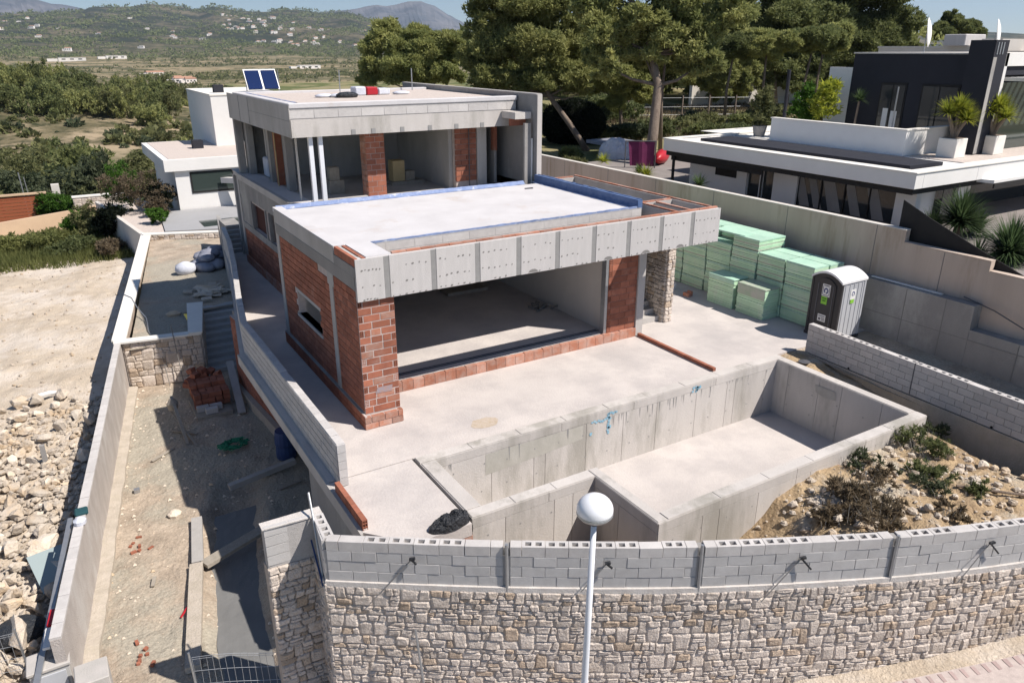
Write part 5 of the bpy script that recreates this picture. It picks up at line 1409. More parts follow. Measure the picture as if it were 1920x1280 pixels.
for (x, y, a_, l, lab) in ((1.0, 24.2, .6, .9, 'short weathered plank lying on the sunlit corridor soil'), (.2, 17.6, 1.3, .35, 'broken bit of plank near the boundary wall footing'), (2.6, 25.4, 2.4, 1.0, 'dark plank lying in the shade before the planter'), (4.1, 20.4, .2, .7, 'short plank in the shade under the parapet')):
    solo('plank', MB().bar((x, y, cor_h(x, y) + .05), (x + l * math.cos(a_), y + l * math.sin(a_), cor_h(x, y) + .07), .09, .03), M['wood'], lab, 'plank')
for (x, y, lab) in ((-.35, 15.3, 'three broken red bricks by the footing at the street end'), (.05, 19.6, 'red brick crumbs scattered on the sunlit corridor soil')):
    th = thing('brick_rubble', lab, 'bricks', (x, y, -3.5))
    for k in range(7): link('brick', ME['brick'], th, T3((x + r.gauss(0, .14), y + r.gauss(0, .2), cor_h(x, y) + .04)) @ Matrix.Rotation(r.uniform(0, 3), 4, 'Z') @ S3(r.uniform(.05, .16), .07, .06))

# ================================================================== right side: block wall, concrete walls
rb = thing('yard_block_wall', 'straight low wall of grey hollow blocks right of the pool', 'wall', (19.3, 10, -.6))
ya, yb = 14.15, 2.6
xw = lambda y: 19.52 + (y - 14.15) * .045
a = Vector((xw(ya), ya, 0)); b = Vector((xw(yb), yb, 0)); d = (b - a); Lr = d.length; d.normalize(); nn_ = Vector((d.y, -d.x, 0)); nn_ = nn_ if nn_.x < 0 else -nn_
rcore = part('core', MB().prism([(a.x + .02, a.y), (b.x + .02, b.y), (b.x + .19, b.y), (a.x + .19, a.y)], 0, .76), M['bmortar'], rb)
part('footing', MB().prism([(a.x - .03, a.y + .02), (b.x - .03, b.y), (b.x + .25, b.y), (a.x + .25, a.y + .02)], -1.6, -.02), M['footing'], rb)
nb = 27; bl = Lr / nb
for row in range(5):
    for k in range(-1, nb):
        x0 = k * bl + (bl / 2 if row % 2 else 0); x1 = x0 + bl; x0 = max(0, x0); x1 = min(Lr, x1)
        if x1 - x0 < .1: continue
        xm = (x0 + x1) / 2
        if abs(xm - 3.85) < .0: continue
        p = a + d * xm - nn_ * .10
        me = (ME['hollow'] if k % 6 else ME['blockw']) if row == 4 else (ME['blockw'] if (k * 3 + row) % 5 == 0 else ME['block'])
        if x1 - x0 < .3 and row == 4: me = ME['blockw']
        link('block', me, rcore, T3((p.x, p.y, .094 + .188 * row + rnd.uniform(-.003, .003))) @ Matrix.Rotation(math.atan2(d.y, d.x) + math.pi, 4, 'Z') @ S3(x1 - x0 - .010, .2, .18))
p = a + d * 3.66
part('dark_joint', MB().box(p.x - .006, p.x + .19, p.y - .014, p.y + .014, 0, .945), M['lampdark'], rb)
for (yy, zz) in ((12.5, .03), (8.2, .03)):
    part('drain_hole', MB().tube([(xw(yy) - .012, yy, zz), (xw(yy) + .03, yy, zz)], .035, 10), M['dark'], rb)
gw = thing('grey_retaining_wall', 'grey streaked concrete retaining wall stepping down behind the portable toilet', 'wall', (23, 12, -.1))
part('upper_part', MB().box(22.95, 23.38, 11.05, 15.3, -1, 1.80), M['conc_d'], gw)
part('lower_part', MB().box(22.96, 23.38, -4, 11.048, -1, 1.05), M['conc_d'], gw)
for y in (13.2, 11.9, 9.6, 8.1, 6.6): part('shutter_joint', B(22.943, 22.965, y, y + .02, -.1, 1.78 if y > 11 else 1.03), M['mark'], gw)
part('form_joint', MB().box(22.945, 22.955, 5, 15.2, .72, .735), M['mark'], gw)
solo('steel_plate', MB().bar((23.12, 14.6, 1.84), (23.2, 12.2, 1.83), .12, .03), M['white'], 'long pale plank lying on the ledge of the grey retaining wall', 'plank')
ret = thing('beige_retaining_wall', 'tall beige rust-streaked retaining wall stepping down in front of the white villa', 'wall', (23.4, 20, 0))
rwb = part('main_part', MB().box(23.40, 23.62, 13.87, 46, -1.5, 3.50).box(23.40, 23.62, 11.10, 13.868, -1.5, 3.10).box(23.40, 23.62, -4, 11.098, -1.5, 2.80), M['beige'], ret)
for y0, y1, z in ((13.86, 46, 3.505), (11.09, 13.85, 3.105), (-4, 11.08, 2.805)):
    part('wall_cap', B(23.385, 23.635, y0 + .01, y1, z, z + .03), M['offwhite'] if z > 3.4 else M['beige'], ret)
part('rough_step', heap(23.3, 16.5, 1.75, 10, .2, 3), M['conc_d'], ret) if False else None
for y in (40.2, 36.5, 33.2, 29.5, 26.0, 22.4, 18.6, 14.9, 12.5): part('cast_joint', B(23.392, 23.402, y, y + .02, 0, 3.5 if y > 13.9 else 3.08), M['mark'], ret)
solo('cable', MB().tube([(23.3, 11.6, 1.9), (23.2, 10.6, 1.75), (23.2, 9.4, 1.35), (23.2, 8, 1.1)], .018, 6), M['lampdark'], 'black cable hanging along the beige wall at the right edge', 'cable')

# ================================================================== green insulation packs
def pack_mesh(name, boards, seed, mats, L=1.2, Wd=.6, H=.42):
    r = random.Random(seed); m = MB(); h = H / boards
    for i in range(boards):
        dx, dy = r.uniform(-.012, .012), r.uniform(-.012, .012)
        m.box(-L / 2 + dx, L / 2 + dx, -Wd / 2 + dy, Wd / 2 + dy, i * h + .004, (i + 1) * h, 1 if i == boards - 1 else (2 if r.random() < .16 else 0))
    return m.mesh(name, mats)
gm = [M['green'], M['green_top'], M['wrap']]
PK = [pack_mesh('foam_pack_%s' % 'abcd'[i], 7, i, gm, .72, 1.2, .41) for i in range(4)]
GG = 'green foam packs stacked along the retaining wall'
r = random.Random(9)
k = 0
for col_i in range(8):
    y = 16.15 + 1.26 * col_i
    n = [5, 5, 6, 6, 6, 6, 6, 6][col_i]
    h0 = 0
    for j in range(n):
        for dx in ((0, .74)):
            if j == 5 and dx == 0 and col_i in (3,): continue
            T = T3((21.74 + dx + r.uniform(-.02, .02), y + r.uniform(-.02, .02), .02 + j * .425)) @ Matrix.Rotation(r.uniform(-.015, .015), 4, 'Z')
            o = link('foam_pack', PK[r.randrange(4)], None, T)
            tag(o, 'green foam pack, %s stack from the toilet, %s from the bottom, %s file' % (ORD[col_i], ORD[j], 'front' if dx == 0 else 'rear'), 'foam pack', GG)
for i, (y0, lab) in enumerate(((18.95, 'left one of the two low stacks of green foam boards before the tall row'), (17.5, 'right one of the two low stacks of green foam boards, loosely wrapped'))):
    st_ = thing('foam_stack', lab, 'foam stack', (20.98, y0, 0), 'low stacks of green foam boards')
    for j in range(13):
        m = MB().box(-.37, .37, -.62, .62, 0, .078)
        o = link('board', ME.get('gboard') or ME.setdefault('gboard', bevel_box('foam_board', M['green'], .01)), st_, T3((20.98 + r.uniform(-.012, .012), y0 + r.uniform(-.015, .015), .045 + .082 * j)) @ S3(.74, 1.26, .076))
    part('wrap', MB().box(20.60, 21.36, y0 - .64, y0 + .64, 1.085, 1.12).box(20.595, 20.61, y0 - .62, y0 + .62, (.95 if i == 0 else .72), 1.09), M['wrap'] if i else M['green_top'], st_, bevel=.012)
o = solo('foam_sheet', MB().box(-.4, .4, -.62, .62, 0, .05), M['green_top'], 'loose pale green board askew on top of the tall foam row', 'foam board'); o.matrix_basis = T3((21.7, 19.5, 2.56)) @ Matrix.Rotation(.25, 4, 'Z') @ Matrix.Rotation(.06, 4, 'X')
solo('hollow_brick', MB().box(20.25, 20.4, 20.2, 20.5, 0, .14).box(20.42, 20.52, 20.25, 20.45, 0, .2), M['brick_dusty'], 'two pink hollow bricks on the terrace by the foam packs', 'brick')
solo('bucket', MB().lathe([(.10, 0), (.13, .26), (.12, .26), (.09, .02)], (20.45, 21.3, 0), 14), M['toilet_w'], 'white bucket standing by the far end of the foam packs', 'bucket')

# ================================================================== portable toilet
TX, TY = 20.95, 14.72
wc = thing('portable_toilet', 'charcoal and grey portable toilet with a white domed roof', 'toilet', (TX + .6, TY, 0))
W2 = .56; HE = 2.02; RISE = .24
def arch(y): return HE + RISE * (1 - (y / W2) ** 2)
ys = [-W2 + 2 * W2 * k / 12 for k in range(13)]
body = MB()
pf = [(TX, TY + y, arch(y) - .03) for y in ys]
pbk = [(TX + 1.18, TY + y, arch(y) - .03) for y in ys]
body.add([(TX, TY - W2, .04), (TX, TY + W2, .04)] + pf, [(0, *range(2, 15), 1)])
body.add([(TX + 1.18, TY - W2, .04), (TX + 1.18, TY + W2, .04)] + pbk, [(1, *range(14, 1, -1), 0)])
part('front_frame', MB().add(body.v[:15], body.f[:1]), M['toilet_d'], wc)
part('back_panel', MB().add(body.v[15:], [tuple(i - 15 for i in body.f[1])]), M['toilet_l'], wc)
part('side_panel', MB().box(TX + .02, TX + 1.16, TY - W2, TY - W2 + .03, .04, HE), M['toilet_l'], wc)
part('side_panel', MB().box(TX + .02, TX + 1.16, TY + W2 - .03, TY + W2, .04, HE), M['toilet_l'], wc)
for x in (TX + .16, TX + .38, TX + .60, TX + .82, TX + 1.02): part('rib', B(x, x + .07, TY - W2 - .014, TY - W2, .12, HE - .1), M['toilet_l'], wc)
part('corner_post', MB().box(TX - .02, TX + .06, TY - W2 - .02, TY - W2 + .05, .0, HE), M['toilet_d'], wc); part('corner_post', MB().box(TX - .02, TX + .06, TY + W2 - .05, TY + W2 + .02, .0, HE), M['toilet_d'], wc)
part('corner_post', MB().box(TX + 1.12, TX + 1.2, TY - W2 - .02, TY - W2 + .05, .0, HE), M['toilet_l'], wc)
part('base', MB().box(TX - .04, TX + 1.22, TY - W2 - .04, TY + W2 + .04, 0, .10), M['toilet_d'], wc)
dr = MB(); dy = .36
dpts = [(TX - .035, TY - dy, .16), (TX - .035, TY + dy, .16)] + [(TX - .035, TY + dy - 2 * dy * k / 8, 1.86 + .20 * (1 - ((dy - 2 * dy * k / 8) / dy) ** 2)) for k in range(9)]
dr.add(dpts + [(x + .03, y, z) for x, y, z in dpts], [tuple(range(11)), tuple(range(11, 22))[::-1]] + [(i, i + 11, (i + 1) % 11 + 11, (i + 1) % 11) for i in range(11)])
door = part('door', dr, M['toilet_d'], wc)
part('door_rib', MB().box(TX - .05, TX - .034, TY - .30, TY - .27, .3, 1.85).box(TX - .05, TX - .034, TY + .27, TY + .30, .3, 1.85), M['lampdark'], door)
rf = MB(); n = 12
outer = []
for x in (TX - .06, TX + 1.24):
    for k in range(n + 1):
        y = -W2 * 1.06 + 2 * W2 * 1.06 * k / n; outer.append((x, TY + y, HE + RISE * (1 - (y / (W2 * 1.06)) ** 2) + .03))
lo = [(x, y, z - .07) for x, y, z in outer]
m_ = n + 1
rf.add(outer + lo, [(k, k + 1, m_ + k + 1, m_ + k) for k in range(n)] + [(2 * m_ + k, 3 * m_ + k, 3 * m_ + k + 1, 2 * m_ + k + 1) for k in range(n)] + [(k, 2 * m_ + k, 2 * m_ + k + 1, k + 1) for k in range(n)] + [(m_ + k, m_ + k + 1, 3 * m_ + k + 1, 3 * m_ + k) for k in range(n)] + [(0, m_, 3 * m_, 2 * m_), (n, 2 * m_ + n, 3 * m_ + n, m_ + n)])
part('roof', rf, M['toilet_w'], wc, smooth=False)
def sign(px, y0, y1, z0, z1, m, par_=door, nx=0.004): return part('sign', B(px - nx, px, y0, y1, z0, z1), m, par_)
sg = sign(TX - .036, TY - .17, TY + .13, 1.45, 1.86, M['signwhite'])
# ring symbol and print lines on the sign
ring = MB(); rg = []
for k in range(20):
    t = 2 * math.pi * k / 20
    for rr_ in (.085, .045): rg.append((TX - .0425, TY - .02 + rr_ * math.cos(t), 1.64 + rr_ * 1.15 * math.sin(t)))
ring.add(rg, [(2 * k, 2 * k + 1, (2 * k + 3) % 40, (2 * k + 2) % 40) for k in range(20) if k not in (15, 16)])
part('sign_symbol', ring, M['signblue'], door)
part('sign_print', MB().box(TX - .043, TX - .041, TY - .12, TY + .08, 1.80, 1.83).box(TX - .043, TX - .041, TY - .15, TY - .13, 1.5, 1.78).box(TX - .043, TX - .041, TY + .09, TY + .11, 1.5, 1.78).box(TX - .043, TX - .041, TY - .12, TY + .08, 1.48, 1.50), M['text'], door)
sign(TX - .036, TY - .10, TY + .12, 1.18, 1.44, M['signgreen'])
part('sign_print', MB().box(TX - .043, TX - .041, TY - .07, TY + .09, 1.36, 1.39).box(TX - .043, TX - .041, TY - .05, TY + .07, 1.28, 1.32), mk('dark_green_print', (.05, .2, .02)), door)
sign(TX - .036, TY - .14, TY + .16, .58, .82, M['signwhite'])
part('sign_print', MB().box(TX - .043, TX - .041, TY - .11, TY + .13, .75, .78).box(TX - .043, TX - .041, TY - .11, TY + .02, .68, .71).box(TX - .043, TX - .041, TY + .04, TY + .12, .62, .70).box(TX - .043, TX - .041, TY - .11, TY + .0, .62, .65), M['text'], door)
part('side_sign', MB().box(TX + .46, TX + .72, TY - W2 - .020, TY - W2 - .015, 1.40, 1.74), M['signwhite'], wc)
ring = MB(); rg = []
for k in range(16):
    t = 2 * math.pi * k / 16
    for rr_ in (.075, .04): rg.append((TX + .59 + rr_ * math.cos(t), TY - W2 - .023, 1.59 + rr_ * 1.15 * math.sin(t)))
ring.add(rg, [(2 * k, (2 * k + 2) % 32, (2 * k + 3) % 32, 2 * k + 1) for k in range(16) if k not in (12, 11)])
part('side_sign_symbol', ring, M['signblue'], wc)
part('side_sign_green', B(TX + .50, TX + .68, TY - W2 - .0215, TY - W2 - .016, 1.27, 1.40), M['signgreen'], wc)

# ================================================================== white villa on the right
vl = thing('white_villa', 'modern white villa with a charcoal upper storey and roof terrace', 'house', (30, 22, 2.8))
Z = 5.0
rfv = part('roof_slab', MB().box(25.42, 25.9, 15.1, 27.9, 4.46, Z).box(25.9, 29.3, 15.1, 15.6, 4.46, Z).box(25.9, 60, 27.6, 27.9, 4.46, Z).box(25.9, 60, 15.6, 27.6, 4.40, 4.62).box(29.3, 60, 15.1, 15.6, 4.46, Z).box(28.2, 60, 15.6, 27.6, 4.62, 4.92), M['white'], vl, bevel=.01)
part('roof_coping', MB().box(25.38, 25.94, 15.06, 27.94, Z + .002, Z + .04).box(25.94, 60, 15.06, 15.62, Z + .002, Z + .04).box(25.94, 60, 27.58, 27.94, Z + .002, Z + .04), M['coping'], rfv)
part('roof_recess', MB().box(25.91, 28.1, 15.7, 27.5, 4.62, 4.64), M['white'], rfv)
part('black_awning_cover', MB().box(26.35, 28.4, 15.95, 26.4, 4.66, 5.10), M['black'], rfv)
part('terrace_gravel', B(29.9, 46, 15.63, 18.2, 4.925, 4.955), M['gravel'], rfv)
part('eaves_band', MB().box(25.55, 25.62, 15.2, 27.8, 4.24, 4.455).box(25.62, 34, 15.25, 15.32, 4.24, 4.455), M['awning'], vl)
part('terrace_parapet', MB().box(29.72, 29.95, 18.40, 25.25, 4.93, 5.94).box(29.951, 60, 18.40, 18.62, 4.93, 5.94), M['white'], vl)
part('parapet_coping', MB().box(29.68, 29.99, 18.36, 25.29, 5.941, 5.985).box(29.991, 60, 18.36, 18.66, 5.941, 5.985), M['coping'], vl)
part('terrace_floor', B(29.9, 46, 18.6, 30, 4.93, 4.96), M['coping'], vl)
ub = part('upper_block', MB().box(33, 46, 17.75, 23.65, 4.9, 8.80), M['black'], vl)
part('roof_edge', MB().box(32.96, 46, 17.7, 23.7, 8.80, 8.86), M['offwhite'], ub)
w1 = part('window_frame', MB().box(32.97, 33.02, 20.78, 22.05, 4.95, 7.6), M['awning'], ub); part('glass', MB().box(32.95, 32.975, 20.85, 21.38, 5.0, 7.5).box(32.95, 32.975, 21.44, 21.98, 5.0, 7.5), M['glass'], w1)
part('curtain', MB().box(32.94, 32.952, 21.05, 21.35, 5.0, 6.4).box(32.94, 32.952, 21.5, 21.75, 5.0, 6.5), M['white'], w1)
w2 = part('window_frame', MB().box(32.97, 33.02, 18.42, 20.1, 4.95, 7.6), M['awning'], ub); part('glass', MB().box(32.95, 32.975, 18.5, 19.24, 5.0, 7.5).box(32.95, 32.975, 19.3, 20.02, 5.0, 7.5), M['glass'], w2)
part('terrace_pole', MB().tube([(31.6, 20.3, 4.95), (31.6, 20.3, 7.5)], .03), M['metal'], vl)
part('chimney', MB().prism([(32.35, 18.05), (32.35, 17.05), (33.3, 17.05), (33.3, 18.05)], 4.96, 9.33), M['black'], vl)
part('chimney_vent', MB().box(32.5, 32.56, 17.03, 17.05, 8.8, 9.25).box(32.7, 32.76, 17.03, 17.05, 8.8, 9.25).box(32.9, 32.96, 17.03, 17.05, 8.8, 9.25), M['metal'], vl)
part('chimney_side', B(32.355, 32.6, 17.035, 17.05, 5.0, 8.7), M['conc_d'], vl)
part('white_wing', MB().box(33.8, 46, 17.3, 17.74, 8.35, 8.85).box(33.5, 34.0, 17.3, 17.74, 4.96, 8.85), M['white'], vl)
part('wing_glass', MB().box(34.0, 46, 17.5, 17.55, 4.96, 7.7), M['poolglass'], vl)
part('wing_band', B(34.0, 46, 17.4, 17.72, 8.0, 8.34), M['black'], vl)
for k in range(9): part('pergola_beam', B(34.2 + .45 * k, 34.32 + .45 * k, 16.3, 17.4, 7.78, 7.92), M['white'], vl)
part('pergola_rail', B(34.0, 40, 16.25, 16.33, 7.74, 7.95), M['white'], vl)
part('white_fin', MB().box(33.0, 33.15, 23.66, 24.9, 4.9, 8.2), M['white'], vl)
# ground floor walls of the villa
gf = part('ground_floor_wall', MB().box(26.9, 45, 27.3, 27.5, 2.8, 4.45), M['white'], vl)
for q in ((26.7, 27, 20.95, 22.2), (26.7, 27, 22.85, 22.95), (26.7, 27, 23.7, 27.29), (26.7, 27.0, 15.7, 16.5), (27.2, 28.4, 16.0, 16.2), (29.2, 30.0, 15.6, 15.9)): part('ground_floor_wall', B(*q, 2.8, 4.43), M['white'], vl)
part('glass_front', MB().box(26.85, 26.88, 16.5, 20.95, 2.8, 4.45).box(26.86, 26.9, 22.2, 23.7, 2.8, 4.45).box(28.4, 29.2, 15.7, 15.73, 2.8, 4.4).box(30, 45, 17.0, 17.05, 2.8, 4.4), M['glass'], gf)
for y in (16.5, 17.6, 18.7, 19.8, 20.93): part('mullion', B(26.8, 26.9, y, y + .05, 2.8, 4.4), M['awning'], gf)
for (y, l) in ((16.9, .5), (17.9, .45), (18.8, .6), (19.7, .4), (20.3, .5)): part('painted_reflection', MB().add([(26.84, y, 2.85), (26.84, y + l, 2.85), (26.84, y + l + .5, 4.3), (26.84, y + .55, 4.3)], [(0, 1, 2, 3)]), M['conc_d'], gf)  # slanted grey faces painted on as reflections in the glass
part('louvre', B(26.68, 26.7, 24.3, 25.6, 3.5, 4.1), M['awning'], gf)
part('awning', MB().prism([(29.6, 15.35), (60, 15.35), (60, 14.7), (29.8, 14.7)], 4.35, 4.47), M['white'], vl)
part('awning_edge', MB().box(29.8, 60, 14.66, 14.72, 4.18, 4.36), M['awning'], vl)
part('terrace_post', MB().box(25.6, 25.7, 27.3, 27.4, 2.6, 4.45), M['awning'], vl); part('terrace_post', MB().box(25.6, 25.66, 21.9, 21.96, 2.6, 4.45), M['awning'], vl)
part('valance', MB().box(25.7, 25.72, 22.0, 27.6, 4.02, 4.25), M['awning'], vl)
part('dark_inner_wall', MB().box(30, 45, 19.5, 19.6, 2.8, 4.4), M['black'], vl)
scr = MB(); sc = [(14.34, 4.4), (13.3, 3.95), (11.6, 3.30), (10.2, 2.80), (9.0, 2.4)]
vs = [(23.70, y, 2.3) for y, z in sc] + [(23.70, y, z) for y, z in sc] + [(23.73, y, 2.3) for y, z in sc] + [(23.73, y, z) for y, z in sc]
k = len(sc)
scr.add(vs, [(i, i + 1, k + i + 1, k + i) for i in range(k - 1)] + [(2 * k + i, 3 * k + i, 3 * k + i + 1, 2 * k + i + 1) for i in range(k - 1)] + [(k + i, k + i + 1, 3 * k + i + 1, 3 * k + i) for i in range(k - 1)] + [(0, k, 3 * k, 2 * k)])
solo('privacy_screen', scr, M['awning'], 'black fabric privacy screen sloping down behind the beige wall', 'screen')
solo('rear_building', MB().box(44, 70, 24.3, 30, 2, 9.05).box(44, 70, 17.8, 24.29, 2, 8.86).box(43.95, 70, 24.2, 30.05, 9.05, 9.15).box(44, 70, 22.9, 24.0, 8.9, 9.5), M['offwhite'], 'pale flat-roofed building seen just above the villa roof', 'building')
solo('rear_dark_block', MB().box(47, 70, 17, 22.8, 8.9, 10.1), M['black'], 'dark flat-roofed volume at the right edge behind the chimney', 'building')
solo('rooftop_unit', MB().box(43.5, 45.5, 24.6, 25.8, 9.15, 9.75), M['conc_b'], 'small pale rooftop equipment box behind the villa', 'box', bevel=.04)
def dish(x, y, z, s, label):
    t = thing('satellite_dish', label, 'dish', (x, y, z))
    T = T3((x, y, z + .75 * s)) @ Matrix.Rotation(R(25), 4, 'Z') @ Matrix.Rotation(R(82), 4, 'X') @ S3(.8, 1.15, 1)
    part('reflector', MB().lathe([(.01, .10), (.2 * s, .085), (.38 * s, .03), (.48 * s, -.02), (.49 * s, -.04), (.36 * s, .01), (.02, .07)], (0, 0, 0), 20, T=T), M['white'], t, smooth=True)
    part('mast', MB().tube([(x, y + .1, z), (x, y + .1, z + .7 * s)], .03), M['metal'], t)
dish(36, 22.1, 8.86, 1.15, 'larger white satellite dish on the charcoal roof left of the chimney')
dish(38.4, 20.25, 8.86, 1.1, 'smaller white satellite dish rising behind the chimney')
part('antenna_mast', MB().tube([(33.8, 27.9, 4.9), (33.8, 27.95, 8.0)], .09), M['black'], vl)
# ---- plants in pots
def blades(n, L_, w, spread, seed, droop=.3, up=.3, base_r=.05, z0=0, arc_=3):
    """rosette of pointed strap leaves"""
    r = random.Random(seed); mb = MB()
    for k in range(n):
        a = r.uniform(0, 6.283); el = r.uniform(-.35, 1.25) * spread + up * r.random(); l = L_ * r.uniform(.7, 1.1)
        ca, sa = math.cos(a), math.sin(a); px, py = -sa, ca
        pts = []; x, z = base_r * r.random(), z0
        e = el
        for i in range(arc_ + 1):
            pts.append((x, z)); x += l / arc_ * math.cos(e); z += l / arc_ * math.sin(e); e -= droop / arc_ * (1 + r.random())
        vs = []
        for i, (x, z) in enumerate(pts):
            ww = w * (1 - i / arc_) * .5 + .001
            vs += [(x * ca + px * ww, x * sa + py * ww, z), (x * ca - px * ww, x * sa - py * ww, z)]
        mb.add(vs, [(2 * i, 2 * i + 1, 2 * i + 3, 2 * i + 2) for i in range(arc_)])
    return mb
def offset(mb, x, y, z, s=1):
    mb.v = [(a * s + x, b * s + y, c * s + z) for a, b, c in mb.v]; return mb
def merge(*ms):
    m = MB()
    for q in ms: m.add(q.v, q.f)
    return m
def potted_yucca(x, y, z, label, s=1, seed=1, heads=((0, 0, 1.15), (.42, .1, .95), (-.35, .2, 1.0), (.1, -.3, .75))):
    t = thing('potted_yucca', label, 'potted plant', (x, y, z))
    part('pot', MB().prism([(x - .38, y - .38), (x + .38, y - .38), (x + .38, y + .38), (x - .38, y + .38)], z, z + .75), M['coping'], t, bevel=.02)
    part('soil', B(x - .33, x + .33, y - .33, y + .33, z + .752, z + .76), M['bark'], t)
    tr = MB(); lv = MB()
    for i, (dx, dy, h) in enumerate(heads):
        tr.tube([(x, y, z + .7), (x + dx * .4, y + dy * .4, z + .7 + h * .5), (x + dx, y + dy, z + .7 + h)], [.10, .08, .07], 7)
        b = blades(230, .68, .075, 1.0, seed + i); offset(b, x + dx, y + dy, z + .7 + h); lv.add(b.v, b.f)
    part('trunk', tr, M['bark'], t); part('leaves', lv, M['yucca'], t)
potted_yucca(31.0, 17.2, 4.95, 'yellow-green yucca in the left white cube pot on the roof terrace', 1, 1)
potted_yucca(33.45, 17.0, 4.95, 'yellow-green yucca in the right white cube pot on the roof terrace', 1, 11)
def leafcloud(n, blobs, size, seed, elong=1.0, flat=0.0, puffs=0):
    """small leaf faces spread in ellipsoids; returns MB"""
    rs = np.random.RandomState(seed)
    bl = np.array([b[:3] for b in blobs]); rr_ = np.array([[b[3], b[3], b[4]] if len(b) == 5 else b[3:6] for b in blobs])
    wts = rr_.prod(1) ** .8; wts = wts / wts.sum()
    pick = rs.choice(len(blobs), n, p=wts)
    # clusters inside each blob make gaps and clumps
    nc = puffs or max(6, n // 26)
    cd = rs.normal(size=(nc, 3)); cd /= np.linalg.norm(cd, axis=1)[:, None]
    cr = rs.uniform(.35, 1.0, nc) ** .5
    cpk = rs.choice(len(blobs), nc, p=wts)
    cc = bl[cpk] + cd * cr[:, None] * rr_[cpk]
    csz = rr_[cpk].mean(1) * (rs.uniform(.22, .42, nc) if puffs else rs.uniform(.10, .26, nc))
    ci = rs.randint(0, nc, n)
    off = rs.normal(size=(n, 3)); off /= np.maximum(np.linalg.norm(off, axis=1)[:, None], 1e-6); off *= (rs.uniform(0, 1, n) ** .45)[:, None]
    off[:, 2] *= .7
    c = cc[ci] + off * csz[ci][:, None] * 1.5
    d = rs.normal(size=(n, 3)) + off * 1.2 + np.array([0, 0, .6]); d /= np.linalg.norm(d, axis=1)[:, None]
    q = np.cross(d, rs.normal(size=(n, 3))); q /= np.maximum(np.linalg.norm(q, axis=1)[:, None], 1e-6)
    s = size * rs.uniform(.5, 1.3, n)
    a = c - q * (s * .32)[:, None]; b = c + q * (s * .32)[:, None]; t = c + d * (s * elong)[:, None]
    v = np.stack([a, b, t], 1).reshape(-1, 3)
    return v
def tri_mesh(name, v, mat):
    n = len(v) // 3
    me = bpy.data.meshes.new(name)
    me.vertices.add(n * 3); me.vertices.foreach_set('co', v.astype(np.float32).ravel())
    me.loops.add(n * 3); me.loops.foreach_set('vertex_index', np.arange(n * 3, dtype=np.int32))
    me.polygons.add(n); me.polygons.foreach_set('loop_start', np.arange(0, n * 3, 3, dtype=np.int32)); me.polygons.foreach_set('loop_total', np.full(n, 3, dtype=np.int32))
    me.materials.append(mat); me.update(); me.validate()
    return me
def potbush(x, y, z, label, h, r_, mat, pot, seed, pw=.35):
    t = thing('potted_shrub', label, 'potted plant', (x, y, z))
    part('pot', MB().lathe([(pw * .7, 0), (pw, .55), (pw * .92, .55), (pw * .88, .5), (.02, .5)], (x, y, z), 14), pot, t)
    link('leaves', tri_mesh('leaves', leafcloud(1500, [(x, y, z + .6 + h * .5, r_, h * .55), (x + .2, y, z + .7 + h * .8, r_ * .6, h * .3)], .16, seed, 1.4), mat), t)
potbush(30.4, 26.5, 4.92, 'leafy shrub in a dark round pot at the far end of the villa roof', 1.5, .5, M['bushm'], M['conc_d'], 5)
potbush(31.6, 25.0, 5.0, 'green bushy plant in a white pot, left one of the pair behind the terrace parapet', 1.6, .55, M['hedge'], M['white'], 6)
potbush(31.6, 23.8, 5.0, 'yellowish bushy plant in a white pot, right one of the pair behind the terrace parapet', 1.9, .65, M['yucca'], M['white'], 7, .5)
t_ = thing('potted_palm', 'slender spiky palm beside the white fin wall of the villa', 'potted plant', (31.8, 22.3, 4.96))
part('pot', MB().lathe([(.22, 0), (.3, .5), (.02, .5)], (31.8, 22.3, 4.96), 12), M['white'], t_)
part('trunk', MB().tube([(31.8, 22.3, 5.3), (31.85, 22.25, 6.8)], .05), M['bark'], t_); part('leaves', offset(blades(150, .6, .05, 1.0, 31), 31.85, 22.25, 6.85), M['yuccag'], t_)
for i, (x, y, z, s, l) in enumerate(((26.9, 14.1, 3.35, 1.0, 'large full spiky grey-green yucca beside the white wall, left of the two'), (24.9, 11.4, 3.1, 1.0, 'large full spiky grey-green yucca cut by the right edge'))):
    t_ = thing('garden_yucca', l, 'plant', (x, y, z - .9), 'spiky yuccas in the villa garden')
    part('trunk', MB().tube([(x, y, z - .9), (x, y, z)], [.2, .14], 8), M['bark'], t_)
    part('leaves', merge(offset(blades(700, 1.25, .07, 1.15, 60 + i, droop=.3), x, y, z), offset(blades(300, .9, .06, 1.1, 70 + i), x + .8, y - .2, z - .35), offset(blades(300, .9, .06, 1.1, 75 + i), x - .6, y + .6, z - .4)), M['yuccag'], t_)
for i, (x, y, z, s, l) in enumerate(((25.05, 32.0, 2.9, .8, 'yellow-green spiky plant behind the beige wall near the leaning pine'), (24.2, 27.6, 2.8, 1.0, 'pale spiky plant at the foot of the forked pine'), (24.3, 24.2, 2.85, .9, 'dark spiky plants behind the beige wall below the villa eaves'), (24.6, 28.6, 2.85, .7, 'small cactus-like plant by the magenta towel'))):
    solo('spiky_plant', offset(blades(140, .7 * s, .06, 1.0, 80 + i), x, y, z + .55), M['yucca'] if i < 2 else M['yuccag'], l, 'plant')
cl = thing('towel_rack', 'magenta cloth hanging beside a red kayak in the villa garden', 'cloth', (28, 32.6, 2.8))
part('cloth', MB().add([(27.6 + .12 * k, 32.9 - .1 * k + .05 * math.sin(k * 1.3), 2.95) for k in range(9)] + [(27.5 + .14 * k, 33.0 - .11 * k + .05 * math.sin(k * 1.3), 4.25) for k in range(9)], [(k, k + 1, k + 10, k + 9) for k in range(8)]), M['magenta'], cl)
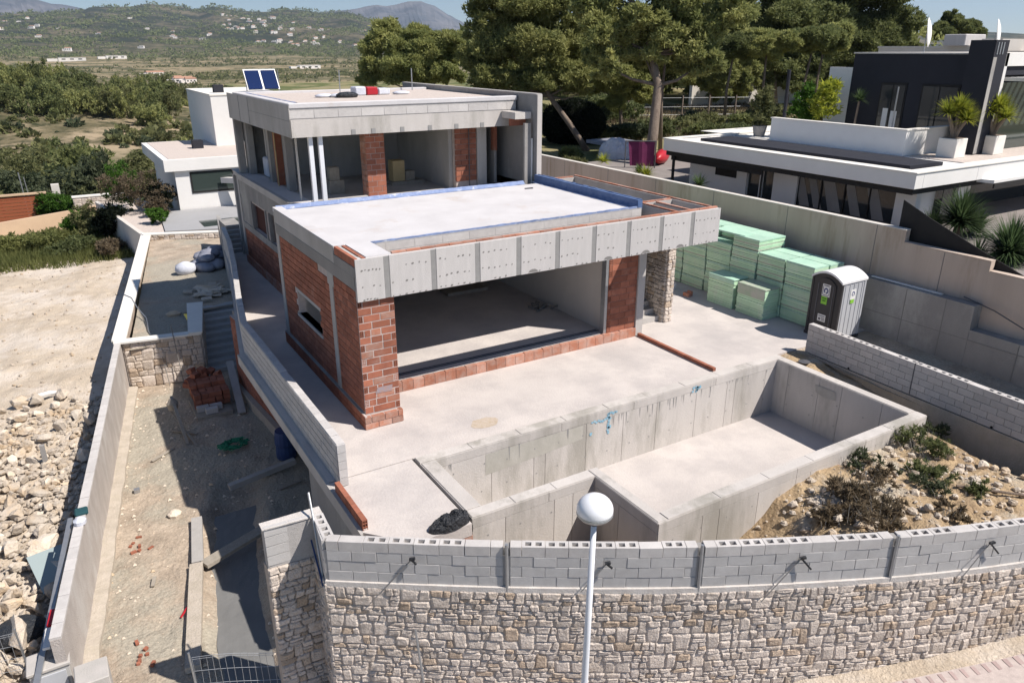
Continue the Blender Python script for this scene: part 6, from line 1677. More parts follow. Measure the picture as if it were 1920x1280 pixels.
part('frame', MB().tube([(27.4, 33.1, 2.7), (27.4, 33.1, 4.3)], .03).tube([(28.7, 32.1, 2.7), (28.7, 32.1, 4.3)], .03).tube([(27.4, 33.1, 4.28), (28.7, 32.1, 4.28)], .03), M['lampdark'], cl)
solo('red_kayak', MB().lathe([(.02, -1.5), (.3, -1.0), (.42, 0), (.3, 1.0), (.02, 1.5)], (0, 0, 0), 12), M['red'], 'bright red kayak lying behind the forked pine trunk', 'kayak', smooth=True).matrix_basis = T3((30.2, 33.2, 3.25)) @ Matrix.Rotation(2.2, 4, 'Z') @ Matrix.Rotation(1.57, 4, 'X') @ S3(.9, 1.0, .9)
solo('covered_boat', crumple(30.0, 36.6, 2.75, 1.5, .8, 1.15, 2.2, 8), M['bag'], 'pale blue-grey tarpaulin over a boat in the garden shade behind the magenta cloth', 'tarpaulin')
solo('garden_table', MB().box(30.2, 32.6, 38.5, 40.5, 3.3, 3.5).box(30.3, 30.5, 38.6, 38.8, 2.7, 3.3).box(32.3, 32.5, 38.6, 38.8, 2.7, 3.3), M['bag_g'], 'grey blue covered table in the garden left of the boat', 'table')

# ================================================================== trees
def pine(i, label, trunk, blobs, mat, dens=1.0, tr=.22, limbs=True, size=.42):
    r = random.Random(900 + i)
    t = thing('pine_tree', label, 'tree', trunk[0])
    n = len(trunk)
    m = MB().tube(trunk, [tr * (1 - .55 * k / max(1, n - 1)) for k in range(n)], 9)
    for b in blobs:
        k = min(range(n), key=lambda q: abs(trunk[q][2] - (b[2] - b[4] * 1.2)))
        k = max(k, 1); s = Vector(trunk[k]); e = Vector(b[:3]) - Vector((0, 0, b[4] * .3)); mid = s.lerp(e, .5) + Vector((r.uniform(-.3, .3), r.uniform(-.3, .3), -.25))
        m.tube([s, mid, e], [tr * .38, tr * .25, tr * .1], 6)
    part('trunk', m, M['bark'], t, smooth=True)
    # sub-clumps around each blob give an uneven outline
    bb = []
    for b in blobs:
        for q in range(8):
            d = Vector((r.gauss(0, 1), r.gauss(0, 1), r.gauss(0, .8))).normalized(); f = r.uniform(.35, .85)
            bb.append((b[0] + d.x * b[3] * f, b[1] + d.y * b[3] * f * 1.1, b[2] + d.z * b[4] * f, b[3] * r.uniform(.3, .55), b[4] * r.uniform(.28, .5)))
    vol = sum(b[3] * b[3] * b[4] for b in blobs) ** .75
    size *= .46
    N = int(min(150000, 21000 * dens * vol * (.30 / size)))
    link('crown', tri_mesh('pine_crown', leafcloud(N, bb, size, 300 + i, 1.25, puffs=len(bb) * 15), mat), t)
    return t
pine(0, 'separate bushy pine standing behind the upper roof', *([(24.97, 56.38, -1.0), (24.93, 56.32, 6.0), (25.22, 57.2, 8.31)],  [(22.81, 58.39, 7.73, 1.4, 1.4), (24.36, 58.16, 9.27, 1.98, 1.65), (26.24, 57.28, 9.85, 1.98, 1.4), (27.63, 56.0, 8.89, 1.65, 1.73), (24.89, 57.05, 7.54, 2.56, 1.49), (27.71, 55.33, 7.54, 1.16, 1.24), (22.26, 58.29, 6.77, 0.83, 0.74), (26.34, 56.25, 7.73, 2.06, 1.57)]), M['pine'], dens=1.2, tr=0.2, size=0.42)
pine(1, 'large pine with a leaning trunk right of the house', *([(30.83, 41.16, 2.6), (30.19, 42.3, 4.26), (29.35, 43.65, 6.08), (28.9, 44.98, 8.4), (28.91, 46.03, 10.73)],  [(26.34, 47.28, 10.06, 1.5, 1.5), (28.29, 46.71, 11.39, 2.67, 1.5), (30.42, 45.42, 11.39, 2.14, 1.6), (25.82, 46.76, 8.24, 1.6, 1.35), (27.55, 46.17, 9.23, 2.14, 1.42), (29.64, 44.83, 9.07, 2.49, 1.6), (30.9, 43.46, 7.74, 1.71, 1.42), (26.5, 45.82, 7.08, 1.78, 1.07), (28.63, 44.53, 7.08, 1.78, 1.14), (30.91, 44.52, 10.06, 1.6, 1.42), (31.09, 42.74, 6.41, 0.93, 0.78), (28.84, 47.28, 13.38, 2.49, 1.42), (31.16, 45.95, 13.55, 2.14, 1.42)]), M['pine'], dens=1.5, tr=0.22, size=0.42)
pine(2, 'tall forked pine before the villa eaves', *([(29.05, 33.07, 2.6), (29.73, 33.54, 4.53), (30.48, 34.25, 7.08), (30.51, 35.01, 8.77), (30.79, 35.87, 11.04)],  [(28.29, 37.32, 10.9, 1.52, 1.52), (29.07, 36.27, 9.62, 1.67, 1.37), (28.06, 36.36, 8.49, 1.22, 1.06), (30.34, 36.01, 10.76, 1.82, 1.52), (31.96, 35.16, 11.04, 1.82, 1.52), (32.45, 34.22, 9.62, 1.82, 1.37), (30.2, 35.19, 8.77, 1.37, 0.76), (33.92, 33.71, 10.47, 1.82, 1.67), (32.71, 33.48, 8.35, 1.52, 0.85), (32.07, 35.94, 12.88, 2.43, 1.22), (29.47, 37.51, 12.88, 1.82, 1.22), (34.38, 34.47, 12.74, 1.82, 1.22)]), M['pine'], dens=1.5, tr=0.34, size=0.42)
pine(3, 'slender pine between the forked pine and the dark pines', *([(56.72, 55.9, 2.6), (57.66, 56.95, 6.15), (59.01, 58.15, 10.58)],  [(58.41, 57.17, 7.62, 2.64, 2.11), (60.3, 56.7, 9.1, 2.38, 2.38), (56.08, 57.91, 6.15, 1.8, 1.37), (59.89, 58.07, 11.56, 3.17, 3.17), (60.7, 55.33, 6.64, 1.8, 2.11), (57.64, 56.4, 4.91, 1.48, 1.06), (61.49, 58.68, 15.01, 3.17, 2.38)]), M['pine'], dens=1.2, tr=0.22, size=0.6)
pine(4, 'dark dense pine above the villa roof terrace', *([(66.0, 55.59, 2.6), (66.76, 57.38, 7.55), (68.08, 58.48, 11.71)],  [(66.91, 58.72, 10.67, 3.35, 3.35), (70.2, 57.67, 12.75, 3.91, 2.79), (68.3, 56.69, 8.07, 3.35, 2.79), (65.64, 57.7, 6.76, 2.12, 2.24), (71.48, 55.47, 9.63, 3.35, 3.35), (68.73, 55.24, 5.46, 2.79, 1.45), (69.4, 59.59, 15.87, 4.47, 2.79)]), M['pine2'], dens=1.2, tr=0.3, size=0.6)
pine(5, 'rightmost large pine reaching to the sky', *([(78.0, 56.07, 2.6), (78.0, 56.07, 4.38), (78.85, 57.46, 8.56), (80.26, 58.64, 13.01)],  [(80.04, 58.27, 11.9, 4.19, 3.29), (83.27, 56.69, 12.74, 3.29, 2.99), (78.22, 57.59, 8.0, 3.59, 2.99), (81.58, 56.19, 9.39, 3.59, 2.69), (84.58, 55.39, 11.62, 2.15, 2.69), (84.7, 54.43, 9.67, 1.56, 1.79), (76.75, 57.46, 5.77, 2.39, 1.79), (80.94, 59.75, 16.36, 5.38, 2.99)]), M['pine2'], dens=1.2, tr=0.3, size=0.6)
pine(6, 'low pine crown between the leaning and the forked trunks', *([(37.36, 45.7, 2.6), (37.92, 46.77, 5.69), (38.34, 47.71, 8.32)],  [(38.04, 47.21, 6.82, 2.22, 1.46), (36.31, 48.26, 6.82, 1.46, 1.62), (38.89, 46.27, 5.88, 1.46, 1.05), (37.18, 46.96, 5.12, 1.05, 0.65)]), M['pine'], dens=1.2, tr=0.16, size=0.42)
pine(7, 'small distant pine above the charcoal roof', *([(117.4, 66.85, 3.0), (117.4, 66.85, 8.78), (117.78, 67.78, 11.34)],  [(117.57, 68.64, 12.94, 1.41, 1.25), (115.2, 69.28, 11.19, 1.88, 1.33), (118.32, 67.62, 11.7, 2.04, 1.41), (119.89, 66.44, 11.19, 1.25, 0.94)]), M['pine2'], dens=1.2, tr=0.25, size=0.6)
for i_, (x_, y_, h_, dx_, l_) in enumerate(((36.4, 41.0, 6.0, .2, 'thin dark pine trunk left of the forked pine'), (35.2, 38.9, 6.6, -.1, 'second thin dark pine trunk just left of the forked pine'), (50.5, 48.0, 6.5, .4, 'thin pine trunk among the middle pines'), (53.5, 46.4, 6.8, -.5, 'leaning thin pine trunk among the middle pines'), (57.0, 45.4, 7.2, .6, 'thin pine trunk right of the middle pines'), (61.5, 47.5, 7.6, .3, 'thin pine trunk before the distant garden wall'))):
    q_ = [(x_, y_, 2.5), (x_ + dx_ * .4, y_ + .2, 2.5 + h_ * .5), (x_ + dx_, y_, 2.5 + h_)]
    pine(40 + i_, l_, q_, [(x_ + dx_, y_, 2.7 + h_, 1.9, 1.3), (x_ + dx_ - 1.2, y_ + .4, 2.2 + h_, 1.2, .8), (x_ + dx_ + 1.2, y_ - .3, 2.3 + h_, 1.2, .8)], M['pine' if i_ % 2 else 'pine2'], dens=.8, tr=.15, size=.42)
# shrubs and hedge-like plants
def shrub(label, x, y, z, rx, rz, mat, n, seed, size=.22, name='shrub', cat='shrub', group=None, clumps=9, stem=True):
    r = random.Random(seed)
    bb = [(x + r.gauss(0, .42) * rx, y + r.gauss(0, .42) * rx, z + rz * r.uniform(.35, 1.1), rx * r.uniform(.35, .6), rz * r.uniform(.3, .55)) for k in range(clumps)]
    t = thing(name, label, cat, (x, y, z), group)
    link('foliage', tri_mesh('foliage', leafcloud(n, bb, size, seed, 1.2), mat), t)
    if stem: part('stems', MB().tube([(x, y, z - .5), (x, y, z + rz * .8)], [.08 * rx, .03 * rx], 6).tube([(x, y, z), (x + .3 * rx, y, z + rz)], [.04 * rx, .02 * rx], 5).tube([(x, y, z), (x - .3 * rx, y + .2, z + rz)], [.04 * rx, .02 * rx], 5), M['bark'], t)
    return t
# big round dark bush
t_ = thing('round_bush', 'big round almost black bush beside the leaning pine trunk', 'bush', (31.2, 42.6, 2.6))
rs = np.random.RandomState(4); n = 26000
d = rs.normal(size=(n, 3)); d /= np.linalg.norm(d, axis=1)[:, None]
c = np.array([32.3, 45.0, 4.1]) + d * np.array([2.25, 2.25, 1.6]) * rs.uniform(.86, 1.03, n)[:, None]
q = np.cross(d, rs.normal(size=(n, 3))); q /= np.linalg.norm(q, axis=1)[:, None]; dd = d + rs.normal(size=(n, 3)) * .7
link('foliage', tri_mesh('foliage', np.stack([c - q * .05, c + q * .05, c + dd * .1], 1).reshape(-1, 3), M['darkbush']), t_)
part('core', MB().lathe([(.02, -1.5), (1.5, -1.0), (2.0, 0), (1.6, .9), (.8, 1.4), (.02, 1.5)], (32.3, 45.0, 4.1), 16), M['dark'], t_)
# garden undergrowth behind the fence on the right
r = random.Random(17)
UG = [(33.6, 45.5, 2.0, 1.5), (36.5, 43.5, 2.4, 1.8), (40, 45, 2.4, 1.8), (43.5, 43, 2.2, 1.3), (46.5, 46.8, 2.6, 1.6), (50, 50, 2.2, 1.1), (46, 42.5, 2.0, 1.0), (52, 46, 2.6, 1.4), (58, 50, 3, 1.8), (38, 50, 3.4, 3.2), (44, 55, 3.6, 3.4), (30.5, 49, 2.6, 2.4), (34, 54, 3.4, 3.0), (28.0, 46, 2.4, 2.2), (62, 47, 3.4, 2.0), (27.5, 38.5, 1.0, .8), (25.6, 35.4, .8, .6)]
DD = ['low dark shrub in the garden left of the forked pine', 'rounded green shrub lit between the pine trunks', 'yellowish green shrub behind the covered boat', 'dark low shrub before the garden fence', 'greyish shrub at the foot of the middle pines', 'low lavender-like shrub along the garden fence', 'small grey shrub beside the villa roof edge', 'wide low shrub right of the middle pines', 'dark shrub under the right pines', 'tall bright shrub deep between the trunks', 'tall shrub far behind the middle pines', 'bushy shrub behind the round black bush', 'big shrub behind the leaning pine', 'dark shrub against the rear corner of the house', 'wide shrub under the rightmost pines', 'low plant by the garden path in shade', 'small plant on the beige wall top near the house']
for i, (x, y, rx, rz) in enumerate(UG):
    shrub(DD[i], x, y, 2.7 + max(0, (y - 34) * .02), rx * .7, rz * .42, [M['bushm'], M['olive'], M['weed'], M['pine2']][i % 4], int(2000 * rx), 200 + i, .26)
fn = thing('garden_fence', 'grey mesh garden fence running behind the pines', 'fence', (50, 52, 2.8))
fm = MB()
for k in range(14):
    x, y = 44 + 2.4 * k, 57 - 1.0 * k; part('post', MB().box(x - .05, x + .05, y - .05, y + .05, 2.7, 5.0), M['bark'], fn)
for z in (3.3, 4.0, 4.8): fm.tube([(44, 57, z), (75.2, 44, z)], .012, 4)
part('wires', fm, M['metal'], fn)
solo('distant_white_wall', MB().box(60, 80, 62, 62.4, 2.5, 6.6), M['offwhite'], 'pale garden wall glimpsed between the right pine trunks', 'wall')
solo('blue_pool_cover', MB().box(47, 52, 66, 66.3, 5.2, 6.8), mk('blue_cover', (.10, .28, .55)), 'patch of bright blue cover seen between the pine trunks', 'cover')

# ---- weeds on the soil mound
def weed(label, x, y, s, seed, mat, n=120, h=.5):
    z = mound_h(x, y); t = thing('weed', label, 'weed', (x, y, z)); r = random.Random(seed)
    tw = MB()
    for k in range(n // 4):
        a = r.uniform(0, 6.28); l = h * r.uniform(.5, 1.2)
        p0 = Vector((x + r.gauss(0, s * .3), y + r.gauss(0, s * .3), z - .02)); p1 = p0 + Vector((math.cos(a) * l * .45, math.sin(a) * l * .45, l * .8)); tw.tube([p0, (p0 + p1) / 2 + Vector((0, 0, .04)), p1], [.007, .005, .002], 3, cap=False)
    tag(part('twigs', tw, M['twig'], t), kind='stuff')
    bb = [(x + r.gauss(0, s * .4), y + r.gauss(0, s * .4), z + h * r.uniform(.15, .6), s * r.uniform(.2, .4), h * .25) for k in range(9)]
    link('leaves', tri_mesh('leaves', leafcloud(n * 9, bb, .06, seed, 1.8), mat), t)
weed('green weed clump with white flecks at the far pool corner', 17.3, 9.0, .85, 1, M['weed'], 220, .55)
weed('grey-green tuft of weed against the pool front wall', 15.2, 9.15, .65, 2, M['olive'], 110, .4)
weed('dark green weed in the middle right of the soil mound', 16.3, 8.0, .65, 3, M['weed'], 130, .36)
weed('sprawling weed below the middle weed on the mound', 15.6, 7.5, .6, 4, M['olive'], 100, .26)
weed('large grey-brown bush of dry twigs in the middle of the mound', 13.9, 8.25, .9, 5, M['dryweed'], 240, .55)
weed('dry twiggy weed spreading toward the street wall', 13.6, 7.6, 1.0, 6, M['dryweed'], 320, .45)
weed('sparse dry weed on the left slope of the mound', 12.9, 8.1, .5, 7, M['dryweed'], 110, .3)
weed('small dark tuft on the pale ridge of the mound', 15.1, 8.5, .4, 8, M['dryweed'], 90, .28)
weed('sparse weed near the rusty rod on the mound', 16.4, 7.0, .5, 9, M['weed'], 80, .22)
weed('thin weed at the shaded foot of the yard block wall', 18.6, 9.6, .5, 10, M['olive'], 120, .45)
weed('tiny green tuft low on the mound beside the street wall', 14.9, 6.75, .4, 11, M['dryweed'], 80, .22)
scatter_rocks('mound_stones', 700, (lambda r: (lambda x: (x, fwy(x) + .3 + (9.3 - fwy(x) - .3) * r.random()))(12.0 + 6.3 * r.random())), mound_h, .04, .26, M['rock'], 19, 3)
for i, (x, y, s) in enumerate(((13.0, 8.0, .42), (15.5, 8.35, .3), (15.9, 8.1, .28), (14.6, 7.0, .33), (15.3, 6.65, .36), (15.0, 8.7, .22), (17.6, 8.2, .4), (17.9, 7.6, .45))):
    o = link('mound_stone', ROCK[i % 10], None, T3((x, y, mound_h(x, y) + s * .2)) @ Matrix.Rotation(i, 4, 'Z') @ S3(s, s * .8, s * .8)); tag(o, ['pale boulder on the dug left slope of the mound', 'white stone left of the dark weed on the mound', 'small white stone beside the dark weed', 'flat pale stone above the fourth wall bay', 'double pale stone near the right wall post', 'little stone below the pool wall tuft', 'pale stone in the ridge along the block wall', 'rough pale lump at the right end of the ridge'][i], 'stone')
solo('rusty_rod', MB().tube([(16.1, 7.25, mound_h(16.1, 7.25) + .06), (17.6, 5.9, mound_h(17.6, 5.9) + .1)], .03, 6), M['bark'], 'dark rusty rod lying on the soil mound at the right edge', 'rod')
solo('rusty_edge', MB().bar((12.35, 9.36, -1.0), (14.9, 9.38, -.36), .05, .05), M['terracotta'], 'rusty strip along the foot of the pool front wall', 'strip')
solo('manhole_lid', MB().lathe([(.16, 0), (.18, .03), (.02, .05)], (18.75, 13.55, .0), 16), M['lampdark'], 'small round dark lid on the ground at the block wall end', 'lid')

# ================================================================== left background: neighbour house and gardens
nh = thing('left_white_house', 'white cubic house with flat gravel roof beyond the raised planter', 'house', (9.45, 60.9, -1.5))  # house and garden groups here scaled about the camera, written as plain numbers
part('main_wall', MB().box(7.19, 13.65, 56.7, 67.73, -2.76, 1.18), M['white'], nh)
rf_ = part('roof', MB().box(6.56, 13.65, 56.44, 68.46, 1.19, 1.965), M['white'], nh)
part('roof_gravel', B(6.95, 13.66, 56.8, 68.1, 1.966, 1.99), M['gravel'], rf_)
part('roof_vent', MB().box(9.45, 10.19, 61.95, 62.69, 1.96, 2.59), M['black'], rf_)
wn = part('window', MB().box(8.14, 11.45, 56.65, 56.7, -0.43, 1.04), M['awning'], nh); part('pane', B(8.24, 11.34, 56.63, 56.65, -0.3, 0.94), M['poolglass'], wn)
tb = part('tower', MB().box(11.34, 16.8, 63.0, 73.5, -2.55, 5.69), M['white'], nh)
part('tower_coping', MB().box(11.29, 16.8, 62.95, 73.5, 5.69, 5.8), M['coping'], tb)
part('tower_vent', MB().box(12.08, 12.81, 65.1, 65.73, 5.8, 6.38), M['black'], tb)
w_ = part('window', MB().box(12.86, 13.55, 62.96, 63.0, 2.28, 4.38), M['awning'], tb)
part('dark_canopy', MB().prism([(10.08, 56.39), (13.65, 53.03), (13.65, 54.18), (10.61, 56.44)], 0.18, 0.55), M['conc_b'], nh)
sp_ = thing('solar_panels', 'pair of blue solar panels on a tilted white frame on the roof behind', 'solar panels', (14.7, 65, 5.7))
for k in range(2):
    x = 14.7 + 1.28 * k
    fr_ = part('frame', MB().add([(x - .05, 64.9, 5.96), (x + 1.2, 64.9, 5.96), (x + 1.1, 65.6, 7.48), (x - .15, 65.6, 7.48), (x - .05, 64.96, 5.94), (x + 1.2, 64.96, 5.94), (x + 1.1, 65.66, 7.46), (x - .15, 65.66, 7.46)], [(0, 1, 2, 3), (4, 7, 6, 5), (0, 4, 5, 1), (1, 5, 6, 2), (2, 6, 7, 3), (3, 7, 4, 0)]), M['metal'], sp_)
    part('panel', MB().add([(x + .02, 64.85, 6.02), (x + 1.13, 64.85, 6.02), (x + 1.04, 65.52, 7.41), (x - .07, 65.52, 7.41)], [(0, 1, 2, 3)]), M['solar'], fr_)
part('strut', MB().tube([(14.7, 65.6, 5.7), (14.7, 65.6, 7.3)], .04), M['metal'], sp_)
part('strut', MB().tube([(17.3, 65.6, 5.7), (17.3, 65.6, 7.4)], .04), M['metal'], sp_)
solo('white_house_terrace', MB().prism([(5.3, 50.2), (14, 47.5), (14, 56.6), (5.8, 56.6)], -3.5, -1.5), mk('grey_tiles', (.36, .36, .365), (.32, .32, .325), scale=.6), 'grey tiled terrace in front of the white cubic house', 'terrace')
solo('pool_strip', MB().box(7.6, 14, 50.2, 52.2, -1.5, -1.485), M['poolglass'], 'dark green pool strip at the edge of the grey tiled terrace', 'pool')
solo('garden_boundary_wall', MB().prism([(2.29, 63.3), (2.50, 63.5), (4.15, 50.1), (3.92, 49.8)], -4.6, -1.5), M['offwhite'], 'long white garden wall running from the planter to the stone wall', 'wall')
gs = solo('garden_stone_wall', MB().box(.95, 5.6, 66, 66.4, -4.6, -1.55), M['smortar'], 'low tan stone garden wall behind the clipped hedge', 'wall')
masonry(gs, (.95, 65.98, 0), (1, 0, 0), (0, -1, 0), 4.6, -3.9, -1.6, .24, .6, .1)
part('coping', B(.9, 5.65, 65.9, 66.5, -1.55, -1.45), M['coping'], gs)
solo('gravel_bed', MB().prism([(4.0, 50.4), (5.3, 50.4), (5.8, 58), (6.8, 62), (2.6, 63)], -4, -1.6), M['gravel'], 'dark gravel bed beside the grey tiled terrace', 'bed')
for i, (x, y, rx, rz, l, m_, z) in enumerate(((4.7, 57.5, 1.7, 1.9, 'tall brownish garden shrub left of the white house', M['dryweed'], -1.6), (4.2, 59.5, 1.2, 2.3, 'bright green shrub behind the brownish garden shrub', M['hedge'], -1.6), (5.35, 53.2, .7, .75, 'small round green bush on the gravel bed', M['hedge'], -1.6), (6.3, 57.3, .9, 1.3, 'dark shrub in the corner of the white house wall', M['darkbush'], -1.6), (5.7, 55.6, .9, .95, 'reddish low shrub before the white house', M['dryweed'], -1.6))):
    shrub(l, x, y, z, rx, rz, m_, 4200, 400 + i, .13, stem=False)
# clipped hedge, terracotta fence, peach wall, weeds
hg = thing('clipped_hedge', 'bright green clipped hedge in front of the terracotta fence', 'hedge', (.6, 67, -3.5))
bb = [(-.9 + .52 * k, 68.4 - .35 * k, -2.35 + .2 * math.sin(k * .8) - .08 * k, .65, 1.0 - .06 * k) for k in range(7)]
link('foliage', tri_mesh('foliage', leafcloud(19000, bb, .15, 77, 1.0), M['hedge']), hg)
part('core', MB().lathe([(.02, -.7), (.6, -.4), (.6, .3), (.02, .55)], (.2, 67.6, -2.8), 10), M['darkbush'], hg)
tf = thing('terracotta_fence', 'terracotta slatted fence at the left edge behind the peach wall', 'fence', (-4.5, 68.6, -3.5))
for k in range(8): part('slat', MB().box(-10.5, -.8, 68.6, 68.66, -3.45 + .25 * k, -3.23 + .25 * k), M['terracotta'], tf)
for x in (-9.4, -6.5, -3.8, -1.0): part('post', B(x, x + .12, 68.67, 68.8, -4, -1.4), M['terracotta'], tf)
part('capping', MB().box(-10.5, -.7, 68.5, 68.85, -1.42, -1.30), M['peach'], tf)
solo('gate_pillar', MB().box(-.3, .25, 69.2, 69.8, -4, -.9), M['offwhite'], 'pale pillar ending the terracotta fence behind the hedge', 'pillar')
solo('peach_wall', MB().prism([(-10.5, 58.8), (-10.5, 59.1), (2.6, 66.1), (2.6, 65.8)], -4.2, -2.25), M['peach'], 'low peach coloured wall between the vacant lot and the hedge', 'wall')
solo('fence_pole', MB().tube([(-2.3, 74, -5), (-2.4, 74, -.4)], .045), M['metal'], 'taller thin galvanised pole in the scrub behind the terracotta fence', 'pole')
solo('fence_pole', MB().tube([(-1.9, 74, -5), (-2.1, 74, -.8)], .035), M['metal'], 'shorter thin galvanised pole in the scrub behind the terracotta fence', 'pole')
GL = [(1.1, 60.8, 1.3, 1.3, 'bright green bush against the peach wall', M['hedge']), (2.7, 57.5, 1.0, 1.9, 'dark cypress-like bush against the white garden wall', M['darkbush']), (-1.2, 58.0, 1.9, .8, 'wide olive-green weed patch at the lot edge below the hedge', M['grass']), (.5, 55.5, 1.6, .7, 'low grass clump at the back of the vacant lot', M['weed']), (2.3, 54.0, 1.0, .8, 'purple-brown weeds beside the boundary wall', M['dryweed']), (-3.4, 58.6, 2.0, .9, 'pale weed patch at the back left of the vacant lot', M['grass']), (1.9, 59.2, 1.2, 1.7, 'dark green bush in the corner of the white garden wall', M['bushm'])]
for i, (x, y, rx, rz, l, m_) in enumerate(GL): shrub(l, x, y, -3.45, rx, rz, m_, 6200, 440 + i, .16, stem=False)
def grassfield(name, n, fx, zf, h, mat, seed):
    rs = random.Random(seed); vs = []
    for k in range(n):
        x, y = fx(rs); z = zf(x, y) - .03; a = rs.uniform(0, 6.28); l = h * rs.uniform(.4, 1.2); w = .02 * (1 + h)
        dx, dy = math.cos(a) * w, math.sin(a) * w
        vs += [(x - dx, y - dy, z), (x + dx, y + dy, z), (x + rs.gauss(0, .25) * l, y + rs.gauss(0, .25) * l, z + l)]
    return tag(link(name, tri_mesh(name, np.array(vs), mat)), kind='stuff')
def gx(r):
    y = 52.5 + 9.0 * r.random() ** .7; return wall_x(y) - .3 - (r.random()) * 12, y
grassfield('lot_grass', 26000, gx, lot_h, .6, M['grass'], 3)
def gx2(r):
    y = 60 + 55 * r.random(); az = R(-8 + 26 * r.random()); return (y + 10) * math.tan(az), y + 10
grassfield('scrub_grass', 60000, gx2, terr, .75, M['grass'], 4)
def gx3(r): return 34 + 36 * r.random(), 42 + 22 * r.random()
grassfield('garden_grass', 16000, gx3, lambda x, y: 2.7 + (y - 34) * .02, .4, M['dryweed'], 6)

# ---- the scrub, woods and houses of the valley
def pol(az, r_): return r_ * math.sin(R(az)), r_ * math.cos(R(az))
protos = []
for k in range(5):
    mt_ = [M['bushm'], M['olive'], M['pine2'], M['bushm'], M['pine']][k]; r = random.Random(600 + k)
    bb = [(r.gauss(0, .36), r.gauss(0, .36), r.uniform(.3, .8), r.uniform(.25, .45), r.uniform(.22, .36)) for q in range(13)]
    protos.append(tri_mesh('scrub_bush', leafcloud(4200, bb, .085, 620 + k, 1.0), mt_))
NB = [ # azimuth, distance, half width, height, kind, label
 (-.5, 92, 4.6, 4.2, 1, 'grey-green bush at the left edge of the picture'), (2.6, 95, 3.2, 5.6, 1, 'dark rounded bush with pale dead branches beside it'), (1.2, 118, 5.5, 6.0, 2, 'very dark clump of trees in the left middle distance'),
 (4.8, 88, 4.2, 3.6, 0, 'broad bush in front of the dark clump'), (5.6, 110, 5.0, 4.4, 0, 'bush between the dark clump and the big pine-like tree'), (9.6, 96, 5.0, 6.2, 4, 'big light-green tree left of the white tower'),
 (7.2, 112, 4.4, 4.6, 3, 'dark tree left of the big light-green tree'), (11.6, 100, 3.4, 5.2, 2, 'dark tree touching the white tower'), (-2.2, 110, 4.4, 4.4, 0, 'olive bush on the far left of the meadow'), (-1.2, 140, 5, 4.5, 3, 'dark bush cut by the left edge below the wooded hill'),
 (17.2, 190, 9, 8, 3, 'rounded green tree seen above the upper roof'), (19.4, 210, 9, 7, 0, 'low broad tree above the upper roof centre'), (7.6, 150, 3.2, 3.0, 3, 'small bush on the tan terraces'), (5.4, 160, 3.0, 2.6, 0, 'small dark bush beside the tan slope'), (10.6, 165, 4.0, 2.6, 2, 'low dark bush behind the light-green tree'), (6.6, 185, 3.8, 3.6, 3, 'round bush at the end of the tan bank'),
 (-.8, 78, 3.2, 2.8, 1, 'silvery bush above the terracotta fence'), (3.9, 74, 2.8, 1.9, 1, 'pale low scrub behind the hedge'), (6.4, 76, 3.2, 1.9, 3, 'low green scrub left of the white house')]
for i, (az, r_, w, h, k, l) in enumerate(NB):
    x, y = pol(az, r_); o = link('scrub_bush', protos[k], None, T3((x, y, terr(x, y) - h * .12)) @ Matrix.Rotation(i * 1.3, 4, 'Z') @ S3(w, w, h)); tag(o, l, 'bush')
# darker tree belt beyond the villa garden
r = random.Random(91); BT = []
for k in range(34): BT.append((30 + 27 * (k + .5) / 34 + r.uniform(-.4, .4), r.uniform(92, 135)))
for i, (az, r_) in enumerate(BT):
    x, y = pol(az, r_); w = r.uniform(5.5, 8); o = link('belt_tree', protos[(2, 4, 2, 3)[i % 4]], None, T3((x, y, 2.2 + (y - 34) * .02)) @ Matrix.Rotation(i * 1.7, 4, 'Z') @ S3(w, w, r.uniform(7, 11))); tag(o, 'tree of the dense belt beyond the villa garden, %s from the left' % ordinal(i), 'tree', 'tree belt beyond the villa garden')
# wood on the small hill at the left
r = random.Random(88)
wood_pts = []
for k in range(46):
    az = r.uniform(-3.2, 8.0) ; r_ = 225 + 60 * r.random() + (az - 2) * -2; wood_pts.append((az, r_))
for i, (az, r_) in enumerate(sorted(wood_pts, key=lambda q: -q[1])):
    x, y = pol(az, r_); w = r.uniform(5, 8); o = link('hill_tree', protos[(2, 4, 2, 3)[i % 4]], None, T3((x, y, terr(x, y) - 1)) @ Matrix.Rotation(i * 2.1, 4, 'Z') @ S3(w * .8, w * .8, w * 1.15)); tag(o, 'dark pine of the small wood on the left hillside, %s from the back' % ordinal(i), 'tree', 'pines of the small wood on the left hill')
def scatter_bush(name, n, azr, rr_, smin, smax, mat, seed, tris=26, thr=None, pw=1):
    r = random.Random(seed); out = []
    rs = np.random.RandomState(seed)
    for k in range(n):
        az = r.uniform(*azr); r_ = math.exp(math.log(rr_[0]) + (math.log(rr_[1]) - math.log(rr_[0])) * r.random() ** pw); x, y = pol(az, r_)
        if thr is not None and fbm(x, y, 1 / 45. if r_ < 900 else 1 / 260., 3, 11) < thr: continue
        z = terr(x, y); s = (smin + (smax - smin) * r.random() ** 2) * (1 + r_ / 1500.)
        d = rs.normal(size=(tris, 3)); d /= np.linalg.norm(d, axis=1)[:, None]; d[:, 2] = np.abs(d[:, 2])
        c = np.array([x, y, z]) + d * np.array([s, s, s * .8]) * rs.uniform(.5, 1, tris)[:, None]
        q = rs.normal(size=(tris, 3)); q /= np.linalg.norm(q, axis=1)[:, None]; t = np.cross(q, d)
        w = s * .38
        out.append(np.stack([c - q * w, c + q * w, c + d * w * 1.2 + t * w * .8], 1).reshape(-1, 3))
    return tag(link(name, tri_mesh(name, np.concatenate(out), mat)), kind='stuff')
scatter_bush('near_scrub', 1500, (-12, 24), (95, 420), .5, 2.4, M['bushm'], 31, 60, -.05)
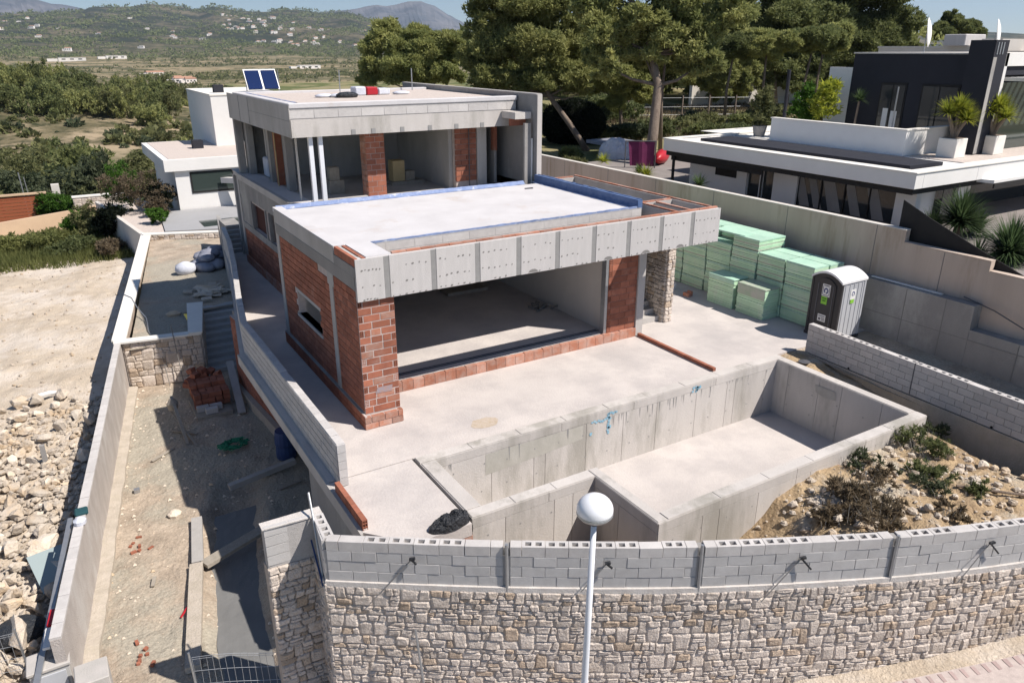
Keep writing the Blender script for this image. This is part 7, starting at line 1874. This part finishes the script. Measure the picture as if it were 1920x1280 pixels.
scatter_bush('near_scrub_pale', 600, (-12, 24), (100, 480), .4, 1.9, M['olive'], 32, 50, -.1)
scatter_bush('valley_scrub_patches', 11000, (-13, 34), (300, 2700), .9, 3.4, M['bushm'], 33, 14, -.02)
scatter_bush('slope_woods', 9000, (-13, 36), (2700, 6200), 2.4, 5.0, M['pine2'], 34, 10, -.08)
# houses of the far hillside: little white cubes with tiled roofs, each one a thing
def far_house(az, r_, w, d, h, rz, roof, lab, wings=1, z=None):
    x, y = pol(az, r_); z = terr(x, y) if z is None else z
    t = thing('distant_house', lab, 'house', (x, y, z - 1), 'distant houses on the hills')
    T = T3((x, y, z)) @ Matrix.Rotation(rz, 4, 'Z')
    wm = MB().box(-w / 2, w / 2, -d / 2, d / 2, -3, h, T=T)
    if wings: wm.box(-w * .9, -w / 2, -d * .4, d * .3, -3, h * .7, T=T)
    part('wall', wm, M['farwall'], t)
    rm = MB()
    a = [Vector(q) for q in ((-w / 2 - .4, -d / 2 - .4, h + .02), (w / 2 + .4, -d / 2 - .4, h + .02), (w / 2 + .4, d / 2 + .4, h + .02), (-w / 2 - .4, d / 2 + .4, h + .02), (-w / 2 + .6, 0, h + roof), (w / 2 - .6, 0, h + roof))]
    rm.add([T @ q for q in a], [(0, 1, 5, 4), (2, 3, 4, 5), (1, 2, 5), (3, 0, 4), (0, 3, 2, 1)])
    part('roof', rm, M['farroof'] if roof > .6 else M['farwall'], t)
    wd = MB()
    for k in range(3): wd.box(-w * .38 + k * w * .3, -w * .38 + k * w * .3 + w * .14, -d / 2 - .06, -d / 2 - .01, h * .35, h * .7, T=T)
    part('window', wd, M['glass'], t)
M['farwall'] = mk('far_white_wall', (.84, .80, .75), (.76, .71, .65), scale=.05, ov=.08)
M['farroof'] = mk('far_roof_tiles', (.42, .24, .16), (.36, .20, .14), scale=.1, ov=.12)
r = random.Random(123)
spots = []
for k in range(44): spots.append((r.uniform(11.6, 16.6), r.uniform(4300, 5300), 'ridge town', r.uniform(11, 18)))
for k in range(26): spots.append((r.uniform(13.4, 18.5), r.uniform(3300, 4200), 'slope', r.uniform(10, 16)))
for k in range(14): spots.append((r.uniform(-2, 7), r.uniform(3100, 5200), 'left slope', r.uniform(10, 16)))
for k in range(12): spots.append((r.uniform(6.5, 11), r.uniform(3100, 5400), 'mid slope', r.uniform(9, 15)))
for k in range(6): spots.append((r.uniform(18, 22), r.uniform(3300, 4700), 'right slope', r.uniform(9, 15)))
LB = {'ridge town': 'white house of the hilltop settlement', 'slope': 'pale house below the hilltop settlement', 'left slope': 'pale house on the far left slope', 'mid slope': 'pale house on the dark middle hill', 'right slope': 'pale house below the grey mountain'}
spots.sort(); cn = {}
for (az, r_, g, w) in spots:
    cn[g] = cn.get(g, -1) + 1
    far_house(az, r_, w * 1.25, w * .9, r.uniform(6, 10), r.uniform(-.5, .5), r.choice((.3, 2.4, 2.6)), LB[g] + ', ' + ordinal(cn[g]) + ' from the left')
far_house(7.0, 1320, 26, 12, 5, .2, 2.0, 'white farmhouse in the fields with a long low barn')
far_house(8.7, 980, 20, 10, 5.0, -.2, 2.2, 'cluster of white and red-roofed farm buildings in the valley', 1)
far_house(8.35, 985, 10, 8, 6.0, .3, 2.2, 'white farm building with a reddish roof left of the farm cluster')
far_house(9.1, 975, 12, 9, 4.5, .1, 1.8, 'right part of the farm cluster in the valley')
far_house(4.9, 2300, 48, 16, 7, .05, .3, 'long pale warehouse across the plain')
far_house(2.4, 2250, 60, 16, 7, .0, .3, 'long pale warehouse row at the far left of the plain')
far_house(16.9, 1500, 40, 14, 6, .1, .3, 'row of pale sheds in the fields above the upper roof')
# retaining bank and low ruin on the left slope
solo('stone_bank', MB().box(-2, 9, 262, 263, -12.5, -9.6).box(4, 8, 262, 262.8, -9.6, -7.8), M['rock'], 'pale stone ruin with a low wall under the small wood', 'ruin').matrix_basis = T3((3, -35, -1.5))

# ------------------------------------------------------------------ the air
hz = bpy.data.materials.new('haze_air'); hz.use_nodes = True
for n_ in list(hz.node_tree.nodes):
    if n_.type == 'BSDF_PRINCIPLED': hz.node_tree.nodes.remove(n_)
vol = hz.node_tree.nodes.new('ShaderNodeVolumePrincipled')
vol.inputs['Density'].default_value = 0.00005
vol.inputs['Color'].default_value = (.70, .84, 1.0, 1)
vol.inputs['Anisotropy'].default_value = .2
hz.node_tree.links.new(vol.outputs[0], hz.node_tree.nodes['Material Output'].inputs['Volume'])
struct('haze', B(-17000, 17000, -17000, 17000, -120, 1250), hz, kind='stuff')
